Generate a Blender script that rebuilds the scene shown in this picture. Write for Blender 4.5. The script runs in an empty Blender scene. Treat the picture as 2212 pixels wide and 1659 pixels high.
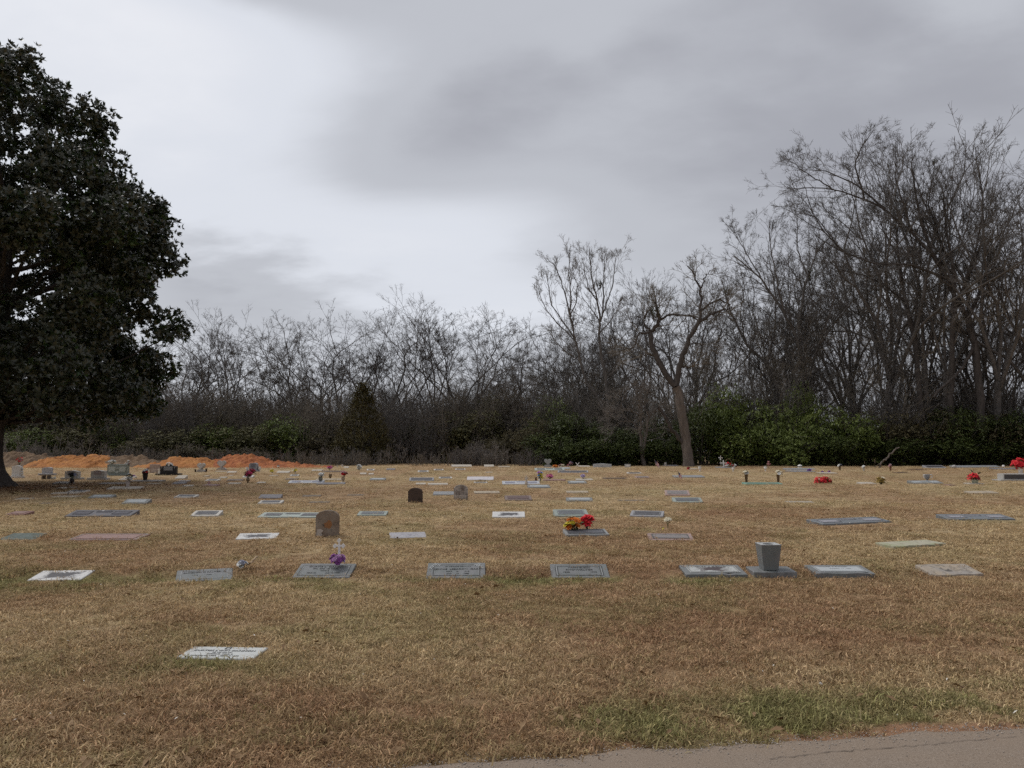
import bpy, bmesh, math, random
import numpy as np
from mathutils import Vector, Matrix

SC = bpy.context.scene
COL = SC.collection
R = math.radians

# ------------------------------------------------------------------ camera
CAM_H = 1.587
PITCH = math.atan(241.5 / 3033.0)          # camera tilted up about 4.6 degrees
cam_data = bpy.data.cameras.new('camera')
cam_data.sensor_fit = 'HORIZONTAL'
cam_data.sensor_width = 36.0
cam_data.lens = 36.0 * 3033.0 / 4032.0
cam_data.clip_end = 3000.0
cam = bpy.data.objects.new('camera', cam_data)
cam.location = (0, 0, CAM_H)
cam.rotation_euler = (R(90) + PITCH, 0, 0)
COL.objects.link(cam)
SC.camera = cam

# ------------------------------------------------------------------ render / exposure
SC.render.engine = 'CYCLES'
SC.view_settings.view_transform = 'Standard'
SC.view_settings.look = 'None'
SC.view_settings.exposure = 0.0
SC.view_settings.gamma = 1.0
SC.view_settings.use_curve_mapping = False
SC.cycles.use_denoising = False
SC.cycles.use_adaptive_sampling = True
SC.cycles.adaptive_threshold = 0.02
SC.cycles.max_bounces = 4
SC.cycles.diffuse_bounces = 2
SC.cycles.glossy_bounces = 2
SC.cycles.transparent_max_bounces = 4
SC.cycles.caustics_reflective = False
SC.cycles.caustics_refractive = False

# ------------------------------------------------------------------ sky: overcast, brighter toward the hidden sun at the left
SUN_AZ, SUN_EL = R(-62), R(57)
world = bpy.data.worlds.new('World')
SC.world = world
world.use_nodes = True
wt = world.node_tree
wt.nodes.clear()


def wnode(t, **kw):
    n = wt.nodes.new(t)
    for k, v in kw.items():
        setattr(n, k, v)
    return n


def wmath(op, a, b=None, c=None):
    n = wnode('ShaderNodeMath', operation=op)
    for i, v in enumerate((a, b, c)):
        if v is None:
            continue
        if isinstance(v, (int, float)):
            n.inputs[i].default_value = v
        else:
            wt.links.new(v, n.inputs[i])
    return n.outputs[0]


def build_sky():
    L = wt.links.new
    out = wnode('ShaderNodeOutputWorld')
    bg = wnode('ShaderNodeBackground')
    L(bg.outputs[0], out.inputs[0])
    sky = wnode('ShaderNodeTexSky', sky_type='NISHITA', sun_disc=False, sun_elevation=SUN_EL, sun_rotation=SUN_AZ, dust_density=3.0)
    tc = wnode('ShaderNodeTexCoord')
    sep = wnode('ShaderNodeSeparateXYZ')
    L(tc.outputs['Generated'], sep.inputs[0])
    X, Y, Z = sep.outputs
    az = wmath('ARCTAN2', X, Y)
    el = wmath('ARCSINE', Z)
    # cloud sheet seen in perspective
    zz = wmath('ADD', wmath('ABSOLUTE', Z), 0.22)
    cv = wnode('ShaderNodeCombineXYZ')
    L(wmath('DIVIDE', X, zz), cv.inputs[0])
    L(wmath('DIVIDE', Y, zz), cv.inputs[1])
    mp = wnode('ShaderNodeMapping')
    mp.inputs['Rotation'].default_value = (0, 0, R(35))
    mp.inputs['Scale'].default_value = (0.85, 1.2, 1)
    L(cv.outputs[0], mp.inputs[0])
    n1 = wnode('ShaderNodeTexNoise')
    n1.inputs['Scale'].default_value = 1.15
    n1.inputs['Detail'].default_value = 5.0
    n1.inputs['Roughness'].default_value = 0.52
    n1.inputs['Distortion'].default_value = 0.5
    L(mp.outputs[0], n1.inputs['Vector'])
    n2 = wnode('ShaderNodeTexNoise')
    n2.inputs['Scale'].default_value = 4.2
    n2.inputs['Detail'].default_value = 7.0
    n2.inputs['Roughness'].default_value = 0.5
    L(mp.outputs[0], n2.inputs['Vector'])
    # brighter toward the veiled sun
    s = wmath('MULTIPLY_ADD', wmath('COSINE', wmath('ADD', az, R(62))), 0.28, 0.44)
    s = wmath('ADD', s, wmath('MULTIPLY', wmath('SUBTRACT', n1.outputs['Fac'], 0.5), 0.32))
    s = wmath('ADD', s, wmath('MULTIPLY', wmath('SUBTRACT', n2.outputs['Fac'], 0.5), 0.23))
    # the individual cloud banks and breaks the photo shows: azimuth, elevation, half widths, strength
    wob = wmath('MULTIPLY', wmath('SUBTRACT', n2.outputs['Fac'], 0.5), 0.10)
    waz, wel = wmath('ADD', az, wob), wmath('ADD', el, wmath('MULTIPLY', wob, 0.7))
    for (vx, vy, sx, sy, rot, amp) in CLOUDS:
        a0 = math.atan((vx - 1106) / 1664.0)
        e0 = math.atan((829.5 - vy) / 1664.0) + PITCH
        da = wmath('SUBTRACT', waz, a0)
        de = wmath('SUBTRACT', wel, e0)
        c, sn = math.cos(R(rot)), math.sin(R(rot))
        p = wmath('ADD', wmath('MULTIPLY', da, c), wmath('MULTIPLY', de, sn))
        q = wmath('SUBTRACT', wmath('MULTIPLY', de, c), wmath('MULTIPLY', da, sn))
        p = wmath('MULTIPLY', p, 1664.0 / sx)
        q = wmath('MULTIPLY', q, 1664.0 / sy)
        d2 = wmath('ADD', wmath('MULTIPLY', p, p), wmath('MULTIPLY', q, q))
        g = wmath('EXPONENT', wmath('MULTIPLY', d2, -1.0))
        s = wmath('ADD', s, wmath('MULTIPLY', g, amp))
    ramp = wnode('ShaderNodeValToRGB')
    e = ramp.color_ramp.elements
    e[0].position = 0.0
    e[0].color = (0.305, 0.313, 0.355, 1)
    e[1].position = 1.0
    e[1].color = (0.88, 0.89, 0.93, 1)
    for pos, c in ((0.28, (0.388, 0.396, 0.437)), (0.5, (0.53, 0.547, 0.592)), (0.75, (0.74, 0.768, 0.83))):
        k = e.new(pos)
        k.color = (*c, 1)
    ramp.color_ramp.interpolation = 'EASE'
    L(s, ramp.inputs[0])
    sc = wnode('ShaderNodeVectorMath', operation='SCALE')
    sc.inputs['Scale'].default_value = 0.10
    L(sky.outputs[0], sc.inputs[0])
    mix = wnode('ShaderNodeMix', data_type='RGBA')
    mix.inputs['Factor'].default_value = 0.95
    L(sc.outputs[0], mix.inputs['A'])
    L(ramp.outputs[0], mix.inputs['B'])
    L(mix.outputs['Result'], bg.inputs['Color'])
    bg.inputs['Strength'].default_value = 1.0


CLOUDS = [
    (0, 0, 420, 300, 0, 0.20), (480, 10, 330, 60, 0, -0.28), (880, 330, 330, 115, 22, -0.15), (1150, 180, 360, 120, 30, -0.08), (1750, 330, 620, 420, 0, -0.12),
    (430, 640, 250, 95, -8, -0.30), (980, 520, 420, 95, 6, 0.22), (1120, 670, 320, 70, 0, 0.22), (480, 260, 260, 220, 0, 0.12),
    (1280, 60, 260, 70, 30, 0.10), (2180, 110, 110, 90, 0, 0.16), (1550, 430, 420, 110, 10, -0.06), (650, 480, 260, 90, 0, 0.10),
]
build_sky()

sun_data = bpy.data.lights.new('sun', 'SUN')
sun_data.energy = 1.4
sun_data.angle = R(30)
sun_data.color = (1.0, 0.96, 0.90)
sun = bpy.data.objects.new('sun', sun_data)
sd = Vector((math.sin(SUN_AZ) * math.cos(SUN_EL), math.cos(SUN_AZ) * math.cos(SUN_EL), math.sin(SUN_EL)))
sun.rotation_euler = sd.to_track_quat('Z', 'Y').to_euler()
COL.objects.link(sun)

MARKERS = [
    ('marble_text', -2.216, 5.867, 0.0, 0.592, 0.31, -0.055, 0.012, 0.011, 'clean white marble marker set flush in the lawn nearest the road'),
    ('marble_stain', -5.382, 9.2, 0.001, 0.607, 0.36, 0.07, 0.012, 0.066, 'white marble marker with black weathering at the left end of the front row'),
    ('granite_text', -3.6, 9.159, 0.0, 0.628, 0.4, 0.35, 0.012, 0.085, 'grey granite marker skewed in the front row, small cloth bouquet at its corner'),
    ('granite_text', -2.277, 9.309, 0.012, 0.685, 0.42, -0.006, 0.012, 0.111, 'grey granite marker with engraved panel, below the purple flowers and white cross'),
    ('granite_text', -0.668, 9.275, 0.008, 0.704, 0.42, 0.037, 0.012, 0.129, 'grey granite marker engraved with dogwood blossoms in two corners, centre of the front row'),
    ('granite_text', 0.82, 9.296, 0.01, 0.696, 0.38, 0.01, 0.012, 0.116, 'grey-blue front-row marker with double engraved frame, right of the blossom marker'),
    ('granite_text', 2.439, 9.308, 0.012, 0.734, 0.4, 0.015, 0.05, 0.098, 'raised grey granite marker with dark stained panel, left of the square stone vase'),
    ('granite_text', 3.973, 9.311, 0.012, 0.703, 0.4, -0.007, 0.059, 0.095, 'raised grey granite marker with pale panel, right of the square stone vase'),
    ('stone_rough', 5.341, 9.358, 0.019, 0.661, 0.36, 0.105, 0.012, 0.07, 'tan and black weathered flush marker at the right end of the front row'),
    ('stone_pale', 6.117, 11.673, 0.07, 1.021, 0.38, 0.35, 0.012, 0.019, 'pale lichen-covered slab askew behind the right end of the front row'),
    ('stone_green', -7.896, 12.413, 0.086, 0.553, 0.42, 0.042, 0.012, 0.065, 'blue-green mossy slab half sunk in the grass at the left edge'),
    ('pink_flush', -6.51, 12.365, 0.08, 1.114, 0.5, 0.0, 0.012, 0.056, 'long pink flush marker with two panels beside the mossy slab'),
    ('marble_stain', -4.098, 12.472, 0.093, 0.628, 0.38, 0.151, 0.012, 0.055, 'white marble marker with grey streaks left of the nearest upright arched stone'),
    ('granite_dark_wash', -1.661, 12.536, 0.1, 0.586, 0.38, 0.199, 0.012, 0.056, 'lavender-grey washed marker right of the nearest upright arched stone'),
    ('granite_panel_dark', 1.228, 12.645, 0.109, 0.712, 0.36, 0.085, 0.041, 0.09, 'grey granite marker with dark panel carrying red and yellow flowers'),
    ('pink_frame', 2.538, 12.389, 0.083, 0.709, 0.36, -0.066, 0.012, 0.073, 'pink bordered marker right of the red and yellow flowers'),
    ('granite_long', 6.519, 14.663, 0.11, 1.638, 0.45, 0.345, 0.026, 0.056, 'long grey double marker tilted to the left, at the right in the third row'),
    ('granite_long', 9.294, 15.38, 0.11, 1.347, 0.45, 0.047, 0.012, 0.066, 'long blue-grey double marker with three pale panels near the right edge'),
    ('pink_flush', -10.501, 16.434, 0.11, 0.404, 0.35, 0.0, 0.012, 0.047, 'small red granite flush marker at the left edge in the third row'),
    ('slate_long', -8.573, 16.094, 0.11, 1.328, 0.45, 0.035, 0.019, 0.091, 'long slate-grey double marker with a small white shell on it'),
    ('plaque_white', -6.384, 16.125, 0.11, 0.572, 0.38, 0.082, 0.012, 0.082, 'white-edged marker with dark plaque right of the long slate marker'),
    ('plaque_long_green', -4.548, 15.85, 0.11, 1.287, 0.4, -0.035, 0.012, 0.063, 'long pale green marker with dark panels behind the nearest arched stone'),
    ('plaque_green', -2.937, 16.254, 0.11, 0.611, 0.38, 0.039, 0.012, 0.058, 'pale green-edged marker with grey plaque right of the nearest arched stone, third row'),
    ('marble_stain', -0.07, 15.85, 0.11, 0.669, 0.36, 0.0, 0.012, 0.083, 'bright white black-stained marble marker behind and left of the red and yellow flowers'),
    ('plaque_green', 1.246, 16.101, 0.11, 0.711, 0.4, 0.065, 0.012, 0.106, 'greenish granite marker with dark plaque just behind the red and yellow flowers'),
    ('plaque_grey', 2.769, 16.056, 0.11, 0.682, 0.36, -0.275, 0.012, 0.085, 'lavender-edged marker with dark plaque beside the lone cream lily'),
    ('granite_panel', -9.496, 19.513, 0.11, 0.609, 0.36, 0.078, 0.023, 0.094, 'grey sloping marker with light panel in the fourth row at the left'),
    ('granite_panel', -11.503, 21.65, 0.11, 0.631, 0.36, 0.071, 0.012, 0.069, 'smooth grey-green marker left of the grey sloping marker'),
    ('plaque_white', -9.231, 21.858, 0.11, 0.581, 0.36, 0.0, 0.012, 0.056, 'white framed marker with black plaque in the fourth row at the left'),
    ('slate', -6.72, 21.52, 0.11, 0.599, 0.36, 0.12, 0.012, 0.085, 'dull slate marker directly behind a white framed black plaque'),
    ('plaque_white', -6.121, 19.597, 0.11, 0.587, 0.38, 0.083, 0.012, 0.051, 'white framed marker with black plaque in front of the dull slate marker'),
    ('sunken', -5.798, 22.388, 0.11, 0.528, 0.36, 0.12, 0.012, 0.032, 'brownish flush marker almost lost in the grass, right of the dull slate marker'),
    ('sunken', -4.622, 22.88, 0.11, 0.482, 0.36, 0.12, 0.012, 0.015, 'dark sliver of a sunken marker left of the dark arched stone'),
    ('sunken', -4.981, 20.023, 0.11, 0.499, 0.36, 0.12, 0.012, 0.013, 'narrow sunken marker edge in front of the brownish flush marker'),
    ('slate_pale', -2.008, 23.005, 0.11, 0.676, 0.38, 0.025, 0.012, 0.077, 'smooth blue-grey marker just left of the white-topped arched stone'),
    ('tan_thin', -0.757, 23.774, 0.11, 0.787, 0.36, 0.12, 0.012, 0.046, 'thin tan marker right of the white-topped arched stone'),
    ('plaque_brown', 0.18, 20.801, 0.11, 0.719, 0.36, 0.075, 0.019, 0.098, 'brown-edged marker with purple-brown plaque, centre of the fourth row'),
    ('granite_panel', 1.789, 20.463, 0.11, 0.697, 0.36, 0.0, 0.012, 0.067, 'grey marker with a dark arched engraving, right of the brown-edged marker'),
    ('pink_frame', 4.867, 22.775, 0.11, 0.701, 0.38, -0.1, 0.012, 0.126, 'dusty pink marker tilted toward the viewer, right of centre'),
    ('plaque_green', 4.544, 19.989, 0.11, 0.75, 0.38, -0.051, 0.012, 0.097, 'grey-green marker with dark plaque just in front of the dusty pink one'),
    ('tan_thin', 2.028, 23.954, 0.11, 0.68, 0.36, 0.0, 0.012, 0.041, 'thin tan sunken marker left of the dusty pink marker'),
    ('sunken', 3.202, 20.632, 0.11, 0.695, 0.36, 0.0, 0.012, 0.009, 'dark sunken slit of a marker left of the grey-green plaque'),
    ('sunken_pale', 7.473, 20.07, 0.11, 0.674, 0.36, -0.1, 0.012, 0.022, 'pale sunken marker edge alone in the open lawn at the right'),
    ('tan_thin', 14.472, 23.728, 0.11, 0.911, 0.36, 0.12, 0.012, 0.049, 'thin white-edged marker in front of the potted poinsettia'),
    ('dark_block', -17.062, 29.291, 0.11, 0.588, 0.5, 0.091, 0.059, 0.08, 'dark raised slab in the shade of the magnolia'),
    ('pale_thin', -15.398, 26.633, 0.11, 0.542, 0.4, 0.042, 0.012, 0.015, 'thin pale slab in front of the dark raised slab'),
    ('plaque_white', -13.696, 24.335, 0.11, 0.543, 0.42, 0.052, 0.012, 0.044, 'white framed flush marker with dry twigs at its corner near the magnolia'),
    ('pale_thin', -13.665, 23.576, 0.11, 0.667, 0.42, 0.066, 0.012, 0.018, 'plain whitish slab just in front of the white framed flush marker near the magnolia'),
    ('tan_thin', -12.713, 21.999, 0.11, 0.714, 0.4, 0.032, 0.012, 0.01, 'tan slab in front of the plain whitish slab near the magnolia'),
    ('sunken_pale', -13.405, 21.192, 0.11, 0.356, 0.4, 0.12, 0.012, 0.03, 'pale sunken marker edge nearest the left edge beyond the third row'),
    ('sunken', -11.837, 19.628, 0.11, 0.305, 0.36, 0.12, 0.012, 0.006, 'dim sunken marker behind the small red granite marker'),
    ('pale_thin', -16.531, 32.823, 0.11, 0.309, 0.45, 0.12, 0.012, 0.05, 'white slab left of the purple ribbon in front of the green double headstone'),
    ('pale_thin', -17.293, 34.893, 0.11, 0.498, 0.45, 0.12, 0.012, 0.052, 'white slab right behind another, at the foot of the green double headstone'),
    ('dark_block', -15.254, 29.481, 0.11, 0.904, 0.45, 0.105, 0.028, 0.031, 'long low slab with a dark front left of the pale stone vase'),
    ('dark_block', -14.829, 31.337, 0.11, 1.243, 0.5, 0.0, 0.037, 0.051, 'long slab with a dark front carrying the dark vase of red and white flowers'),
    ('pale_thin', -13.074, 26.05, 0.11, 1.042, 0.5, 0.102, 0.012, 0.06, 'long pinkish white slab carrying the pale stone vase'),
    ('pale_thin', -14.634, 34.104, 0.11, 0.414, 0.5, 0.089, 0.012, 0.131, 'pale raised slab in front of the black headstone'),
    ('slate', -13.329, 31.357, 0.11, 0.464, 0.4, 0.12, 0.007, 0.031, 'thin grey slab in front of the pale raised slab'),
    ('slate', -12.695, 29.463, 0.11, 0.46, 0.4, 0.12, 0.024, 0.059, 'grey slab with a dark edge two rows before the black headstone'),
    ('pale_thin', -11.651, 27.791, 0.11, 0.338, 0.36, 0.12, 0.012, 0.031, 'thin whitish slab left of the pink figurine'),
    ('tan_thin', -13.66, 29.467, 0.11, 0.451, 0.36, 0.12, 0.012, 0.015, 'thin tan slab below the dark vase of red and white flowers'),
    ('pale_thin', -15.028, 41.431, 0.11, 0.462, 0.45, 0.12, 0.012, 0.07, 'cream slab right of the farther heart headstone'),
    ('tan_thin', -16.12, 42.858, 0.11, 0.651, 0.4, 0.12, 0.012, 0.039, 'tan sunken slab at the foot of the farther heart headstone'),
    ('pale_thin', -13.036, 34.824, 0.11, 0.305, 0.4, 0.12, 0.012, 0.039, 'skewed cream slab in front of the heart headstones'),
    ('tan_thin', -14.416, 36.429, 0.11, 0.222, 0.4, 0.12, 0.012, 0.038, 'skewed tan slab in front of the nearer heart headstone'),
    ('sunken_pale', -13.663, 37.553, 0.11, 0.213, 0.4, 0.12, 0.012, 0.028, 'small pale sunken slab left of the crimson bouquet'),
    ('plaque_white', -12.432, 32.021, 0.11, 0.515, 0.45, 0.032, 0.012, 0.061, 'white framed marker with grey plaque behind the pink figurine'),
    ('bronze_flush', -11.454, 31.919, 0.11, 0.636, 0.45, 0.051, 0.012, 0.062, 'brown bronze marker left of the small bronze urn with crimson flowers'),
    ('pale_thin', -10.623, 29.536, 0.11, 0.458, 0.4, 0.12, 0.012, 0.027, 'cream slab in front of the brown bronze marker'),
    ('pale_thin', -9.767, 30.112, 0.11, 0.304, 0.36, 0.12, 0.012, 0.035, 'narrow skewed cream slab right of the crimson bouquet'),
    ('plaque_white', -12.053, 35.289, 0.11, 0.465, 0.45, 0.12, 0.012, 0.091, 'white framed marker just behind the crimson bouquet'),
    ('pink_flush', -10.925, 27.946, 0.11, 0.533, 0.4, 0.0, 0.012, 0.048, 'pink slab under the pink figurine'),
    ('pale_thin', -12.229, 41.315, 0.11, 0.662, 0.5, 0.12, 0.012, 0.09, 'long white slab between the two yellow flower crosses'),
    ('tan_thin', -11.433, 37.061, 0.11, 0.39, 0.4, 0.12, 0.012, 0.023, 'tan slab at the foot of the left yellow flowers'),
    ('plaque_white', -10.463, 37.184, 0.11, 0.407, 0.4, 0.12, 0.012, 0.054, 'white framed marker at the foot of the right yellow flowers'),
    ('bronze_flush', -9.415, 32.994, 0.11, 0.524, 0.45, 0.12, 0.012, 0.045, 'bronze brown marker below the right yellow flowers'),
    ('white_double', -8.036, 30.158, 0.11, 1.341, 0.5, 0.086, 0.012, 0.08, 'long white double marker beside the grey urn of white flowers'),
    ('tan_thin', -7.754, 32.689, 0.11, 1.123, 0.45, 0.0, 0.012, 0.046, 'tan slab under the empty bronze urn'),
    ('slate', -6.843, 29.243, 0.11, 1.044, 0.4, 0.12, 0.012, 0.047, 'purple-grey slab in front of the urn with red and pink flowers'),
    ('bronze_flush', -9.867, 42.629, 0.11, 1.191, 0.5, 0.12, 0.012, 0.057, 'long reddish brown marker before the distant red bouquet'),
    ('pale_thin', -11.211, 44.42, 0.11, 0.579, 0.5, 0.107, 0.012, 0.067, 'white slab left of the distant red bouquet'),
    ('pale_thin', -10.858, 50.622, 0.11, 0.326, 0.5, 0.12, 0.012, 0.071, 'lilac-white slab beside two tiny angel figures'),
    ('plaque_white', -8.286, 45.312, 0.11, 0.446, 0.5, 0.12, 0.012, 0.071, 'pale framed marker right of the round white bouquet'),
    ('pale_thin', -7.568, 39.327, 0.11, 0.325, 0.45, 0.12, 0.012, 0.062, 'left one of two small white slabs below the round white bouquet'),
    ('pale_thin', -7.097, 38.957, 0.11, 0.248, 0.45, 0.12, 0.012, 0.054, 'right one of two small white slabs below the round white bouquet'),
    ('granite_panel', -5.677, 32.649, 0.11, 0.658, 0.42, 0.051, 0.035, 0.076, 'bluish grey sloping marker with a dark edge, left of the dark-panelled marker'),
    ('plaque_grey', -3.753, 32.106, 0.11, 1.015, 0.42, 0.064, 0.03, 0.115, 'grey framed marker with dark panel behind the dark arched stone'),
    ('plaque_white', -2.945, 34.397, 0.11, 0.579, 0.4, 0.12, 0.012, 0.056, 'cream framed marker with brown centre behind the white-topped arched stone'),
    ('white_emblem', -1.348, 32.767, 0.11, 1.133, 0.45, 0.0, 0.012, 0.125, 'white marker with a dark winged emblem right of the white-topped arched stone'),
    ('pale_thin', -3.416, 29.061, 0.11, 0.373, 0.4, 0.12, 0.012, 0.042, 'left pale slab of a broken row behind the dark arched stone'),
    ('pale_thin', -2.749, 28.861, 0.11, 0.745, 0.4, 0.12, 0.012, 0.045, 'right pale slab of a broken row behind the dark arched stone'),
    ('plaque_white', -1.209, 30.223, 0.11, 0.525, 0.36, 0.12, 0.012, 0.03, 'small cream frame marker below the winged emblem marker'),
    ('white_double', 0.355, 29.265, 0.11, 1.423, 0.45, 0.058, 0.012, 0.1, 'long light blue marker carrying an angel statuette and colourful roses'),
    ('granite_panel', 0.956, 26.813, 0.11, 0.771, 0.38, 0.12, 0.012, 0.082, 'pale grey marker in front of the colourful roses'),
    ('pale_thin', -3.428, 53.01, 0.11, 1.385, 0.6, 0.12, 0.037, 0.135, 'broad pinkish slab on the far edge of the lawn, centre'),
    ('pale_thin', -1.548, 53.348, 0.11, 0.67, 0.6, 0.12, 0.025, 0.127, 'short cream slab on the far edge of the lawn, left of the far heart headstone'),
    ('tan_thin', -0.496, 51.92, 0.11, 0.766, 0.5, 0.12, 0.012, 0.066, 'low tan slab at the far edge between cream slab and far heart headstone'),
    ('plaque_white', -4.312, 45.627, 0.11, 0.574, 0.5, 0.12, 0.012, 0.061, 'white framed marker below the broad pinkish slab'),
    ('plaque_white', -3.095, 46.567, 0.11, 0.623, 0.5, 0.109, 0.012, 0.055, 'second white framed marker below the broad pinkish slab'),
    ('plaque_white', -4.87, 42.433, 0.11, 0.587, 0.5, 0.097, 0.012, 0.078, 'cream framed marker alone in the lawn left of the broad pinkish slab'),
    ('slate', -7.25, 46.307, 0.11, 0.522, 0.5, 0.12, 0.012, 0.073, 'grey slab right of the pale framed marker and round white bouquet'),
    ('tan_thin', -1.195, 41.443, 0.11, 0.389, 0.5, 0.12, 0.012, 0.036, 'tiny tan slab below the short cream slab'),
    ('plaque_long_green', 2.254, 45.694, 0.11, 1.764, 0.55, 0.075, 0.012, 0.114, 'long bluish marker in front of the far heart headstone'),
    ('granite_panel', 3.277, 47.62, 0.11, 0.663, 0.5, 0.0, 0.012, 0.11, 'grey slab below the orange and cream flowers'),
    ('plaque_grey', 3.276, 41.749, 0.11, 1.649, 0.5, -0.1, 0.012, 0.093, 'long marker with a dark panel right of the long bluish marker'),
    ('pink_flush', 1.747, 32.25, 0.11, 0.913, 0.4, -0.1, 0.012, 0.042, 'tan-pink slab under the pink bouquet'),
    ('pale_thin', 3.088, 32.644, 0.11, 0.712, 0.36, 0.12, 0.008, 0.05, 'bright cream slab under the lilac flowers'),
    ('granite_panel', 2.554, 29.818, 0.11, 0.704, 0.4, 0.12, 0.012, 0.085, 'pale grey marker just in front of the bright cream slab'),
    ('pale_thin', 4.993, 53.005, 0.11, 0.776, 0.5, 0.114, 0.012, 0.071, 'cream slab beside the crossed white sticks'),
    ('plaque_white', 6.405, 40.121, 0.11, 0.745, 0.45, 0.12, 0.012, 0.061, 'white framed black marker alone right of centre in the far lawn'),
    ('pink_frame', 5.919, 35.035, 0.11, 0.623, 0.4, 0.0, 0.012, 0.053, 'faint pink framed marker below the white framed black one, left of the front flag'),
    ('bronze_flush', 4.541, 33.744, 0.11, 1.064, 0.45, 0.068, 0.012, 0.041, 'reddish brown sunken marker right of the bright cream slab'),
    ('slate', 11.287, 54.615, 0.11, 1.025, 0.5, 0.12, 0.012, 0.077, 'grey slab with a small urn at the foot of the forked tree'),
    ('pale_thin', 11.255, 47.693, 0.11, 0.493, 0.5, 0.12, 0.012, 0.027, 'white slab next to the small red flowers near the forked tree'),
    ('slate_pale', 8.171, 35.526, 0.11, 1.383, 0.5, 0.087, 0.012, 0.078, 'long grey marker right of the front flag'),
    ('slate_pale', 13.851, 50.423, 0.11, 0.949, 0.5, 0.105, 0.012, 0.058, 'pale slab under the white cross and flower basket'),
    ('slate_pale', 16.124, 43.007, 0.11, 1.548, 0.5, 0.094, 0.012, 0.059, 'front one of two long grey-blue slabs by the purple flowers'),
    ('slate_pale', 17.408, 46.53, 0.11, 1.924, 0.5, 0.12, 0.012, 0.083, 'rear one of two long grey-blue slabs by the purple flowers'),
    ('pale_thin', 16.594, 40.552, 0.11, 0.947, 0.45, 0.12, 0.012, 0.038, 'whitish slab below the two small purple bunches'),
    ('verdigris', 9.508, 29.241, 0.11, 1.411, 0.5, 0.0, 0.012, 0.046, 'verdigris green bronze slab between the two tall brown vases'),
    ('pale_thin', 13.586, 29.473, 0.11, 0.592, 0.4, 0.12, 0.012, 0.05, 'cream slab left of the gold flowers'),
    ('granite_panel', 15.99, 29.754, 0.11, 1.214, 0.45, 0.07, 0.012, 0.098, 'pale grey slab under the silver urn'),
    ('pale_thin', 17.677, 29.472, 0.11, 0.611, 0.4, 0.045, 0.012, 0.025, 'thin white slab under the potted poinsettia'),
    ('plaque_grey', 27.671, 50.446, 0.11, 1.378, 0.5, 0.12, 0.012, 0.154, 'grey framed marker leaning at the edge of the hedge'),
    ('slate_pale', 31.061, 51.622, 0.11, 3.411, 0.5, 0.12, 0.012, 0.117, 'long mossy slab at the edge of the hedge near the right'),
    ('bronze_flush', 24.189, 45.965, 0.11, 1.008, 0.45, 0.12, 0.012, 0.058, 'brown sunken marker with a white end before the hedge'),
    ('bronze_flush', 20.765, 41.101, 0.11, 0.625, 0.45, 0.12, 0.012, 0.03, 'dark sunken sliver left of the silver urn'),
    ('pink_flush', 16.1, 28.366, 0.11, 0.292, 0.3, 0.12, 0.012, 0.02, 'tiny pink sliver of a marker between the silver urn and the poinsettia'),
    ('slate', 30.492, 47.55, 0.11, 1.877, 0.5, 0.12, 0.012, 0.065, 'low dark slab behind the right-hand block headstone'),
]
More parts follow.
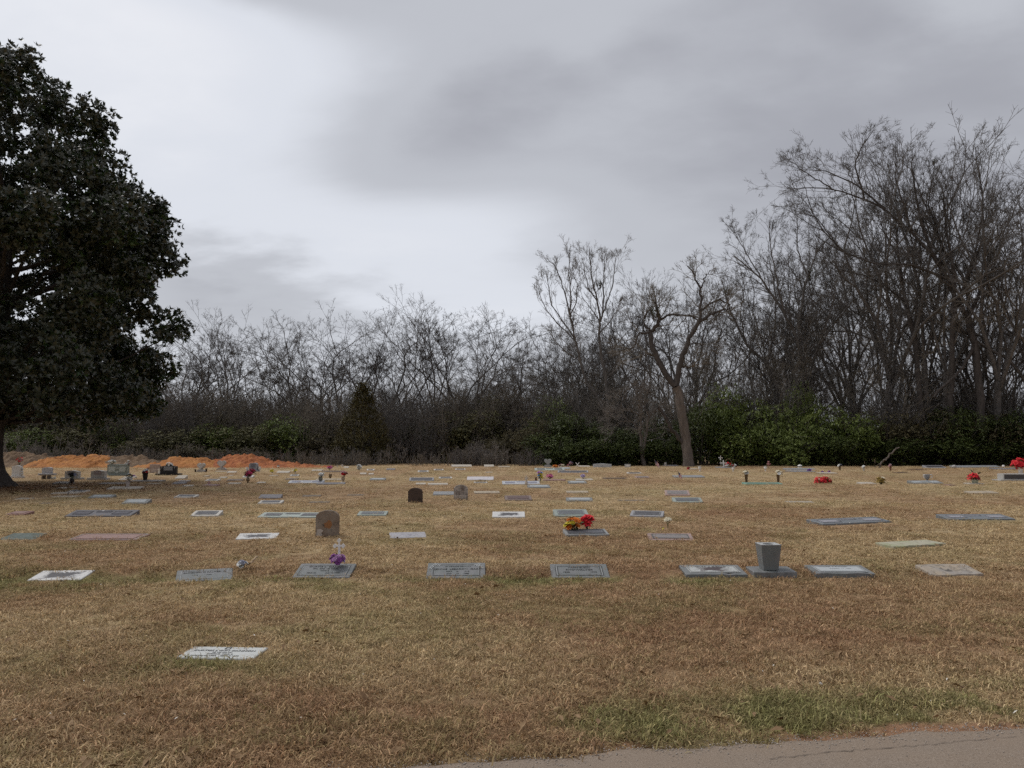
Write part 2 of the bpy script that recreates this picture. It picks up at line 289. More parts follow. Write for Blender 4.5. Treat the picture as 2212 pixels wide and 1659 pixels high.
PROPS = {
    'corner_bouquet': (-3.283, 9.257, 0.096, 0.195, 0.156),
    'purple': (-2.135, 9.313, 0.128, 0.208, 0.173),
    'small_cross': (-2.144, 9.350, 0.133, 0.126, 0.276),
    'red_yellow': (1.020, 12.852, 0.185, 0.314, 0.266),
    'red_lily': (1.268, 13.008, 0.185, 0.236, 0.261),
    'lone_lily': (2.782, 13.838, 0.110, 0.139, 0.209),
    'yellow_low': (2.660, 13.638, 0.110, 0.064, 0.057),
    'arch_a': (-2.999, 12.642, 0.109, 0.373, 0.425),
    'arch_b': (-2.510, 20.072, 0.110, 0.369, 0.381),
    'arch_c': (-1.391, 21.079, 0.110, 0.387, 0.406),
    'vase_base': (3.137, 9.308, 0.012, 0.512, 0.070),
    'vase_body': (3.109, 9.274, 0.093, 0.225, 0.300),
    'shell': (-8.648, 16.362, 0.180, 0.176, 0.065),
    'dark_vase_tree': (-16.712, 29.359, 0.110, 0.184, 0.287),
    'dark_flowers_tree': (-16.734, 29.359, 0.110, 0.420, 0.442),
    'dry_twigs': (-13.071, 22.853, 0.110, 0.177, 0.161),
    'bench': (-20.326, 33.691, 0.110, 0.402, 0.200),
    'bench_stone': (-23.062, 38.381, 0.110, 0.469, 0.396),
    'bench_flowers': (-19.998, 33.691, 0.110, 0.275, 0.131),
    'white_stone': (-22.607, 35.302, 0.110, 0.389, 0.570),
    'white_urn': (-22.466, 35.302, 0.110, 0.253, 0.274),
    'white_urn_flowers': (-22.461, 35.302, 0.110, 0.242, 0.420),
    'red_top_flowers': (-22.539, 35.302, 0.110, 0.316, 0.983),
    'grey_stone_left': (-19.004, 33.422, 0.110, 0.576, 0.394),
    'grey_stone_right': (-17.716, 33.122, 0.110, 0.581, 0.417),
    'double_stone': (-19.193, 37.632, 0.110, 1.014, 0.561),
    'double_fl_left': (-19.503, 37.632, 0.110, 0.494, 0.750),
    'double_fl_right': (-18.630, 37.632, 0.110, 0.285, 0.695),
    'double_vase': (-19.840, 37.802, 0.110, 0.117, 0.234),
    'dark_vase': (-15.045, 31.674, 0.150, 0.249, 0.311),
    'dark_vase_flowers': (-15.053, 31.674, 0.150, 0.315, 0.507),
    'red_behind': (-20.056, 42.621, 0.110, 0.216, 0.307),
    'pale_vase': (-13.087, 26.349, 0.150, 0.152, 0.237),
    'pale_vase_flowers': (-12.980, 26.349, 0.150, 0.259, 0.563),
    'purple_ribbon': (-17.239, 35.302, 0.110, 0.162, 0.175),
    'pink_stone': (-19.203, 41.561, 0.110, 0.501, 0.458),
    'black_stone': (-17.038, 38.381, 0.110, 0.801, 0.486),
    'black_top_flowers': (-17.009, 38.381, 0.110, 0.446, 0.627),
    'black_vase': (-18.501, 40.553, 0.110, 0.128, 0.239),
    'heart_near': (-17.193, 42.766, 0.110, 0.502, 0.499),
    'heart_vase_l': (-17.443, 42.621, 0.110, 0.107, 0.156),
    'heart_vase_r': (-16.844, 42.621, 0.110, 0.119, 0.201),
    'heart_far': (-17.245, 45.899, 0.110, 0.566, 0.577),
    'blue_stone': (-14.622, 43.736, 0.110, 0.501, 0.490),
    'blue_vase_l': (-14.991, 43.736, 0.110, 0.149, 0.245),
    'blue_vase_r': (-14.285, 43.736, 0.110, 0.177, 0.271),
    'crimson_urn': (-10.440, 30.574, 0.110, 0.159, 0.174),
    'crimson_flowers': (-10.430, 30.574, 0.110, 0.332, 0.517),
    'dark_red_flowers': (-13.031, 38.676, 0.110, 0.507, 0.353),
    'pink_figurine': (-11.298, 28.760, 0.130, 0.206, 0.139),
    'yellow_left': (-11.753, 37.974, 0.110, 0.238, 0.430),
    'yellow_right': (-10.767, 38.522, 0.110, 0.292, 0.425),
    'white_ball': (-14.582, 48.306, 0.110, 0.173, 0.251),
    'urn_white': (-7.537, 30.441, 0.110, 0.176, 0.251),
    'urn_white_fl': (-7.471, 30.441, 0.110, 0.236, 0.448),
    'urn_empty': (-7.843, 33.387, 0.130, 0.155, 0.216),
    'urn_red': (-6.732, 30.814, 0.110, 0.156, 0.230),
    'urn_red_fl': (-6.687, 30.814, 0.110, 0.349, 0.490),
    'red_far': (-10.673, 45.187, 0.110, 0.329, 0.314),
    'angel_l': (-11.771, 52.148, 0.110, 0.131, 0.145),
    'angel_r': (-11.676, 53.257, 0.110, 0.213, 0.189),
    'white_round': (-9.066, 45.849, 0.110, 0.394, 0.373),
    'angel_stat': (0.537, 29.145, 0.140, 0.146, 0.319),
    'rose_mix': (1.137, 31.167, 0.140, 0.325, 0.426),
    'bear': (0.955, 30.952, 0.150, 0.120, 0.164),
    'white_toy': (1.064, 30.952, 0.150, 0.070, 0.113),
    'pink_fl': (1.608, 32.919, 0.140, 0.328, 0.264),
    'lilac_fl': (3.025, 32.919, 0.140, 0.249, 0.258),
    'heart_center': (2.447, 52.652, 0.110, 0.549, 0.559),
    'orange_fl': (2.895, 51.568, 0.110, 0.421, 0.201),
    'cream_fl': (3.388, 52.432, 0.110, 0.553, 0.232),
    'red_small': (3.914, 54.132, 0.110, 0.232, 0.169),
    'pink_ball': (4.163, 54.485, 0.110, 0.305, 0.367),
    'crossed': (4.455, 52.652, 0.110, 0.305, 0.329),
    'long_stone': (6.078, 51.996, 0.110, 1.228, 0.264),
    'long_stone_fl': (6.044, 51.996, 0.110, 0.403, 0.270),
    'plaque_stone': (7.826, 52.300, 0.110, 0.382, 0.207),
    'flag_back': (8.526, 45.565, 0.110, 0.284, 0.661),
    'flag_front': (7.048, 32.572, 0.110, 0.163, 0.398),
    'urn_grey': (10.782, 54.315, 0.130, 0.175, 0.254),
    'red_tree': (10.852, 47.536, 0.110, 0.238, 0.168),
    'urn_w1': (10.714, 44.121, 0.110, 0.177, 0.287),
    'urn_w2': (12.395, 43.358, 0.110, 0.162, 0.262),
    'urn_w3': (14.528, 44.316, 0.110, 0.172, 0.281),
    'white_cross': (13.888, 50.661, 0.130, 0.566, 0.493),
    'pinwheel': (13.793, 51.357, 0.110, 0.191, 0.823),
    'basket': (14.226, 50.661, 0.130, 0.529, 0.613),
    'more_fl': (14.511, 50.579, 0.110, 0.547, 0.291),
    'pink_plush': (16.294, 49.092, 0.110, 0.234, 0.478),
    'lantern': (18.284, 49.092, 0.110, 0.285, 0.282),
    'purple_a': (16.626, 43.264, 0.110, 0.300, 0.201),
    'purple_b': (16.903, 42.084, 0.110, 0.220, 0.093),
    'purple_c': (17.252, 42.084, 0.110, 0.169, 0.124),
    'tall_vase_l': (9.228, 30.463, 0.110, 0.145, 0.329),
    'tall_fl_l': (9.245, 30.463, 0.110, 0.261, 0.543),
    'tall_vase_r': (10.450, 30.371, 0.110, 0.140, 0.322),
    'tall_fl_r': (10.466, 30.371, 0.110, 0.317, 0.514),
    'red_wreath': (12.066, 29.749, 0.110, 0.858, 0.326),
    'hv1': (19.571, 46.170, 0.110, 0.165, 0.250),
    'hf1': (19.585, 46.170, 0.110, 0.303, 0.370),
    'hv2': (20.106, 44.215, 0.110, 0.121, 0.235),
    'hf2': (20.098, 44.215, 0.110, 0.211, 0.355),
    'hv3': (22.108, 45.171, 0.110, 0.151, 0.277),
    'hf3': (22.108, 45.171, 0.110, 0.259, 0.416),
    'gold_fl': (14.044, 29.332, 0.110, 0.420, 0.331),
    'silver_urn': (16.369, 30.442, 0.140, 0.243, 0.305),
    'poinsettia': (17.708, 29.556, 0.130, 0.564, 0.424),
    'edge_rock': (28.996, 50.650, 0.110, 0.326, 0.203),
    'edge_ball': (31.374, 49.450, 0.110, 0.189, 0.210),
    'big_red': (26.066, 39.730, 0.110, 0.962, 0.886),
    'big_red_vase': (26.174, 39.730, 0.110, 0.298, 0.347),
    'block_stone': (20.972, 32.271, 0.110, 1.270, 0.304),
    'fallen_branch': (23.297, 48.306, 0.110, 1.555, 1.404),
    'forked': (12.318, 53.871, 0.110, 1.522, 14.662),
    'small_tree': (9.511, 56.314, 0.110, 0.914, 4.584),
    'magnolia': (-17.621, 26.426, 0.110, 1.525, 15.662),
}
# ------------------------------------------------------------------ helpers


def tag(o, label=None, cat=None, group=None, kind=None):
    if label:
        o['label'] = label
    if cat:
        o['category'] = cat
    if group:
        o['group'] = group
    if kind:
        o['kind'] = kind
    return o


def thing(name, label, cat, loc=(0, 0, 0), rz=0.0, group=None):
    o = bpy.data.objects.new(name, None)
    o.empty_display_size = 0.1
    o.location = loc
    o.rotation_euler = (0, 0, rz)
    COL.objects.link(o)
    return tag(o, label, cat, group)


def obj(name, me, parent=None, loc=(0, 0, 0), rot=(0, 0, 0), scale=None, mat=None):
    o = bpy.data.objects.new(name, me)
    COL.objects.link(o)
    o.parent = parent
    o.location = loc
    o.rotation_euler = rot
    if scale is not None:
        o.scale = scale if hasattr(scale, '__len__') else (scale,) * 3
    if mat is not None and not me.materials:
        me.materials.append(mat)
    return o


def mesh_np(name, V, faces, mat=None, smooth=False):
    """V (N,3), faces a list of integer arrays (M,3) or (M,4)"""
    V = np.asarray(V, dtype=np.float32)
    faces = [np.asarray(f, dtype=np.int32) for f in faces if len(f)]
    me = bpy.data.meshes.new(name)
    me.vertices.add(len(V))
    me.vertices.foreach_set('co', V.ravel())
    loops = np.concatenate([f.ravel() for f in faces])
    sizes = np.concatenate([np.full(len(f), f.shape[1], dtype=np.int32) for f in faces])
    starts = np.concatenate([[0], np.cumsum(sizes)[:-1]]).astype(np.int32)
    me.loops.add(len(loops))
    me.loops.foreach_set('vertex_index', loops)
    me.polygons.add(len(sizes))
    me.polygons.foreach_set('loop_start', starts)
    me.polygons.foreach_set('loop_total', sizes)
    if smooth:
        me.polygons.foreach_set('use_smooth', np.ones(len(sizes), dtype=bool))
    me.update(calc_edges=True)
    me.validate()
    if mat:
        me.materials.append(mat)
    return me


def bm_mesh(name, bm, mat=None, smooth=False):
    me = bpy.data.meshes.new(name)
    bmesh.ops.recalc_face_normals(bm, faces=bm.faces)
    bm.to_mesh(me)
    bm.free()
    if smooth:
        for p in me.polygons:
            p.use_smooth = True
    if mat:
        me.materials.append(mat)
    return me


def bm_box(bm, cx, cy, cz, sx, sy, sz, rot=None):
    m = Matrix.Translation((cx, cy, cz))
    if rot is not None:
        m = m @ rot
    m = m @ Matrix.Diagonal((sx, sy, sz, 1))
    return bmesh.ops.create_cube(bm, size=1.0, matrix=m)['verts']


def box_mesh(name, sx, sy, sz, mat=None, bev=0.0, z0=0.0):
    bm = bmesh.new()
    bm_box(bm, 0, 0, z0 + sz / 2, sx, sy, sz)
    if bev:
        bmesh.ops.bevel(bm, geom=bm.edges[:], offset=bev, segments=2, affect='EDGES', profile=0.6)
    return bm_mesh(name, bm, mat)


def prism(name, prof, depth, mat=None, bev=0.0):
    """profile in x,z extruded along y, centred"""
    bm = bmesh.new()
    vs = [bm.verts.new((x, -depth / 2, z)) for x, z in prof]
    f = bm.faces.new(vs)
    ex = bmesh.ops.extrude_face_region(bm, geom=[f])
    bmesh.ops.translate(bm, verts=[v for v in ex['geom'] if isinstance(v, bmesh.types.BMVert)], vec=(0, depth, 0))
    if bev:
        bmesh.ops.recalc_face_normals(bm, faces=bm.faces)
        ed = [e for e in bm.edges if abs(e.verts[0].co.y - e.verts[1].co.y) < 1e-6]
        bmesh.ops.bevel(bm, geom=ed, offset=bev, segments=2, affect='EDGES', profile=0.6)
    return bm_mesh(name, bm, mat)


def lathe(name, prof, n=20, mat=None, cap=True):
    """profile [(r,z)...] from bottom to top"""
    V, F4 = [], []
    for r, z in prof:
        for k in range(n):
            a = 2 * math.pi * k / n
            V.append((r * math.cos(a), r * math.sin(a), z))
    for i in range(len(prof) - 1):
        for k in range(n):
            a, b = i * n + k, i * n + (k + 1) % n
            F4.append((a, b, b + n, a + n))
    fs = [tuple(q) for q in F4]
    if cap:
        fs.append(tuple(range(n - 1, -1, -1)))
        top = (len(prof) - 1) * n
        fs.append(tuple(range(top, top + n)))
    me = bpy.data.meshes.new(name)
    me.from_pydata(V, [], fs)
    for p in me.polygons:
        p.use_smooth = len(p.vertices) == 4
    if mat:
        me.materials.append(mat)
    return me


def tube_arrays(P, Rr, S):
    """P (N,K,3) polylines, Rr (N,K) radii -> verts, quads"""
    N, K, _ = P.shape
    T = np.empty_like(P)
    T[:, 1:-1] = P[:, 2:] - P[:, :-2] if K > 2 else 0
    T[:, 0] = P[:, 1] - P[:, 0]
    T[:, -1] = P[:, -1] - P[:, -2]
    T /= np.linalg.norm(T, axis=2, keepdims=True) + 1e-9
    ref = np.zeros((N, 1, 3))
    m = np.abs(T.mean(1)[:, 2]) > 0.8
    ref[:, 0, 2] = 1.0
    ref[m, 0] = (1.0, 0.0, 0.0)
    A = np.cross(T, ref)
    A /= np.linalg.norm(A, axis=2, keepdims=True) + 1e-9
    B = np.cross(T, A)
    ang = np.arange(S) * 2 * np.pi / S
    V = P[:, :, None, :] + Rr[:, :, None, None] * (np.cos(ang)[None, None, :, None] * A[:, :, None, :] + np.sin(ang)[None, None, :, None] * B[:, :, None, :])
    idx = np.arange(N * K * S).reshape(N, K, S)
    a = idx[:, :-1, :]
    b = np.roll(a, -1, axis=2)
    c = idx[:, 1:, :]
    d = np.roll(c, -1, axis=2)
    return V.reshape(-1, 3), np.stack([a, b, d, c], -1).reshape(-1, 4)


def tubes_mesh(name, parts, mat, smooth=True):
    Vs, Fs, off = [], [], 0
    for P, Rr, S in parts:
        if len(P) == 0:
            continue
        v, f = tube_arrays(np.asarray(P, float), np.asarray(Rr, float), S)
        Vs.append(v)
        Fs.append(f + off)
        off += len(v)
    return mesh_np(name, np.concatenate(Vs), [np.concatenate(Fs)], mat, smooth)


def tube_path(name, pts, radii, S, mat):
    return tubes_mesh(name, [(np.array([pts], float), np.array([radii], float), S)], mat)


def vnoise(x, y, seed=0):
    x = np.asarray(x, float)
    y = np.asarray(y, float)
    xi, yi = np.floor(x).astype(np.int64), np.floor(y).astype(np.int64)
    fx, fy = x - xi, y - yi
    fx, fy = fx * fx * (3 - 2 * fx), fy * fy * (3 - 2 * fy)

    def h(a, b):
        n = (a * 374761393 + b * 668265263 + seed * 974634777) & 0xFFFFFFFF
        n = ((n ^ (n >> 13)) * 1274126177) & 0xFFFFFFFF
        return ((n ^ (n >> 16)) & 0xFFFF) / 65535.0
    return (h(xi, yi) * (1 - fx) + h(xi + 1, yi) * fx) * (1 - fy) + (h(xi, yi + 1) * (1 - fx) + h(xi + 1, yi + 1) * fx) * fy


def fbm(x, y, seed=0, o=4):
    s, a, t = 0, 0.5, 0
    for k in range(o):
        s = s + a * vnoise(x * 2 ** k, y * 2 ** k, seed + k)
        t += a
        a *= 0.5
    return s / t


def sstep(a, b, t):
    t = np.clip((np.asarray(t, float) - a) / (b - a), 0, 1)
    return t * t * (3 - 2 * t)


def ground_z(x, y):
    return 0.07 * sstep(9.15, 9.75, y) + 0.04 * sstep(12.2, 12.7, y)


def wpt(vx, vy, Y):
    """world point on the vertical plane at depth Y for a direction noted from the photo (2212 px wide view)"""
    a, b = (vx - 1106.0) / 1664.0, (829.5 - vy) / 1664.0
    c, s = math.cos(PITCH), math.sin(PITCH)
    d = (a, c - s * b, s + c * b)
    t = Y / d[1]
    return np.array((d[0] * t, Y, CAM_H + d[2] * t))


# ------------------------------------------------------------------ materials
def new_mat(name):
    m = bpy.data.materials.new(name)
    m.use_nodes = True
    nt = m.node_tree
    b = nt.nodes['Principled BSDF']
    return m, nt, b


def nd(nt, t, **kw):
    n = nt.nodes.new(t)
    for k, v in kw.items():
        setattr(n, k, v)
    return n


def noise(nt, vec, scale, detail=4, rough=0.55, dist=0.0):
    n = nd(nt, 'ShaderNodeTexNoise')
    n.inputs['Scale'].default_value = scale
    n.inputs['Detail'].default_value = detail
    n.inputs['Roughness'].default_value = rough
    n.inputs['Distortion'].default_value = dist
    if vec is not None:
        nt.links.new(vec, n.inputs['Vector'])
    return n.outputs['Fac']


def ramp(nt, fac, stops, interp='LINEAR'):
    n = nd(nt, 'ShaderNodeValToRGB')
    n.color_ramp.interpolation = interp
    e = n.color_ramp.elements
    while len(e) < len(stops):
        e.new(0.5)
    for k, (p, c) in zip(e, stops):
        k.position = p
        k.color = (*c, 1) if len(c) == 3 else c
    nt.links.new(fac, n.inputs[0])
    return n.outputs[0]


def mixc(nt, fac, a, b, mode='MIX'):
    n = nd(nt, 'ShaderNodeMix', data_type='RGBA', blend_type=mode)
    for sock, v in ((n.inputs['Factor'], fac), (n.inputs['A'], a), (n.inputs['B'], b)):
        if isinstance(v, (int, float)):
            sock.default_value = v
        elif isinstance(v, tuple):
            sock.default_value = (*v, 1) if len(v) == 3 else v
        else:
            nt.links.new(v, sock)
    return n.outputs['Result']


def mth(nt, op, a, b=0.0):
    n = nd(nt, 'ShaderNodeMath', operation=op)
    for i, v in enumerate((a, b)):
        if isinstance(v, (int, float)):
            n.inputs[i].default_value = v
        else:
            nt.links.new(v, n.inputs[i])
    return n.outputs[0]


def bump(nt, b, h, strength=0.3, dist=0.01):
    n = nd(nt, 'ShaderNodeBump')
    n.inputs['Strength'].default_value = strength
    n.inputs['Distance'].default_value = dist
    nt.links.new(h, n.inputs['Height'])
    nt.links.new(n.outputs[0], b.inputs['Normal'])


def wpos(nt):
    return nd(nt, 'ShaderNodeNewGeometry').outputs['Position']


MATS = {}


def plain(name, c, rough=0.7, var=0.25, scale=14.0, spec=0.3, metal=0.0):
    if name in MATS:
        return MATS[name]
    m, nt, b = new_mat(name)
    f = noise(nt, wpos(nt), scale, 4, 0.6)
    lo = tuple(x * (1 - var) for x in c)
    hi = tuple(min(1, x * (1 + var)) for x in c)
    nt.links.new(ramp(nt, f, [(0.3, lo), (0.7, hi)]), b.inputs['Base Color'])
    b.inputs['Roughness'].default_value = rough
    b.inputs['Specular IOR Level'].default_value = spec
    b.inputs['Metallic'].default_value = metal
    MATS[name] = m
    return m


def stone(name, c, dirt=(0.06, 0.055, 0.05), amt=0.35, speck=0.25, rough=0.75, tint=None, centre=0.0):
    """granite / marble: speckle, cloudy tint, dirt streaks; centre>0 gathers the dirt in the middle of the face"""
    if name in MATS:
        return MATS[name]
    m, nt, b = new_mat(name)
    p = wpos(nt)
    sp = noise(nt, p, 260, 2, 0.7)
    col = ramp(nt, sp, [(0.30, tuple(x * (1 - speck * 1.4) for x in c)), (0.5, c), (0.72, tuple(min(1, x * (1 + speck)) for x in c))])
    if tint:
        col = mixc(nt, ramp(nt, noise(nt, p, 5.0, 4, 0.6), [(0.4, (0, 0, 0)), (0.65, (1, 1, 1))]), col, tint)
    d = noise(nt, p, 13.0, 6, 0.68, 0.6)
    if centre:
        tc = nd(nt, 'ShaderNodeTexCoord')
        sep = nd(nt, 'ShaderNodeSeparateXYZ')
        nt.links.new(tc.outputs['Generated'], sep.inputs[0])
        ex = mth(nt, 'ABSOLUTE', mth(nt, 'SUBTRACT', sep.outputs[0], 0.5))
        ey = mth(nt, 'ABSOLUTE', mth(nt, 'SUBTRACT', sep.outputs[1], 0.5))
        e = mth(nt, 'MAXIMUM', ex, ey)
        d = mth(nt, 'ADD', d, mth(nt, 'MULTIPLY', mth(nt, 'SUBTRACT', 0.36, e), centre))
    k = ramp(nt, d, [(0.52, (0, 0, 0)), (0.70, (1, 1, 1))])
    col = mixc(nt, mth(nt, 'MULTIPLY', k, amt), col, dirt)
    nt.links.new(col, b.inputs['Base Color'])
    b.inputs['Roughness'].default_value = rough
    b.inputs['Specular IOR Level'].default_value = 0.3
    bump(nt, b, sp, 0.15, 0.004)
    MATS[name] = m
    return m


def bark(name, c, c2, scale=9.0):
    if name in MATS:
        return MATS[name]
    m, nt, b = new_mat(name)
    p = wpos(nt)
    mp = nd(nt, 'ShaderNodeMapping')
    mp.inputs['Scale'].default_value = (1, 1, 0.18)
    nt.links.new(p, mp.inputs[0])
    f = noise(nt, mp.outputs[0], scale, 6, 0.7, 0.4)
    g = noise(nt, p, 1.1, 3, 0.5)
    col = ramp(nt, f, [(0.32, c2), (0.62, c)])
    col = mixc(nt, mth(nt, 'MULTIPLY', g, 0.5), col, tuple(x * 0.55 for x in c))
    nt.links.new(col, b.inputs['Base Color'])
    b.inputs['Roughness'].default_value = 0.9
    b.inputs['Specular IOR Level'].default_value = 0.15
    bump(nt, b, f, 0.7, 0.03)
    MATS[name] = m
    return m


def leafmat(name, dark, light, rough=0.5, spec=0.4, scale=0.9, trans=0.0, back=None):
    if name in MATS:
        return MATS[name]
    m, nt, b = new_mat(name)
    p = wpos(nt)
    f = mth(nt, 'ADD', mth(nt, 'MULTIPLY', noise(nt, p, scale, 3, 0.6), 0.55), mth(nt, 'MULTIPLY', noise(nt, p, scale * 14, 2, 0.5), 0.45))
    col = ramp(nt, f, [(0.34, dark), (0.66, light)])
    if back:
        geo = nd(nt, 'ShaderNodeNewGeometry')
        col = mixc(nt, geo.outputs['Backfacing'], col, back)
    nt.links.new(col, b.inputs['Base Color'])
    b.inputs['Roughness'].default_value = rough
    b.inputs['Specular IOR Level'].default_value = spec
    if trans:
        t = nd(nt, 'ShaderNodeBsdfTranslucent')
        nt.links.new(col, t.inputs[0])
        ms = nd(nt, 'ShaderNodeMixShader')
        ms.inputs[0].default_value = trans
        nt.links.new(b.outputs[0], ms.inputs[1])
        nt.links.new(t.outputs[0], ms.inputs[2])
        nt.links.new(ms.outputs[0], nt.nodes['Material Output'].inputs[0])
    MATS[name] = m
    return m


def scatter_object(name, pts, rots, scls, protos, attrs=None):
    """one stuff object: a cloud of points carrying instances of the prototype meshes (geometry nodes)"""
    me = bpy.data.meshes.new(name)
    n = len(pts)
    me.vertices.add(n)
    me.vertices.foreach_set('co', np.asarray(pts, np.float32).ravel())
    for nm, typ, key, arr in [('rot', 'FLOAT_VECTOR', 'vector', rots), ('scl', 'FLOAT_VECTOR', 'vector', scls)] + [(k, 'FLOAT', 'value', v) for k, v in (attrs or {}).items()]:
        a = me.attributes.new(nm, typ, 'POINT')
        a.data.foreach_set(key, np.asarray(arr, np.float32).ravel())
    me.update()
    col = bpy.data.collections.new(name + '_shapes')
    for i, pm in enumerate(protos):
        po = bpy.data.objects.new('%s_shape_%02d' % (name, i), pm)
        col.objects.link(po)
    o = obj(name, me)
    ng = bpy.data.node_groups.new(name + '_nodes', 'GeometryNodeTree')
    ng.interface.new_socket('Geometry', in_out='INPUT', socket_type='NodeSocketGeometry')
    ng.interface.new_socket('Geometry', in_out='OUTPUT', socket_type='NodeSocketGeometry')
    gi = ng.nodes.new('NodeGroupInput')
    go = ng.nodes.new('NodeGroupOutput')
    ip = ng.nodes.new('GeometryNodeInstanceOnPoints')
    ci = ng.nodes.new('GeometryNodeCollectionInfo')
    ci.inputs['Collection'].default_value = col
    ci.inputs['Separate Children'].default_value = True
    ci.inputs['Reset Children'].default_value = True
    ip.inputs['Pick Instance'].default_value = True
    ra = ng.nodes.new('GeometryNodeInputNamedAttribute')
    ra.data_type = 'FLOAT_VECTOR'
    ra.inputs['Name'].default_value = 'rot'
    sa = ng.nodes.new('GeometryNodeInputNamedAttribute')
    sa.data_type = 'FLOAT_VECTOR'
    sa.inputs['Name'].default_value = 'scl'
    rv = ng.nodes.new('FunctionNodeRandomValue')
    rv.data_type = 'INT'
    rv.inputs['Min'].default_value = 0
    for s in rv.inputs:
        if s.name == 'Max' and s.type == 'INT':
            s.default_value = len(protos) - 1
        if s.name == 'Min' and s.type == 'INT':
            s.default_value = 0
    io = [s for s in rv.outputs if s.type == 'INT'][0]
    e2r = ng.nodes.new('FunctionNodeEulerToRotation')
    L = ng.links.new
    L(gi.outputs[0], ip.inputs['Points'])
    L(ci.outputs[0], ip.inputs['Instance'])
    L(io, ip.inputs['Instance Index'])
    L(ra.outputs[0], e2r.inputs[0])
    L(e2r.outputs[0], ip.inputs['Rotation'])
    L(sa.outputs[0], ip.inputs['Scale'])
    L(ip.outputs[0], go.inputs[0])
    md = o.modifiers.new('scatter', 'NODES')
    md.node_group = ng
    return o


# ------------------------------------------------------------------ engraved lettering, turned into meshes once
def text_mesh(body, size, mat):
    cu = bpy.data.curves.new('lettering', 'FONT')
    cu.body = body
    cu.size = size
    cu.align_x = 'CENTER'
    cu.align_y = 'CENTER'
    cu.extrude = 0.0012
    cu.resolution_u = 2
    o = bpy.data.objects.new('lettering', cu)
    COL.objects.link(o)
    dg = bpy.context.evaluated_depsgraph_get()
    me = bpy.data.meshes.new_from_object(o.evaluated_get(dg))
    bpy.data.objects.remove(o)
    me.materials.clear()
    me.materials.append(mat)
    return me

# ------------------------------------------------------------------ ground masks (metres)
ROAD_EDGE = [(-30.0, -0.65), (-6.0, 3.12), (-0.675, 3.957), (-0.277, 4.028), (0.241, 4.115), (0.806, 4.226), (1.236, 4.286), (1.707, 4.329), (2.123, 4.407), (2.911, 4.52), (8.0, 5.3), (30.0, 8.7)]
_ex = np.array([p[0] for p in ROAD_EDGE])
_ey = np.array([p[1] for p in ROAD_EDGE])


def road_y(x):
    return np.interp(x, _ex, _ey) + 0.05 * (vnoise(np.asarray(x) * 3.1, np.asarray(x) * 0 + 5, 3) - 0.5) + 0.03 * (vnoise(np.asarray(x) * 13.0, np.asarray(x) * 0 + 1, 4) - 0.5)


def gauss(x, y, cx, cy, sx, sy):
    return np.exp(-(((x - cx) / sx) ** 2 + ((y - cy) / sy) ** 2))


def green_mask(x, y):
    n = fbm(x * 0.9, y * 0.9, 11, 4)
    n2 = fbm(x * 2.6, y * 2.6, 21, 3)
    dr = y - road_y(x)
    g = 0.48 * sstep(-0.2, 1.2, x) * sstep(0.02, 0.14, dr) * (1 - sstep(0.35, 1.0, dr)) * sstep(0.38, 0.55, n2)
    g += 0.25 * (1 - sstep(0.2, 1.4, dr)) * sstep(0.40, 0.6, n2)
    g += 0.8 * gauss(x, y, -2.3, 5.72, 0.75, 0.35) * sstep(0.3, 0.55, n2)
    g += 0.75 * gauss(x, y, -5.6, 9.2, 1.6, 0.55) * sstep(0.3, 0.55, n2)
    g += 0.55 * gauss(x, y, -3.0, 8.7, 2.6, 0.5) * sstep(0.35, 0.6, n2)
    g += 0.5 * gauss(x, y, -0.6, 9.15, 3.2, 0.22) * sstep(0.35, 0.55, n2)
    g += 0.4 * gauss(x, y, 2.0, 9.1, 3.2, 0.30) * sstep(0.4, 0.6, n2)
    g += 0.35 * gauss(x, y, -7.0, 11.6, 1.5, 0.6) + 0.3 * gauss(x, y, 6.0, 11.2, 1.0, 0.4)
    g += 0.30 * sstep(0.52, 0.72, n)
    return np.clip(g, 0, 1)


def brown_mask(x, y):
    n = fbm(x * 0.35, y * 0.35, 31, 4)
    b = sstep(0.38, 0.66, n) * 0.65
    b += 0.95 * gauss(x, y, 3.0, 6.5, 2.6, 0.95) + 0.5 * gauss(x, y, -1.2, 4.8, 2.2, 0.7) + 0.35 * gauss(x, y, -0.3, 11.0, 1.6, 0.8)
    b += 0.4 * gauss(x, y, 7.0, 9.6, 1.4, 1.2) + 0.5 * gauss(x, y, 4.2, 17.0, 1.4, 1.0)
    b += 0.7 * gauss(x, y, -17.8, 27.0, 4.5, 3.5)
    b += 0.35 * gauss(x, y, 0.0, 9.5, 9.0, 0.35)
    return np.clip(b, 0, 1)


def clay_mask(x, y):
    dr = y - road_y(x)
    n = fbm(x * 2.2, y * 2.2, 41, 3)
    c = sstep(0.56, 0.68, n) * (1 - sstep(0.03, 0.16, dr)) * sstep(-1.2, 0.4, x)
    c += 0.9 * gauss(x, y, 1.35, 4.42, 0.35, 0.09) + 0.8 * gauss(x, y, 2.25, 4.52, 0.18, 0.07)
    c += 0.55 * gauss(x, y, 3.0, 7.65, 0.34, 0.16) * sstep(0.35, 0.6, n) + 0.75 * gauss(x, y, -2.72, 9.22, 0.12, 0.14) + 0.7 * gauss(x, y, -3.28, 9.03, 0.22, 0.07)
    c += 0.5 * gauss(x, y, -0.95, 3.95, 0.3, 0.12)
    c += 0.35 * gauss(x, y, -12.5, 25.6, 1.6, 0.35)
    return np.clip(c, 0, 1)


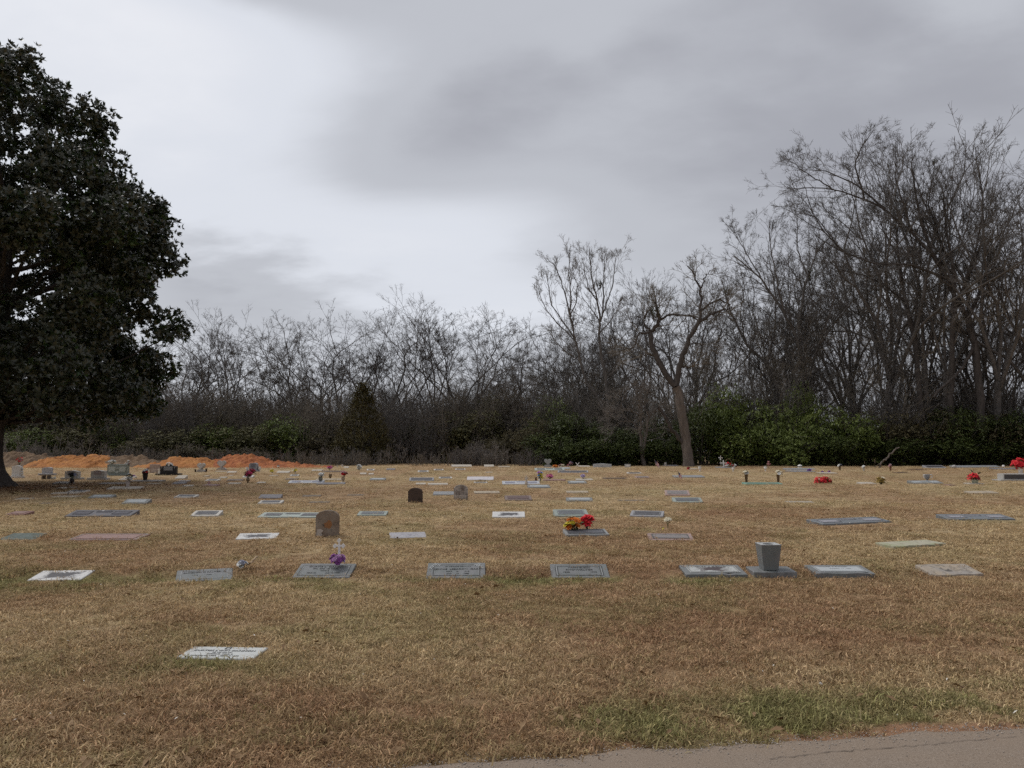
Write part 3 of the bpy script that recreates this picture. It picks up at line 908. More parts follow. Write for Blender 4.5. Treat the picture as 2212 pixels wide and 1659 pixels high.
# ------------------------------------------------------------------ the ground sheet
def grass_colour(nt, p, brown, green):
    tan = ramp(nt, noise(nt, p, 7.0, 5, 0.65), [(0.25, (0.39, 0.288, 0.166)), (0.5, (0.59, 0.45, 0.268)), (0.75, (0.73, 0.58, 0.368))])
    br = ramp(nt, noise(nt, p, 9.0, 5, 0.65), [(0.25, (0.29, 0.172, 0.098)), (0.55, (0.45, 0.285, 0.172)), (0.8, (0.58, 0.40, 0.25))])
    gr = ramp(nt, noise(nt, p, 8.0, 4, 0.6), [(0.3, (0.20, 0.195, 0.075)), (0.7, (0.38, 0.36, 0.16))])
    col = mixc(nt, brown, tan, br)
    return mixc(nt, green, col, gr)


def build_ground():
    def axis(a, b, step, far, grow=1.22):
        v = list(np.arange(a, b + 1e-6, step))
        s = step
        while v[-1] < far:
            s *= grow
            v.append(v[-1] + s)
        return v
    xs = np.array(sorted(set([-q for q in axis(0, 10, 0.09, 900)] + axis(0, 10, 0.09, 900))))
    yfwd = axis(2.0, 14.0, 0.09, 900)
    yb = []
    s, y = 0.4, 2.0
    while y > -300:
        y -= s
        yb.append(y)
        s *= 1.5
    ys = np.array(sorted(yb) + yfwd)
    XX, YY = np.meshgrid(xs, ys)
    x, y = XX.ravel(), YY.ravel()
    z = ground_z(x, y) + 0.02 * (fbm(x * 1.4, y * 1.4, 5, 3) - 0.5) * np.clip(1.5 - np.abs(y - 8) / 40, 0, 1)
    z += 0.12 * (fbm(x * 0.09, y * 0.09, 77, 2) - 0.5) * sstep(24, 34, y) * 0
    dr = y - road_y(x)
    z -= 0.02 * (1 - sstep(-0.02, 0.05, dr)) * (dr > -7)
    z -= np.clip((y - 66) * 0.03, 0, 6)
    nx, ny = len(xs), len(ys)
    i = np.arange(nx * ny).reshape(ny, nx)
    F = np.stack([i[:-1, :-1], i[:-1, 1:], i[1:, 1:], i[1:, :-1]], -1).reshape(-1, 4)
    m, nt, b = new_mat('lawn_soil')
    me = mesh_np('ground', np.stack([x, y, z], 1), [F], m, True)
    for nm, arr in (('green', green_mask(x, y)), ('brown', brown_mask(x, y)), ('clay', clay_mask(x, y))):
        a = me.attributes.new(nm, 'FLOAT', 'POINT')
        a.data.foreach_set('value', arr.astype(np.float32))
    p = wpos(nt)
    at = {}
    for nm in ('green', 'brown', 'clay'):
        n = nd(nt, 'ShaderNodeAttribute', attribute_name=nm)
        at[nm] = n.outputs['Fac']
    col = grass_colour(nt, p, at['brown'], at['green'])
    # straw lying flat: short dark gaps and pale wisps, drawn out sideways
    mp = nd(nt, 'ShaderNodeMapping')
    mp.inputs['Scale'].default_value = (0.55, 1.0, 1.0)
    nt.links.new(p, mp.inputs[0])
    st = noise(nt, mp.outputs[0], 42.0, 5, 0.75, 0.8)
    st2 = noise(nt, mp.outputs[0], 5.5, 5, 0.7, 0.5)
    col = mixc(nt, 0.75, col, ramp(nt, st, [(0.30, (0.42, 0.40, 0.38)), (0.52, (1, 1, 1)), (0.72, (1.32, 1.30, 1.25))]), 'MULTIPLY')
    col = mixc(nt, 0.6, col, ramp(nt, st2, [(0.28, (0.55, 0.52, 0.48)), (0.5, (1, 1, 1)), (0.72, (1.25, 1.24, 1.2))]), 'MULTIPLY')
    col = mixc(nt, 1.0, col, (0.80, 0.78, 0.76), 'MULTIPLY')
    clay = ramp(nt, noise(nt, p, 16, 5, 0.7), [(0.3, (0.27, 0.135, 0.075)), (0.7, (0.46, 0.28, 0.17))])
    col = mixc(nt, at['clay'], col, clay)
    nt.links.new(col, b.inputs['Base Color'])
    b.inputs['Roughness'].default_value = 0.95
    b.inputs['Specular IOR Level'].default_value = 0.1
    bump(nt, b, mth(nt, 'ADD', st, mth(nt, 'MULTIPLY', st2, 1.5)), 0.8, 0.03)
    tag(obj('ground', me), 'wide lawn of dormant tan grass', None, None, 'structure')


def build_road():
    m, nt, b = new_mat('old_asphalt')
    p = wpos(nt)
    ag = noise(nt, p, 115, 4, 0.8)
    big = noise(nt, p, 2.2, 4, 0.6)
    col = ramp(nt, ag, [(0.30, (0.15, 0.12, 0.095)), (0.52, (0.26, 0.215, 0.175)), (0.70, (0.42, 0.365, 0.31)), (0.8, (0.60, 0.54, 0.47))])
    col = mixc(nt, mth(nt, 'MULTIPLY', big, 0.55), col, (0.33, 0.23, 0.15))
    nt.links.new(col, b.inputs['Base Color'])
    b.inputs['Roughness'].default_value = 0.9
    b.inputs['Specular IOR Level'].default_value = 0.2
    bump(nt, b, ag, 0.6, 0.008)
    xs = np.concatenate([np.linspace(-30, -2, 40), np.arange(-1.95, 6, 0.03), np.linspace(6.2, 30, 40)])
    far = road_y(xs)
    rows = [far, far - 0.06, far - 0.5, far - 2.0, far - 4.0, far - 6.0]
    zz = [-0.012, 0.006, 0.014, 0.03, 0.03, 0.0]
    V = np.concatenate([np.stack([xs, r, np.full(len(xs), z)], 1) for r, z in zip(rows, zz)])
    n = len(xs)
    i = np.arange(len(rows) * n).reshape(len(rows), n)
    F = np.stack([i[1:, :-1], i[1:, 1:], i[:-1, 1:], i[:-1, :-1]], -1).reshape(-1, 4)
    o = tag(obj('road', mesh_np('road', V, [F], m, True)), 'worn grey-brown asphalt lane in the lower right corner', None, None, 'structure')
    # a hairline crack running with the lane
    rng = np.random.default_rng(4)
    cx = np.linspace(1.30, 2.75, 46)
    cy = np.interp(cx, [1.3, 1.6, 2.1, 2.75], [4.02, 4.10, 4.19, 4.33]) + rng.normal(0, 0.007, 46)
    w = 0.0008 + 0.0026 * rng.random(46) ** 2
    z = np.interp(road_y(cx) - cy, [0, 0.06, 0.5, 2.0], [-0.012, 0.006, 0.014, 0.03]) + 0.0035
    Vc = np.concatenate([np.stack([cx, cy - w, z], 1), np.stack([cx, cy + w, z], 1)])
    k = np.arange(45)
    Fc = np.stack([k, k + 1, k + 47, k + 46], 1)
    obj('crack', mesh_np('crack', Vc, [Fc], plain('crack_dark', (0.085, 0.07, 0.06), 0.95)), o)


# ------------------------------------------------------------------ dormant grass
def grass_protos():
    m, nt, b = new_mat('straw_blades')

    def iattr(nm):
        return nd(nt, 'ShaderNodeAttribute', attribute_name=nm, attribute_type='INSTANCER').outputs['Fac']
    p = wpos(nt)
    col = grass_colour(nt, p, iattr('brown'), iattr('green'))
    bl = nd(nt, 'ShaderNodeAttribute', attribute_name='bl').outputs['Fac']
    col = mixc(nt, 1.0, col, ramp(nt, bl, [(0.0, (0.50, 0.46, 0.42)), (0.5, (1.10, 1.08, 1.04)), (1.0, (1.6, 1.58, 1.52))]), 'MULTIPLY')
    nt.links.new(col, b.inputs['Base Color'])
    b.inputs['Roughness'].default_value = 0.8
    b.inputs['Specular IOR Level'].default_value = 0.2
    t = nd(nt, 'ShaderNodeBsdfTranslucent')
    nt.links.new(col, t.inputs[0])
    ms = nd(nt, 'ShaderNodeMixShader')
    ms.inputs[0].default_value = 0.25
    nt.links.new(b.outputs[0], ms.inputs[1])
    nt.links.new(t.outputs[0], ms.inputs[2])
    nt.links.new(ms.outputs[0], nt.nodes['Material Output'].inputs[0])
    out = []
    for s in range(9):
        rng = np.random.default_rng(100 + s)
        nb = 46
        base = rng.normal(0, 0.045, (nb, 2))
        ang = rng.uniform(0, 2 * np.pi, nb)
        lean = rng.uniform(0.35, 1.45, nb)
        ln = rng.uniform(0.020, 0.062, nb)
        wd = rng.uniform(0.0014, 0.0032, nb)
        d = np.stack([np.cos(ang), np.sin(ang), np.zeros(nb)], 1)
        side = np.stack([-np.sin(ang), np.cos(ang), np.zeros(nb)], 1)
        p0 = np.concatenate([base, np.full((nb, 1), -0.004)], 1)
        p1 = p0 + d * (ln * 0.45 * np.sin(lean * 0.7))[:, None] + np.array([0, 0, 1]) * (ln * 0.5 * np.cos(lean * 0.7))[:, None]
        l2 = lean + rng.uniform(0.1, 0.8, nb)
        kink = side * rng.normal(0, 0.3, nb)[:, None] + d
        p2 = p1 + kink * (ln * 0.55 * np.sin(l2))[:, None] + np.array([0, 0, 1]) * (ln * 0.5 * np.cos(l2))[:, None]
        p2[:, 2] = np.maximum(p2[:, 2], 0.002)
        V = np.concatenate([p0 - side * wd[:, None], p0 + side * wd[:, None], p1 - side * wd[:, None] * 0.9, p1 + side * wd[:, None] * 0.9, p2])
        k = np.arange(nb)
        me = mesh_np('grass_tuft', V, [np.stack([k, k + nb, k + 3 * nb, k + 2 * nb], 1), np.stack([k + 2 * nb, k + 3 * nb, k + 4 * nb], 1)], m)
        a = me.attributes.new('bl', 'FLOAT', 'POINT')
        a.data.foreach_set('value', np.tile(rng.random(nb) ** 1.3, 5).astype(np.float32))
        out.append(me)
    return out


def outside_stones(x, y, margin=0.0):
    ok = np.ones(len(x), bool)
    for (st, cx, cy, gz, w, D, yaw, hf, hr, lab) in MARKERS:
        if st.startswith('sunken') and margin < 0.01:
            f = 0.55
        else:
            f = 1.0
        c, s = math.cos(yaw), math.sin(yaw)
        dx, dy = x - cx, y - cy
        u, v = dx * c + dy * s, -dx * s + dy * c
        ok &= ~((np.abs(u) < w / 2 * f + margin) & (v > -margin + D * (1 - f) * 0.5) & (v < D * (1 + f) * 0.5 + margin))
    vb = PROPS['vase_base']
    ok &= ~((np.abs(x - vb[0]) < vb[3] / 2 + margin) & (y > vb[1] - margin) & (y < vb[1] + 0.34 + margin))
    return ok


def build_grass():
    rng = np.random.default_rng(7)
    X, Y, S, SZ = [], [], [], []
    for y0, y1, dens, sc, sz in ((3.2, 6.0, 560, 1.0, 0.8), (6.0, 9.0, 360, 1.05, 0.75), (9.0, 13.0, 180, 1.25, 0.65), (13, 20, 85, 1.5, 0.55), (20, 34, 26, 2.0, 0.42), (34, 60, 8, 2.6, 0.38)):
        hw1 = 0.72 * y1 + 1.2
        n = int(dens * 2 * hw1 * (y1 - y0))
        x = rng.uniform(-hw1, hw1, n)
        y = rng.uniform(y0, y1, n)
        k = np.abs(x) < 0.72 * y + 1.2
        x, y = x[k], y[k]
        X.append(x)
        Y.append(y)
        S.append(np.full(len(x), sc))
        SZ.append(np.full(len(x), sz))
    x, y, s, sz = map(np.concatenate, (X, Y, S, SZ))
    dr = y - road_y(x)
    keep = (dr > 0.01) & (rng.random(len(x)) > clay_mask(x, y) * 1.05) & outside_stones(x, y, 0.012)
    keep &= ~((y < 8) & ~outside_stones(x, y + 0.05, 0.03))
    keep &= ~((y > 12.8) & ~outside_stones(x, y + 0.16, 0.02))
    # thin, trodden places
    keep &= rng.random(len(x)) > 0.55 * sstep(0.55, 0.75, fbm(x * 1.7, y * 1.7, 61, 3))
    x, y, s, sz = x[keep], y[keep], s[keep], sz[keep]
    n = len(x)
    z = ground_z(x, y) + 0.02 * (fbm(x * 1.4, y * 1.4, 5, 3) - 0.5) * np.clip(1.5 - np.abs(y - 8) / 40, 0, 1)
    g = np.clip(green_mask(x, y) + rng.normal(0, 0.2, n), 0, 1)
    lush = 1 + 0.3 * sstep(0.35, 0.9, g) * (y < 7)
    row = 1 + 0.35 * gauss(x, y, 0, 9.45, 30, 0.5)
    rr = rng.uniform(0.7, 1.3, n) * (0.7 + 0.6 * fbm(x * 5.0, y * 5.0, 91, 2))
    rot = np.stack([rng.normal(0, 0.15, n), rng.normal(0, 0.15, n), rng.uniform(0, 6.283, n)], 1)
    scl = np.stack([s * rr, s * rr, sz * rr * lush * row], 1)
    o = scatter_object('grass', np.stack([x, y, z], 1), rot, scl, grass_protos(),
                       {'green': g, 'brown': np.clip(brown_mask(x, y) + rng.normal(0, 0.2, n), 0, 1)})
    tag(o, 'short dormant straw-coloured grass with green patches', 'grass', None, 'stuff')


def build_litter():
    """fallen dry leaves and pale bits lying in the grass"""
    rng = np.random.default_rng(12)
    def leaves(n, y0, y1, size, cols, name, label, box=None):
        if box:
            x = rng.normal(box[0], box[2], n)
            y = rng.normal(box[1], box[3], n)
        else:
            y = y0 + (y1 - y0) * rng.random(n) ** 1.4
            x = rng.uniform(-1, 1, n) * (0.7 * y + 0.5)
        k = (y - road_y(x) > 0.03) & outside_stones(x, y, 0.0)
        x, y = x[k], y[k]
        n = len(x)
        a = rng.uniform(0, 6.283, n)
        L = size * rng.uniform(0.5, 1.3, n)
        d = np.stack([np.cos(a), np.sin(a), rng.normal(0, 0.35, n)], 1) * L[:, None]
        sd_ = np.stack([-np.sin(a), np.cos(a), rng.normal(0, 0.5, n)], 1) * (L * 0.38)[:, None]
        c = np.stack([x, y, ground_z(x, y) + 0.032 + 0.01 * rng.random(n)], 1)
        up = np.array([0, 0, 1.0]) * (L * 0.22)[:, None]
        V = np.concatenate([c - d, c - sd_ + up, c + d, c + sd_ + up])
        i = np.arange(n)
        me = mesh_np(name, V, [np.stack([i, i + n, i + 2 * n], 1), np.stack([i, i + 2 * n, i + 3 * n], 1)], cols)
        tag(obj(name, me), label, 'leaves', None, 'stuff')
    leaves(900, 3.6, 20, 0.036, leafmat('dry_leaf', (0.16, 0.09, 0.045), (0.36, 0.24, 0.13), 0.7, 0.2, 3.0), 'fallen_leaves', 'scattered dry brown leaves lying in the grass')
    leaves(260, 4.5, 26, 0.011, plain('pale_bits', (0.78, 0.74, 0.66), 0.7, 0.1), 'pale_petals', 'scattered pale petals and bits in the grass')
    leaves(900, 0, 0, 0.06, leafmat('magnolia_litter', (0.10, 0.05, 0.025), (0.26, 0.15, 0.08), 0.6, 0.3, 2.0), 'magnolia_litter', 'brown magnolia leaves fallen round the trunk', (-17.0, 26.2, 2.6, 1.3))


def build_gravel():
    """loose grit along the crumbling asphalt edge and on the lane"""
    rng = np.random.default_rng(19)
    n = 2600
    x = rng.uniform(-1.2, 3.6, n)
    near = rng.random(n) < 0.6
    off = np.where(near, rng.normal(-0.03, 0.06, n), -rng.random(n) * 0.6)
    y = road_y(x) + off
    r = rng.uniform(0.0015, 0.0055, n) * np.where(near, 1.2, 0.8)
    z = np.interp(-off, [-0.2, 0, 0.06, 0.5, 2.0], [0.004, 0.0, 0.006, 0.014, 0.03]) + r * 0.4
    base = np.array([(1, 0, 0), (0, 1, 0), (-1, 0, 0), (0, -1, 0), (0, 0, 0.8), (0, 0, -0.8)], float)
    V = base[None] * r[:, None, None] * rng.uniform(0.6, 1.3, (n, 6, 1)) + np.stack([x, y, z], 1)[:, None]
    F0 = np.array([(0, 1, 4), (1, 2, 4), (2, 3, 4), (3, 0, 4), (1, 0, 5), (2, 1, 5), (3, 2, 5), (0, 3, 5)])
    F = (F0[None] + (np.arange(n) * 6)[:, None, None]).reshape(-1, 3)
    me = mesh_np('gravel', V.reshape(-1, 3), [F], plain('grit', (0.40, 0.35, 0.30), 0.9, 0.45, 90))
    tag(obj('gravel', me), 'loose pale grit along the asphalt edge', 'gravel', None, 'stuff')


build_ground()
build_road()
build_gravel()
build_grass()
build_litter()

# ------------------------------------------------------------------ woody plants
BARK = bark('grey_bark', (0.20, 0.18, 0.165), (0.065, 0.056, 0.05))
BARK_DARK = bark('dark_bark', (0.115, 0.098, 0.088), (0.035, 0.029, 0.026))
TWIG = bark('twig_bark', (0.18, 0.165, 0.154), (0.095, 0.085, 0.079), 4.0)
TWIG_BROWN = bark('twig_brown', (0.235, 0.205, 0.168), (0.122, 0.104, 0.083), 4.0)
TWIG_PALE = bark('twig_pale', (0.27, 0.24, 0.215), (0.145, 0.125, 0.11), 4.0)


def unit(v):
    return v / (np.linalg.norm(v, axis=-1, keepdims=True) + 1e-9)


def grow(start, d, ln, K, wander, up, rng):
    N = len(start)
    P = np.empty((N, K, 3))
    P[:, 0] = start
    d = unit(d)
    for k in range(1, K):
        d = unit(d + rng.normal(0, wander, (N, 3)) + np.array([0, 0, up]))
        P[:, k] = P[:, k - 1] + d * (ln / (K - 1))[:, None]
    return P


def taper(r0, K, end=0.25):
    t = np.linspace(0, 1, K)
    return r0[:, None] * (1 - (1 - end) * t)[None, :]


def spawn(P, Rr, rng, count, t0, t1, ang, asd, lo, hi, K, wander, up, rr=0.6, rmin=0.005, rmax=9, end=0.25, lmin=0.0):
    N, Kp, _ = P.shape
    idx = np.repeat(np.arange(N), count)
    n = len(idx)
    t = rng.uniform(t0, t1, n)
    f = np.clip(t * (Kp - 1), 0, Kp - 1 - 1e-6)
    i = f.astype(int)
    w = (f - i)[:, None]
    pos = P[idx, i] * (1 - w) + P[idx, i + 1] * w
    dr = unit(P[idx, i + 1] - P[idx, i])
    rad = Rr[idx, i] * (1 - w[:, 0]) + Rr[idx, i + 1] * w[:, 0]
    q = rng.normal(0, 1, (n, 3))
    q = unit(q - dr * (q * dr).sum(1, keepdims=True))
    a = rng.normal(ang, asd, n)
    d = dr * np.cos(a)[:, None] + q * np.sin(a)[:, None]
    pl = np.linalg.norm(P[:, 1:] - P[:, :-1], axis=2).sum(1)
    ln = np.maximum(pl[idx] * rng.uniform(lo, hi, n) * (1.25 - 0.7 * t), lmin)
    r0 = np.clip(rad * rr, rmin, rmax)
    Pc = grow(pos, d, ln, K, wander, up, rng)
    return Pc, taper(r0, K, end)


def resample(pts, K, rng=None, jit=0.0):
    pts = np.asarray(pts, float)
    s = np.concatenate([[0], np.cumsum(np.linalg.norm(pts[1:] - pts[:-1], axis=1))])
    t = np.linspace(0, s[-1], K)
    out = np.stack([np.interp(t, s, pts[:, k]) for k in range(3)], 1)
    if rng is not None:
        out[1:] += rng.normal(0, jit, (K - 1, 3))
    return out


def crown_levels(P, Rr, rng, n2=9, n3=8, n4=7, up=0.10, wander=0.16, ang=0.75, l2=(0.28, 0.5), l3=(0.3, 0.55), l4=(0.3, 0.6), t0=0.2, tw=0.0062):
    """branches, twigs and twiglets on a set of limbs"""
    P2, R2 = spawn(P, Rr, rng, n2, t0, 1.0, ang, 0.22, l2[0], l2[1], 6, wander, up, 0.55, 0.012, 0.09)
    P3, R3 = spawn(P2, R2, rng, n3, 0.15, 1.0, ang * 0.85, 0.22, l3[0], l3[1], 4, wander, up, 0.6, 0.009, 0.03, 0.4, 0.4)
    P4, R4 = spawn(P3, R3, rng, n4, 0.1, 1.0, 0.6, 0.2, l4[0], l4[1], 3, wander * 0.8, up, 0.7, tw, 0.012, 0.35, 0.35)
    P4b, R4b = spawn(P2, R2, rng, 6, 0.3, 1.0, 0.6, 0.2, 0.12, 0.25, 3, wander, up, 0.6, tw, 0.012, 0.35, 0.3)
    return [(P2, R2, 4), (P3, R3, 3), (P4, R4, 3), (P4b, R4b, 3)]


def dicho(start, d, L, r, levels, rng, a1=0.26, a2=0.46, up=0.04, wander=0.09, decay=0.84, rdec=0.72, side=4, tw=0.0065, side_from=3):
    """limbs that fork again and again into a rounded, ever finer crown"""
    out = []
    start, d, L, r = np.asarray(start, float), unit(np.asarray(d, float)), np.asarray(L, float), np.asarray(r, float)
    for k in range(levels):
        K = 4 if k < 3 else 3
        P = grow(start, d, L, K, wander, up, rng)
        rr = np.maximum(r, tw)
        rn = np.maximum(r * (rdec + 0.08), tw * 0.9)
        Rr = rr[:, None] + (rn - rr)[:, None] * np.linspace(0, 1, K)[None, :]
        out.append((P, Rr, 6 if k < 2 else (4 if k < 4 else 3)))
        if k >= levels - side_from:
            sp, sr = spawn(P, Rr, rng, side, 0.1, 1.0, 0.75, 0.2, 0.35, 0.8, 2, 0.05, 0.0, 0.7, tw * 0.85, tw * 1.1, 0.5, 0.25)
            out.append((sp, sr, 3))
        e = P[:, -1]
        dd = unit(P[:, -1] - P[:, -2])
        q = rng.normal(0, 1, dd.shape)
        q = unit(q - dd * (q * dd).sum(1, keepdims=True))
        n = len(dd)
        b1 = rng.normal(a1, 0.10, n)[:, None]
        b2 = rng.normal(a2, 0.12, n)[:, None]
        d1 = dd * np.cos(b1) + q * np.sin(b1)
        d2 = dd * np.cos(b2) - q * np.sin(b2)
        L1 = L * decay * rng.uniform(0.75, 1.2, n)
        L2 = L * decay * rng.uniform(0.55, 1.05, n)
        start = np.concatenate([e, e])
        d = np.concatenate([d1, d2])
        L = np.concatenate([L1, L2])
        r = np.concatenate([r * rdec * 1.08, r * rdec * 0.9])
    return out


def tree_meshes(name, kind, seed, H=16.0, twig=TWIG, bk=BARK, dens=1.0):
    """a whole leafless tree standing at the origin: returns trunk, limb and twig meshes"""
    rng = np.random.default_rng(seed)
    tl = {'spread': 0.24, 'upright': 0.34, 'lean': 0.30}[kind] * H * rng.uniform(0.85, 1.2)
    r0 = 0.0125 * H
    lean = 0.45 if kind == 'lean' else rng.normal(0, 0.08)
    P0 = grow(np.zeros((1, 3)), np.array([[lean, rng.normal(0, 0.08), 1.0]]), np.array([tl]), 8, 0.05, 0.05, rng)
    R0 = taper(np.array([r0]), 8, 0.72)
    nl = {'spread': 5, 'upright': 4, 'lean': 5}[kind]
    th = rng.uniform(0, 6.28) + np.arange(nl) * 2 * math.pi / nl + rng.normal(0, 0.3, nl)
    el = {'spread': 0.62, 'upright': 0.33, 'lean': 0.55}[kind] * rng.uniform(0.45, 1.35, nl)
    el[0] *= 0.25
    axis = unit(P0[0, -1] - P0[0, -2])
    d = np.stack([np.sin(el) * np.cos(th), np.sin(el) * np.sin(th), np.cos(el)], 1) + axis * 0.35
    tpos = np.where(np.arange(nl) < 2, 7, rng.integers(4, 8, nl))
    start = P0[0, tpos]
    L = {'spread': 0.185, 'upright': 0.20, 'lean': 0.17}[kind] * H * rng.uniform(0.75, 1.15, nl)
    a1, a2, up = {'spread': (0.26, 0.50, 0.025), 'upright': (0.20, 0.38, 0.07), 'lean': (0.27, 0.5, 0.03)}[kind]
    lev = dicho(start, d, L, np.full(nl, r0 * 0.50), 9, rng, a1, a2, up, 0.09, 0.82, 0.70, 3, 0.0088, 2)
    # a few low side boughs
    sp, sr = spawn(P0, R0, rng, 3, 0.35, 0.8, 0.95, 0.2, 0.35, 0.55, 4, 0.1, 0.05, 0.35, 0.02)
    low = dicho(sp[:, -1], sp[:, -1] - sp[:, -2], np.full(len(sp), 0.07 * H), sr[:, -1], 5, rng, 0.3, 0.55, 0.02, 0.1, 0.82, 0.7, 4)
    P0 = P0.copy()
    R0 = R0.copy()
    R0[:, 0] *= 1.45
    R0[:, 1] *= 1.08
    P0[:, 0, 2] -= 0.3
    trunk = tubes_mesh(name + '_trunk', [(P0, R0, 9)], bk)
    limbs = tubes_mesh(name + '_limbs', [(p, r, q) for p, r, q in lev if q > 3] + [(sp, sr, 5)], bk)
    twigs = tubes_mesh(name + '_twigs', [(p, r, q) for p, r, q in lev if q == 3] + low, twig)
    top = max(float(P[..., 2].max()) for P, _, _ in lev)
    return trunk, limbs, twigs, top


def place_tree(name, meshes, label, base, top_z, rz, group, wid=1.0, cat='tree'):
    s = (top_z - base[2]) / meshes[3]
    t = thing(name, label, cat, tuple(base), rz, group)
    t.scale = (s * wid, s * wid, s)
    for nm, me in zip(('trunk', 'limbs', 'twigs'), meshes[:3]):
        obj(nm, me, t)
    return t


def leaf_cloud(C, D, U, L, W, fold=0.25):
    """rhombic leaves with a midrib fold: centres at the leaf base C, direction D, up U, length L, width W -> verts, tris"""
    n = len(C)
    sd_ = unit(np.cross(D, U))
    nr = unit(np.cross(sd_, D))
    mid = C + D * (L * 0.5)[:, None]
    V = np.concatenate([C, mid - sd_ * W[:, None] + nr * (W * fold)[:, None], C + D * L[:, None], mid + sd_ * W[:, None] + nr * (W * fold)[:, None]])
    i = np.arange(n)
    return V, np.concatenate([np.stack([i, i + n, i + 2 * n], 1), np.stack([i, i + 2 * n, i + 3 * n], 1)])


# ------------------------------------------------------------------ the magnolia at the left edge
def build_magnolia():
    rng = np.random.default_rng(5)
    X0, Y0 = PROPS['magnolia'][0] - 1.05, PROPS['magnolia'][1] + 1.1
    z0 = 0.11
    prof = [(-20, 92), (45, 110), (95, 150), (150, 170), (190, 198), (238, 255), (266, 320), (308, 400), (345, 455), (372, 500), (352, 545), (366, 600), (386, 640), (352, 700), (356, 760), (372, 810), (356, 865), (300, 900), (200, 922)]
    pw = [wpt(a, b, Y0) for a, b in prof]
    zs = np.array([p[2] for p in pw])[::-1]
    rs = np.array([max(p[0] - X0, 0.3) for p in pw])[::-1]
    zb, zt = zs[0], zs[-1]
    t = thing('magnolia_tree', 'large dark evergreen magnolia with dense leathery leaves at the left edge', 'tree', (X0, Y0, z0))
    # trunk with flaring roots
    K, S = 16, 22
    V = []
    for k in range(K):
        h = -0.15 + (k / (K - 1)) ** 1.6 * 9.5
        for j in range(S):
            a = 2 * math.pi * j / S
            fl = math.exp(-max(h, 0) / 0.42)
            r = 0.44 * (1 - 0.055 * h) + 0.50 * fl * (1 + 0.35 * math.sin(5 * a + 1.0) + 0.2 * math.sin(9 * a)) + 0.02 * math.sin(7 * a + h * 2)
            V.append((r * math.cos(a) + 0.03 * h, r * math.sin(a), h))
    i = np.arange(K * S).reshape(K, S)
    F = np.stack([i[:-1], np.roll(i[:-1], -1, 1), np.roll(i[1:], -1, 1), i[1:]], -1).reshape(-1, 4)
    obj('trunk', mesh_np('magnolia_trunk', np.array(V), [F], BARK_DARK, True), t)
    # boughs: leaf masses spaced over the crown envelope
    C, CR = [], []
    # main boughs first, each a lobe of the outline, then leaf masses on the lobe's outer side
    lobes = []
    tries = 0
    while len(lobes) < 104 and tries < 6000:
        tries += 1
        z = rng.uniform(zb + 0.5, zt - 0.5)
        rmax = np.interp(z, zs, rs)
        if rng.random() > (rmax / rs.max()) ** 1.1 + 0.1:
            continue
        th = rng.uniform(0, 2 * math.pi)
        br = rng.uniform(0.8, 1.6) * (0.75 if z > zt - 3 else 1.0)
        z = min(z, zt - br * 0.95)
        rad = max(rmax * rng.uniform(0.78, 1.07) - br * 0.92, 0)
        c = np.array([rad * math.cos(th), rad * math.sin(th), z - z0])
        if any(np.linalg.norm((c - q) * np.array([1, 1, 1.25])) < 0.50 * (br + b2) for q, b2 in lobes):
            continue
        lobes.append((c, br))
    for c, br in lobes:
        k = 0
        tr = 0
        want = int(11 * br ** 2)
        mine = []
        while k < want and tr < 400:
            tr += 1
            u = rng.normal(0, 1, 3)
            u /= np.linalg.norm(u)
            if u[:2] @ (c[:2] / (np.linalg.norm(c[:2]) + 1e-6)) < -0.45:
                continue
            p = c + u * br * rng.uniform(0.55, 1.0) * np.array([1, 1, 0.72])
            rr = rng.uniform(0.30, 0.55)
            if any(np.linalg.norm(p - q) < 0.36 for q in mine) or p[2] < zb - z0 + 0.1:
                continue
            mine.append(p)
            C.append(p)
            CR.append(rr)
            k += 1
    for _ in range(230):
        z = zb + 0.3 + (zt - 1.5 - zb) * rng.random() ** 1.3
        rad = np.interp(z, zs, rs) * rng.uniform(0.1, 0.6)
        th = rng.uniform(0, 2 * math.pi)
        C.append(np.array([rad * math.cos(th), rad * math.sin(th), z - z0]))
        CR.append(rng.uniform(0.4, 0.7))
    C, CR = np.array(C), np.array(CR)
    # limbs from the trunk out into the boughs
    sel = rng.choice(len(C), 150, replace=False)
    polys = []
    for q in sel:
        c = C[q]
        hz = max(2.2, c[2] - 0.42 * math.hypot(c[0], c[1]) - rng.uniform(0, 0.6))
        hz = min(hz, 9.2)
        a = np.array([0.03 * hz, 0, hz])
        m = a * 0.45 + c * 0.55 + np.array([0, 0, -0.25]) + rng.normal(0, 0.12, 3)
        polys.append(resample([a, m, c], 8, rng, 0.03))
    obj('limbs', tubes_mesh('magnolia_limbs', [(np.array(polys), taper(rng.uniform(0.05, 0.11, len(polys)), 8, 0.2), 5)], BARK_DARK), t)
    # rosettes of leaves
    nros = 27
    n = len(C)
    idx = np.repeat(np.arange(n), nros)
    u = unit(rng.normal(0, 1, (len(idx), 3)) + np.array([0, 0, 0.25]))
    u[:, 2] *= 0.8
    pos = C[idx] + u * (CR[idx] * rng.uniform(0.55, 1.08, len(idx)))[:, None]
    out = unit(pos * np.array([1, 1, 0.0]) + 1e-6)
    ax = unit(u * 0.9 + out * 0.5 + np.array([0, 0, 0.45]) + rng.normal(0, 0.25, pos.shape))
    nl = 8
    li = np.repeat(np.arange(len(pos)), nl)
    m = len(li)
    q = unit(rng.normal(0, 1, (m, 3)))
    q = unit(q - ax[li] * (q * ax[li]).sum(1, keepdims=True))
    an = rng.uniform(0.55, 1.35, m)
    D = unit(ax[li] * np.cos(an)[:, None] + q * np.sin(an)[:, None])
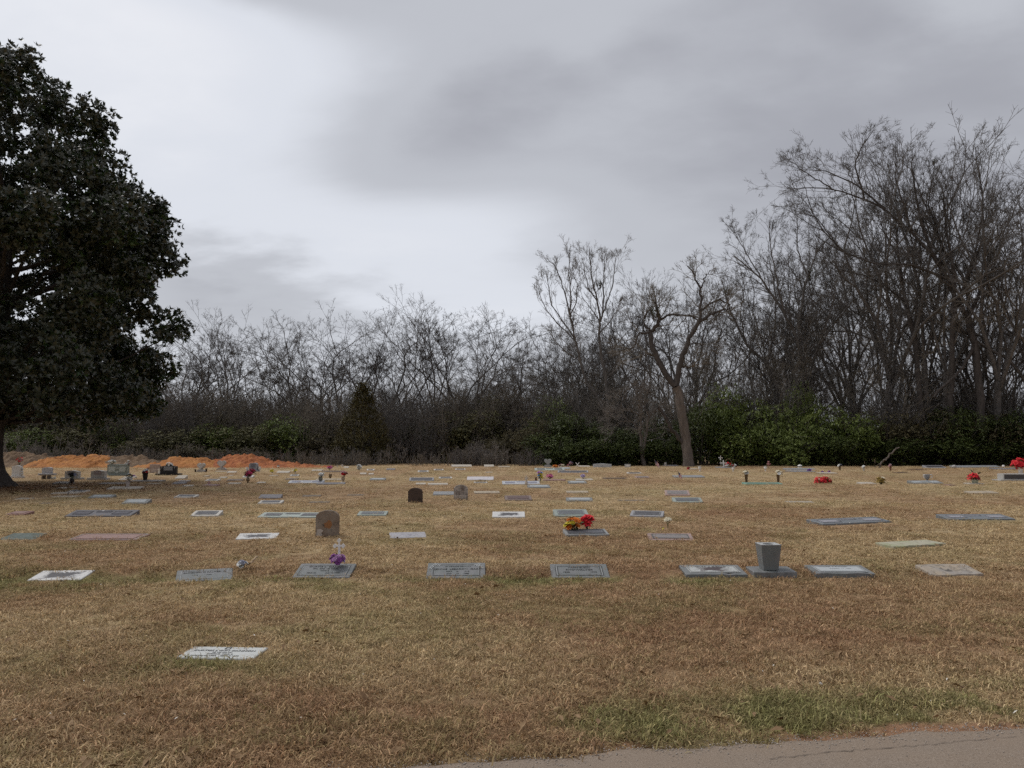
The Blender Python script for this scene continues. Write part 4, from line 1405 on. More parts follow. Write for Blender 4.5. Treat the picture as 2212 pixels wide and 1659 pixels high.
    Vl, Fl = leaf_cloud(pos[li], D, ax[li], rng.uniform(0.13, 0.22, m), rng.uniform(0.032, 0.048, m), 0.3)
    lm = leafmat('magnolia_leaf', (0.022, 0.042, 0.014), (0.080, 0.130, 0.042), 0.30, 0.5, 0.8, 0.0, (0.045, 0.048, 0.026))
    cr = obj('crown', mesh_np('magnolia_crown', Vl, [Fl], lm), t)
    cr['kind'] = 'stuff'


# ------------------------------------------------------------------ evergreen shrubs
def shrub_mesh(name, seed, w, h, n_spray, per, lm, L=(0.14, 0.26), W=(0.022, 0.04), droop=0.35, conical=False):
    rng = np.random.default_rng(seed)
    th = rng.uniform(0, 2 * np.pi, n_spray)
    if conical:
        zz = rng.random(n_spray) ** 1.3
        r = (w / 2) * (1 - zz) ** 0.85 * rng.uniform(0.45, 1.05, n_spray)
        z = zz * h
    else:
        nb = 15
        bc = []
        while len(bc) < nb:
            u = rng.normal(0, 1, 3)
            u /= np.linalg.norm(u)
            if u[2] < -0.2:
                continue
            u *= rng.uniform(0.35, 0.80)
            bc.append((u[0] * w / 2, u[1] * w / 2, h * 0.30 + u[2] * h * 0.66))
        bc = np.array(bc)
        bs = rng.uniform(0.16, 0.30, nb) * (w + h) * 0.5
        pick = rng.choice(nb, n_spray, p=bs ** 2 / (bs ** 2).sum())
        u = unit(rng.normal(0, 1, (n_spray, 3)))
        pp = bc[pick] + u * (bs[pick] * rng.uniform(0.6, 1.0, n_spray))[:, None] * np.array([1, 1, 0.8])
        low = rng.random(n_spray) < 0.18
        pp[low, 2] *= rng.uniform(0.1, 0.6, low.sum())
        pp[:, 2] = np.clip(pp[:, 2], 0.02 * h, None)
        r = np.hypot(pp[:, 0], pp[:, 1])
        th = np.arctan2(pp[:, 1], pp[:, 0])
        z = pp[:, 2] * (h * 0.98 / pp[:, 2].max())
    c = np.stack([r * np.cos(th), r * np.sin(th), z], 1)
    d = unit(np.stack([np.cos(th), np.sin(th), rng.uniform(0.0, 1.0, n_spray)], 1) + rng.normal(0, 0.35, (n_spray, 3)))
    ln = rng.uniform(0.5, 1.1, n_spray) * (0.10 * (w + h) * 0.5)
    P = grow(c, d, ln, 5, 0.12, -droop * 0.5, rng)
    li = np.repeat(np.arange(n_spray), per)
    t = rng.uniform(0, 4 - 1e-4, len(li))
    i = t.astype(int)
    f = (t - i)[:, None]
    pos = P[li, i] * (1 - f) + P[li, i + 1] * f
    dr = unit(P[li, i + 1] - P[li, i])
    q = unit(rng.normal(0, 1, pos.shape))
    D = unit(dr * 0.75 + q * 0.75 + np.array([0, 0, -droop * 0.5]))
    Vl, Fl = leaf_cloud(pos, D, np.tile([[0.05, 0.05, 1.0]], (len(pos), 1)), rng.uniform(*L, len(pos)), rng.uniform(*W, len(pos)), 0.2)
    foliage = mesh_np(name + '_foliage', Vl, [Fl], lm)
    ns = 16
    a = rng.uniform(0, 2 * np.pi, ns)
    b0 = np.stack([0.12 * w * np.cos(a) * rng.random(ns), 0.12 * w * np.sin(a) * rng.random(ns), np.full(ns, -0.1)], 1)
    Ps = grow(b0, np.stack([np.cos(a) * 0.35, np.sin(a) * 0.35, np.ones(ns)], 1), np.full(ns, 0.85 * h), 6, 0.10, 0.02, rng)
    if conical:
        Ps = grow(np.array([[0, 0, -0.1]]), np.array([[0, 0, 1.0]]), np.array([0.95 * h]), 6, 0.02, 0.0, rng)
        stems = tubes_mesh(name + '_stem', [(Ps, taper(np.array([0.09]), 6, 0.1), 6)], BARK_DARK)
    else:
        stems = tubes_mesh(name + '_stems', [(Ps, taper(np.full(ns, 0.035), 6, 0.25), 5)], BARK)
    return stems, foliage


def place_shrub(name, meshes, base_h, label, x, y, z, w, h, rz, group, cat='shrub', stem='stems'):
    t = thing(name, label, cat, (x, y, z), rz, group)
    t.scale = (w / base_h[0], w / base_h[0], h / base_h[1])
    obj(stem, meshes[0], t)
    obj('foliage', meshes[1], t)
    return t


def thicket_mesh(name, seed, h, ns, mat, leafy=None, spread=0.9):
    """a tangle of leafless saplings and brush as one mesh"""
    rng = np.random.default_rng(seed)
    a = rng.uniform(0, 2 * np.pi, ns)
    rr = np.sqrt(rng.random(ns)) * spread
    b0 = np.stack([rr * np.cos(a), rr * np.sin(a), np.full(ns, -0.1)], 1)
    lean = rng.uniform(0.0, 0.4, ns)
    P0 = grow(b0, np.stack([np.cos(a) * lean, np.sin(a) * lean, np.ones(ns)], 1), h * rng.uniform(0.55, 1.0, ns), 7, 0.10, 0.05, rng)
    R0 = taper(rng.uniform(0.014, 0.034, ns), 7, 0.3)
    P1, R1 = spawn(P0, R0, rng, 9, 0.15, 1.0, 0.7, 0.25, 0.25, 0.45, 5, 0.14, 0.08, 0.6, 0.009, 0.02, 0.4)
    P2, R2 = spawn(P1, R1, rng, 6, 0.1, 1.0, 0.7, 0.25, 0.3, 0.55, 3, 0.12, 0.05, 0.7, 0.007, 0.012, 0.5)
    return tubes_mesh(name, [(P0, R0, 4), (P1, R1, 3), (P2, R2, 3)], mat)


def build_woods():
    rng = np.random.default_rng(77)
    protos = {
        's1': tree_meshes('bare_tree_a', 'spread', 1), 's2': tree_meshes('bare_tree_b', 'spread', 2), 's3': tree_meshes('bare_tree_c', 'spread', 3, twig=TWIG_BROWN),
        'u1': tree_meshes('bare_tree_d', 'upright', 4), 'u2': tree_meshes('bare_tree_e', 'upright', 5), 'u3': tree_meshes('bare_tree_f', 'upright', 6, twig=TWIG_BROWN),
        'l1': tree_meshes('bare_tree_g', 'lean', 7), 'l2': tree_meshes('bare_tree_h', 'lean', 8),
    }

    def T(vx, vy, Y, kind, label, group, rz=None, wid=1.0, name='bare_tree'):
        p = wpt(vx, vy, Y)
        place_tree(name, protos[kind], label, (p[0], Y, 0.0 - max(0, (Y - 66) * 0.03)), p[2], rng.uniform(0, 6.28) if rz is None else rz, group, wid)

    gl, gc, gr = 'bare trees of the left wood', 'bare trees in the middle of the wood', 'tall bare trees at the right'
    for a in [
        (20, 760, 82, 's2', 'bare tree glimpsed low behind the magnolia trunk'), (130, 740, 80, 's1', 'bare tree hidden mostly behind the magnolia crown'),
        (300, 728, 80, 's3', 'bare tree peeping out at the lower right of the magnolia crown'), (385, 705, 76, 's1', 'bare round-crowned tree just right of the magnolia'),
        (432, 690, 80, 's2', 'fine-twigged bare tree above the left orange clay heap'), (505, 664, 74, 'u1', 'bare tree with the highest crown between magnolia and cedar'),
        (565, 684, 79, 's3', 'olive-tinged bare tree right of the highest crown of the left wood'), (612, 700, 84, 'u3', 'slender bare tree in the dip of the left skyline'),
        (668, 698, 76, 's1', 'bare tree leaning its twigs over the dark cedar from the left'), (730, 672, 80, 's2', 'twiggy bare tree above and left of the cedar'),
        (785, 656, 74, 'u2', 'tall bare tree rising straight behind the cedar'), (828, 690, 82, 's3', 'brownish bare tree behind and right of the cedar'),
        (878, 664, 78, 's2', 'bare tree with upswept twigs left of the tallest middle tree'), (948, 628, 72, 'u1', 'tallest bare tree in the middle of the far wood'),
        (1005, 662, 74, 's1', 'wide bare tree right of the tallest middle tree'), (1058, 690, 76, 'l1', 'bare tree with arching branches at the gap in the skyline'),
    ]:
        T(a[0], a[1] - 14, *a[2:], gl, wid=1.3)
    for a in [
        (1095, 716, 70, 's2', 'bare tree closing the dip left of the two tall pale trees'), (1235, 668, 68, 's1', 'bare tree behind the left one of the two tall pale trees'), (1275, 640, 72, 's3', 'bare tree between the two tall pale trees'), (1325, 628, 70, 's2', 'bare tree behind the right one of the two tall pale trees'), (1150, 705, 67, 's1', 'round bare tree just left of the two tall pale trees'),
        (1130, 712, 66, 's3', 'short bare tree at the left foot of the two tall pale trees'), (1180, 690, 70, 'u3', 'brown twiggy tree left of the two tall pale trees'),
        (1345, 585, 72, 'u2', 'slim bare tree right of the two tall pale trees'), (1392, 556, 68, 'u1', 'straight bare tree behind the forked tree, left side'),
        (1452, 590, 74, 's2', 'spreading bare tree directly behind the forked tree'), (1508, 566, 70, 's1', 'bare tree whose crown tops the right fork of the forked tree'),
        (1560, 600, 76, 'u3', 'brown bare tree just right of the forked tree'), (1595, 548, 66, 'l2', 'bare tree arching left above the evergreen hedge'),
        (1640, 525, 72, 's3', 'bare tree in the step of the skyline, right of the forked tree'),
    ]:
        T(*a, gc)
    for a in [
        (1700, 515, 68, 's2', 'bare tree left of the tallest spreading tree'), (1755, 495, 64, 'u2', 'straight bare trunk left of the tallest spreading tree'),
        (1800, 480, 74, 's1', 'dense bare tree under the outstretched left boughs of the tallest tree'), (1830, 420, 70, 'u1', 'second straight trunk below the outstretched left boughs'),
        (1925, 320, 72, 's3', 'bare tree behind the tallest tree, left of its trunk'), (2075, 282, 66, 's3', 'bare tree with rounded top right of the tallest tree'),
        (2010, 330, 61, 'u1', 'bare trunk standing close left of the thick right-hand tree'), (2120, 290, 60, 's1', 'thick bare tree nearly at the right edge'),
        (2190, 300, 64, 'u2', 'bare tree cut off by the right edge'), (2240, 310, 60, 's2', 'bare tree leaning in from beyond the right edge'),
        (2155, 420, 70, 's3', 'brown tangled tree low at the right edge'), (1960, 420, 76, 's2', 'bare tree far behind between the right-hand trunks'),
        (1675, 640, 62, 'u3', 'slim mid-height tree just above the leafy column in the hedge'), (1775, 600, 63, 'l1', 'slanting mid-height tree right of the leafy column'),
        (1845, 560, 66, 's1', 'mid-height bare tree above the long-leaved hedge bush'), (1890, 640, 62, 'u1', 'short bare tree above the bronze vases'),
        (1975, 560, 64, 'l2', 'slanting bare tree behind the dark trunks'), (2040, 520, 68, 's2', 'bare tree filling the gap between the dark trunks and the thick tree'),
        (2100, 600, 62, 'u2', 'short straight tree right of the tallest tree'), (2200, 560, 61, 'l1', 'slanting bare tree at the right edge'),
        (1725, 560, 70, 's3', 'bare tree behind the leafy column'), (1530, 680, 66, 'u3', 'short twiggy tree right behind the forked tree'), (1420, 700, 64, 's2', 'low bare tree behind the left fork of the forked tree'),
        (1300, 720, 66, 's3', 'low brown tree at the feet of the two tall pale trees'), (1890, 300, 64, 's1', 'high bare crown left of the top of the tallest tree'), (1985, 245, 62, 'u1', 'high bare crown right at the top of the tallest tree'),
    ]:
        T(*a, gr)
    # ------------- named individual trees, limbs read from the photo (view px -> the plane of the tree)
    def Z4(x, y):          # crop coordinates of the forked-tree close-up -> view px
        return (1900 + x * 0.5726) / 1.8228, (950 + y * 0.5726) / 1.8228

    def Z5(x, y):
        return (2800 + x * 0.9039) / 1.8228, (400 + y * 0.9039) / 1.8228

    def custom(name, label, Y, conv, limbs, seed, bk, tw, n=(9, 7, 6), jy=0.5, up=0.08, l2=(0.3, 0.5), slim=0.68):
        r = np.random.default_rng(seed)
        first = wpt(*conv(*limbs[0][0][0]), Y)
        base = np.array([first[0], Y, 0.0])
        t = thing(name, label, 'tree', tuple(base), 0.0, None)
        polys, rads, tip = [], [], []
        ends = {}
        for pts, ra, rb in limbs:
            W = np.array([wpt(*conv(*q), Y) for q in pts]) - base
            k0 = ends.get(tuple(pts[0]), 0.0)
            dy = np.linspace(0, 1, len(W)) * r.normal(0, jy) + k0
            W[:, 1] += dy
            for q, w in zip(pts, dy):
                ends[tuple(q)] = w
            polys.append(resample(W, 12, r, 0.05 if name == 'forked_tree' else 0.03))
            rads.append(np.linspace(ra, rb, 12) * slim)
        polys[0][0, 2] = -0.2
        rads[0][0] *= 1.35
        P, Rr = np.array(polys), np.array(rads)
        obj('trunk', tubes_mesh(name + '_trunk', [(P[:1], Rr[:1], 10)], bk), t)
        obj('limbs', tubes_mesh(name + '_limbs', [(P[1:], Rr[1:], 7)], BARK_DARK if name == 'forked_tree' else bk), t)  # forked tree: backlit look of its limbs put into a darker bark colour
        k = [q for q in range(1, len(limbs)) if limbs[q][2] < 0.12]
        Pk, Rk = P[k], Rr[k]
        ll = np.linalg.norm(Pk[:, 1:] - Pk[:, :-1], axis=2).sum(1)
        lev = dicho(Pk[:, 8], Pk[:, 9] - Pk[:, 8], np.clip(ll * 0.08, 0.5, 0.9), Rk[:, 8] * 0.7, 6, r, 0.27, 0.5, up * 0.3, 0.09, 0.85, 0.72, 2, 0.0085)
        sp, sr = spawn(Pk, Rk, r, n[0], 0.18, 0.98, 0.65, 0.2, 0.12, 0.22, 5, 0.12, up, 0.45, 0.012, 0.06, 0.6, 0.5)
        lev += [(sp, sr, 4)]
        sl = np.linalg.norm(sp[:, 1:] - sp[:, :-1], axis=2).sum(1)
        lev += dicho(sp[:, -1], sp[:, -1] - sp[:, -2], np.clip(sl * 0.5, 0.5, 1.2), sr[:, -1] * 0.9, n[1] - 2, r, 0.26, 0.5, up * 0.3, 0.09, 0.84, 0.74, 2, 0.0085, 2)
        if name != 'fallen_branch':
            obj('twigs', tubes_mesh(name + '_twigs', lev, tw), t)
        return t

    custom('forked_tree', 'gnarled forked tree with a scaly pale trunk standing in front of the hedge', 54.5, Z4, [
        ([(1420, 1552), (1395, 1380), (1370, 1200), (1345, 1040), (1325, 1000)], 0.43, 0.34),
        ([(1325, 1000), (1285, 960), (1240, 880), (1195, 780), (1165, 700), (1160, 620)], 0.28, 0.20),
        ([(1160, 620), (1200, 580), (1225, 530), (1205, 470), (1192, 410)], 0.19, 0.09),
        ([(1225, 530), (1290, 500), (1370, 495), (1440, 515), (1500, 540)], 0.10, 0.05),
        ([(1160, 620), (1080, 640), (1030, 740), (930, 760)], 0.11, 0.04), ([(1160, 620), (1110, 560), (1140, 480), (1170, 440)], 0.10, 0.05),
        ([(1195, 780), (1130, 775), (1070, 795)], 0.09, 0.05),
        ([(1325, 1000), (1345, 870), (1370, 780), (1400, 720), (1440, 650), (1490, 550)], 0.26, 0.17),
        ([(1490, 550), (1560, 510), (1630, 480), (1695, 465)], 0.14, 0.06), ([(1490, 550), (1500, 480), (1495, 330), (1460, 230), (1400, 180)], 0.13, 0.05),
        ([(1500, 480), (1600, 410), (1650, 395), (1720, 430)], 0.10, 0.04), ([(1495, 330), (1530, 250), (1590, 180)], 0.07, 0.03),
        ([(1385, 1400), (1330, 1330), (1260, 1240), (1213, 1150)], 0.19, 0.13), ([(1345, 870), (1400, 862), (1440, 872)], 0.10, 0.07),
        ([(1400, 720), (1450, 700), (1490, 720)], 0.08, 0.04)], 31, bark('pale_trunk', (0.22, 0.185, 0.16), (0.075, 0.06, 0.05), 7.0), TWIG_BROWN, (8, 6, 5), 0.6, 0.08, slim=0.85)
    custom('sapling_pair', 'small bare two-stemmed tree left of the forked tree', 56.0, Z4, [
        ([(1112, 1548), (1100, 1480), (1097, 1400)], 0.17, 0.13), ([(1097, 1400), (1093, 1300), (1095, 1200), (1080, 1120)], 0.12, 0.05),
        ([(1100, 1480), (1122, 1390), (1135, 1300), (1150, 1205)], 0.11, 0.06), ([(1150, 1205), (1210, 1140), (1260, 1110)], 0.06, 0.03),
        ([(1150, 1205), (1120, 1130), (1110, 1080)], 0.06, 0.03), ([(1095, 1200), (1020, 1160), (960, 1150)], 0.05, 0.02), ([(1093, 1300), (1030, 1240), (960, 1235)], 0.045, 0.02)],
        32, bark('pale_trunk', (0, 0, 0), (0, 0, 0)), TWIG_PALE, (9, 7, 6), 0.5, 0.03, slim=0.95)
    custom('tall_pale_tree', 'left one of two tall pale bare trees, leaning left', 62.0, Z4, [
        ([(912, 1500), (905, 1390), (860, 1200), (800, 1080), (720, 980)], 0.22, 0.18), ([(720, 980), (670, 820), (640, 690), (600, 520)], 0.17, 0.08),
        ([(600, 520), (575, 400), (530, 250), (480, 150)], 0.10, 0.03), ([(600, 520), (605, 380), (590, 230), (595, 90)], 0.11, 0.03),
        ([(640, 690), (560, 560), (470, 420), (440, 190)], 0.09, 0.03), ([(640, 690), (500, 560), (400, 420), (380, 330)], 0.08, 0.03),
        ([(600, 520), (650, 400), (660, 280), (630, 140)], 0.08, 0.03), ([(670, 820), (560, 740), (480, 640)], 0.08, 0.03)], 33, BARK, TWIG_PALE, (8, 6, 5), 0.9, 0.16, (0.3, 0.5))
    custom('tall_pale_tree', 'right one of two tall pale bare trees, with a mistletoe clump', 62.5, Z4, [
        ([(880, 1500), (872, 1200), (850, 950), (815, 780)], 0.23, 0.18), ([(815, 780), (798, 640), (805, 560)], 0.17, 0.12),
        ([(805, 560), (785, 430), (740, 270), (722, 65)], 0.13, 0.03), ([(805, 560), (825, 500), (832, 300), (840, 95)], 0.12, 0.03),
        ([(785, 430), (715, 330), (690, 180)], 0.08, 0.03), ([(825, 500), (880, 340), (890, 140)], 0.08, 0.03), ([(798, 640), (860, 570), (920, 480)], 0.08, 0.03),
        ([(805, 560), (740, 480), (670, 400)], 0.07, 0.03), ([(850, 950), (940, 860), (1000, 790)], 0.08, 0.03)], 34, BARK, TWIG_PALE, (8, 6, 5), 0.9, 0.16, (0.3, 0.5))
    custom('forking_tree', 'bare tree forking low above the hedge at the right', 65.0, Z5, [
        ([(380, 1590), (378, 1300), (375, 1170)], 0.40, 0.32), ([(375, 1170), (340, 1040), (285, 940), (180, 790), (60, 700)], 0.24, 0.06),
        ([(375, 1170), (360, 1000), (390, 850), (415, 760), (460, 650), (545, 560)], 0.22, 0.05), ([(285, 940), (240, 800), (200, 650), (190, 580)], 0.13, 0.03),
        ([(415, 760), (380, 640), (390, 500)], 0.11, 0.03), ([(375, 1170), (450, 1060), (500, 1000), (560, 900)], 0.14, 0.04), ([(180, 790), (110, 680), (60, 600)], 0.08, 0.03)],
        35, BARK, TWIG, (10, 7, 6), 1.2)
    custom('leaning_tree', 'bare tree with a trunk leaning far to the left above the hedge', 66.0, Z5, [
        ([(300, 1590), (270, 1250), (220, 1150)], 0.30, 0.26), ([(220, 1150), (130, 1070), (60, 930), (20, 800)], 0.20, 0.05), ([(220, 1150), (260, 1000), (265, 850), (240, 700)], 0.16, 0.04),
        ([(130, 1070), (90, 950), (100, 820)], 0.10, 0.03), ([(220, 1150), (310, 1120), (330, 950)], 0.11, 0.04)], 36, BARK, TWIG, (9, 7, 6), 1.2)
    custom('spreading_tree', 'tallest bare tree, its boughs reaching far to the left over the hedge', 58.5, Z5, [
        ([(1190, 1600), (1190, 1290), (1182, 1050), (1170, 930)], 0.46, 0.38), ([(1170, 930), (1110, 850), (1060, 760), (985, 650)], 0.26, 0.19),
        ([(985, 650), (900, 550), (790, 450), (700, 400), (560, 350), (420, 340), (330, 372)], 0.16, 0.03), ([(985, 650), (930, 480), (910, 320), (905, 180)], 0.20, 0.04),
        ([(790, 450), (680, 320), (570, 240), (470, 215)], 0.13, 0.03), ([(700, 400), (650, 250), (675, 180), (715, 120)], 0.12, 0.03), ([(900, 550), (820, 330), (810, 180)], 0.13, 0.03),
        ([(1060, 760), (900, 700), (740, 690), (600, 640), (480, 560)], 0.18, 0.04), ([(1170, 930), (1190, 760), (1110, 600), (1060, 400), (1010, 200)], 0.22, 0.04),
        ([(1190, 760), (1250, 560), (1230, 380), (1180, 180)], 0.20, 0.04), ([(1170, 930), (1230, 820), (1300, 700), (1360, 560)], 0.24, 0.06), ([(1110, 600), (1000, 420), (990, 250)], 0.14, 0.03),
        ([(1182, 1050), (1120, 1140), (1060, 1200), (1000, 1240), (940, 1290)], 0.20, 0.12), ([(560, 350), (450, 270), (380, 210)], 0.08, 0.03), ([(600, 640), (480, 490), (420, 480)], 0.08, 0.03)],
        37, BARK_DARK, TWIG, (14, 7, 5), 1.6, 0.03)
    custom('dark_trunk_tree', 'straight dark trunk just left of the tallest spreading tree', 60.0, Z5, [
        ([(935, 1600), (938, 1290), (935, 1000)], 0.34, 0.28), ([(935, 1000), (900, 850), (880, 650), (870, 420)], 0.28, 0.05), ([(935, 1000), (960, 850), (985, 700), (1000, 520)], 0.22, 0.05),
        ([(900, 850), (800, 760), (720, 720), (620, 690)], 0.15, 0.04), ([(880, 650), (800, 520), (760, 430)], 0.11, 0.03)], 38, BARK_DARK, TWIG, (10, 7, 6), 1.2)
    custom('dark_trunk_tree', 'dark trunk close to the tallest spreading tree, bowed near the top', 59.5, Z5, [
        ([(1050, 1600), (1045, 1290), (1055, 930)], 0.34, 0.28), ([(1055, 930), (1060, 760), (1020, 600), (1000, 400)], 0.28, 0.05), ([(1055, 930), (1100, 800), (1150, 650), (1180, 450)], 0.22, 0.05),
        ([(1060, 760), (960, 640), (880, 560)], 0.13, 0.04)], 39, BARK_DARK, TWIG, (10, 7, 6), 1.2)
    custom('fallen_branch', 'pale broken branch slanting down from the hedge to the lawn', 51.0, lambda x, y: ((3232 + x * 0.36166) / 1.8228, (1740 + y * 0.36166) / 1.8228), [
        ([(635, 296), (640, 235), (690, 185)], 0.05, 0.045), ([(690, 185), (740, 140), (790, 75), (835, 55)], 0.045, 0.03), ([(640, 235), (600, 255), (570, 275)], 0.02, 0.01)],
        40, bark('pale_trunk', (0, 0, 0), (0, 0, 0)), TWIG_PALE, (4, 3, 2), 0.2, slim=1.3)
    # mistletoe
    mm = leafmat('mistletoe_leaf', (0.05, 0.055, 0.015), (0.12, 0.12, 0.035), 0.6, 0.3)
    ms, mf = shrub_mesh('mistletoe', 91, 1.0, 1.0, 60, 7, mm, (0.08, 0.16), (0.02, 0.035))
    for (conv, x, y, Y, s, lab) in [(Z4, 800, 300, 62.3, 0.75, 'green mistletoe ball in the right one of the two tall pale trees'),
                                    (Z5, 970, 265, 58.8, 0.5, 'small mistletoe tuft near the top of the tallest tree'),
                                    (Z4, 1680, 345, 55.0, 0.6, 'orange-brown leaf clump at the tip of the right fork of the forked tree'), (Z4, 1185, 500, 54.6, 0.9, 'green creeper tuft on the left fork of the forked tree'), (Z5, 430, 755, 65.0, 1.0, 'mistletoe ball in the bare tree forking above the hedge')]:
        p = wpt(*conv(x, y), Y)
        place_shrub('mistletoe', (ms, mf), (1, 1), lab, p[0], p[1], p[2] - 0.4 * s, s, s, rng.uniform(0, 6), 'mistletoe clumps in the bare trees', 'mistletoe')

    # ------------- evergreen shrubs along the edge of the lawn
    gA = leafmat('privet_leaf', (0.075, 0.105, 0.024), (0.25, 0.30, 0.080), 0.5, 0.35, 0.7, 0.1)
    gB = leafmat('laurel_leaf', (0.042, 0.058, 0.016), (0.14, 0.172, 0.050), 0.45, 0.4, 0.8, 0.1)
    gC = leafmat('olive_leaf', (0.085, 0.085, 0.036), (0.20, 0.185, 0.085), 0.6, 0.25, 0.7, 0.1)
    gD = leafmat('brown_green_leaf', (0.060, 0.052, 0.026), (0.15, 0.125, 0.062), 0.6, 0.25, 0.8, 0.1)
    ce = leafmat('cedar_leaf', (0.050, 0.045, 0.018), (0.14, 0.115, 0.042), 0.7, 0.2, 1.2)
    B = (5.0, 5.0)
    SH = {
        'a': shrub_mesh('privet', 1, 5, 5, 1500, 11, gA), 'b': shrub_mesh('laurel', 2, 5, 5, 1500, 11, gB), 'c': shrub_mesh('olive_shrub', 3, 5, 5, 1300, 10, gC),
        'd': shrub_mesh('brown_shrub', 4, 5, 5, 1300, 10, gD), 'e': shrub_mesh('privet_tall', 5, 5, 5, 1500, 11, gA, (0.16, 0.34), (0.02, 0.034), 0.6),
        'f': shrub_mesh('cedar', 6, 5, 5, 1700, 14, ce, (0.10, 0.22), (0.015, 0.03), 0.15, True),
    }

    def shrub(vx, vtop, vbase, wpx, Y, k, label, group, cat='shrub', name='evergreen_shrub', stem='stems'):
        top = wpt(vx, vtop, Y)
        base = 0.05
        w = wpx / 1664.0 * Y
        place_shrub(name, SH[k], B, label, top[0], Y, base, w, top[2] - base, rng.uniform(0, 6.28), group, cat, stem)
    hr = 'evergreen hedge along the right of the lawn'
    hm = 'evergreen shrubs in the middle of the wood edge'
    hl = 'shrubs behind the clay heaps'
    for a in [
        (1510, 868, 0, 130, 58.5, 'b', 'dark evergreen bush right behind the forked trunk', hr), (1562, 826, 0, 150, 60.5, 'a', 'tall green bush with the highest crest right of the forked tree', hr),
        (1625, 862, 0, 150, 59.5, 'e', 'drooping green bush in the hedge, right of the highest crest', hr), (1600, 920, 0, 150, 57.0, 'a', 'bright low bush behind the white cross and flower basket', hr),
        (1722, 822, 0, 95, 60.5, 'a', 'ivy-clad green column of leaves in the middle of the hedge', hr), (1690, 870, 0, 150, 58.8, 'e', 'drooping bright green bush below the leafy column', hr),
        (1765, 872, 0, 170, 58.6, 'e', 'long-leaved green bush right of the leafy column', hr), (1700, 935, 0, 140, 56.6, 'e', 'low arching bush behind the left white urn at the hedge foot', hr), (1840, 888, 0, 170, 58.4, 'a', 'green bush behind the bronze vases at the hedge foot', hr),
        (1800, 940, 0, 150, 56.6, 'b', 'low shaded bush behind the red flower mound', hr), (1915, 892, 0, 160, 58.6, 'd', 'brown-green bush above the broken branch', hr), (1990, 885, 0, 170, 58.6, 'd', 'brown-green bush behind the silver urn', hr),
        (2065, 875, 0, 180, 58.8, 'b', 'dark bush behind the potted poinsettia', hr), (2140, 890, 0, 170, 58.4, 'd', 'dull brown-green bush near the right edge', hr), (2215, 880, 0, 180, 58.4, 'b', 'dark green bush at the right edge behind the big red bouquet', hr),
        (1940, 945, 0, 150, 56.8, 'b', 'low dark bush at the lawn edge right of the broken branch', hr), (2050, 940, 0, 160, 56.8, 'b', 'low dark bush at the lawn edge below the thick right-hand tree', hr), (2150, 945, 0, 160, 56.8, 'b', 'low dark bush at the lawn edge near the right border', hr),
        (2290, 900, 0, 190, 57.5, 'd', 'bush just beyond the right edge', hr),
        (1195, 852, 0, 130, 62.5, 'a', 'round green bush above the far heart headstone', hm), (1150, 900, 0, 120, 60.0, 'd', 'brown-green bush left of the round green bush', hm), (1245, 890, 0, 140, 60.0, 'b', 'dark bush right of the round green bush', hm),
        (1310, 915, 0, 140, 58.8, 'b', 'dark bush behind the long low white headstone', hm), (1375, 925, 0, 120, 58.8, 'b', 'dark bush behind the small two-stemmed tree', hm), (1440, 900, 0, 130, 59.5, 'b', 'dark bush left of the forked trunk', hm),
        (1190, 935, 0, 130, 57.5, 'b', 'low dark bush directly behind the far heart headstone', hm), (1275, 948, 0, 130, 57.0, 'b', 'low dark bush behind the crossed white sticks', hm), (1095, 930, 0, 110, 62.0, 'd', 'brownish bush left of the far heart headstone', hm),
        (1340, 955, 0, 120, 56.8, 'b', 'low dark bush behind the small plaque headstone', hm), (1430, 950, 0, 110, 57.0, 'b', 'low dark bush between the two-stemmed tree and the forked tree', hm),
        (1085, 850, 0, 130, 70.0, 'c', 'olive bush high at the gap in the skyline', hm),
        (35, 930, 0, 120, 62, 'a', 'green shrub right of the magnolia trunk behind the grassy heap', hl), (100, 918, 0, 140, 64, 'a', 'second green shrub behind the grassy heap', hl), (180, 925, 0, 140, 63, 'c', 'olive shrub behind the left orange heap', hl),
        (262, 905, 0, 150, 66, 'a', 'dim green shrub above the green double headstone', hl), (335, 935, 0, 130, 62, 'd', 'brown shrub above the pink headstone', hl), (400, 925, 0, 150, 63, 'c', 'olive shrub above the black headstone', hl),
        (470, 915, 0, 150, 64, 'a', 'dull green shrub above the heart headstones', hl), (545, 920, 0, 150, 64, 'c', 'olive shrub left of the green shrub by the cedar', hl), (628, 895, 0, 150, 65, 'a', 'green shrub left of the cedar', hl),
        (700, 935, 0, 120, 63, 'd', 'brown shrub at the left foot of the cedar', hl), (420, 960, 0, 130, 59, 'd', 'low dark shrub right behind the middle orange heap', hl), (530, 965, 0, 130, 59, 'd', 'low dark shrub behind the right orange heap', hl),
    ]:
        shrub(*a)
    shrub(784, 832, 0, 150, 61.5, 'f', 'dark conical cedar in the middle of the left wood', None, 'tree', 'cedar_tree', 'trunk')

    # ------------- brush and far wood that read as one mass
    def Zg(y):
        return -np.clip((y - 66) * 0.03, 0, 6)
    th = [thicket_mesh('brush_a', 1, 5.0, 16, TWIG_BROWN), thicket_mesh('brush_b', 2, 5.0, 18, TWIG), thicket_mesh('brush_c', 3, 5.0, 15, TWIG_BROWN)]
    n = 400
    x = rng.uniform(-55, 9, n)
    y = rng.uniform(64.5, 84, n)
    hh = rng.uniform(0.65, 1.65, n)
    k = x < 8
    x2 = rng.uniform(0, 52, 115)
    y2 = rng.uniform(60.5, 74, 115)
    X, Yv, Hs = np.concatenate([x[k], x2]), np.concatenate([y[k], y2]), np.concatenate([hh[k], rng.uniform(0.7, 1.9, 115)])
    m = len(X)
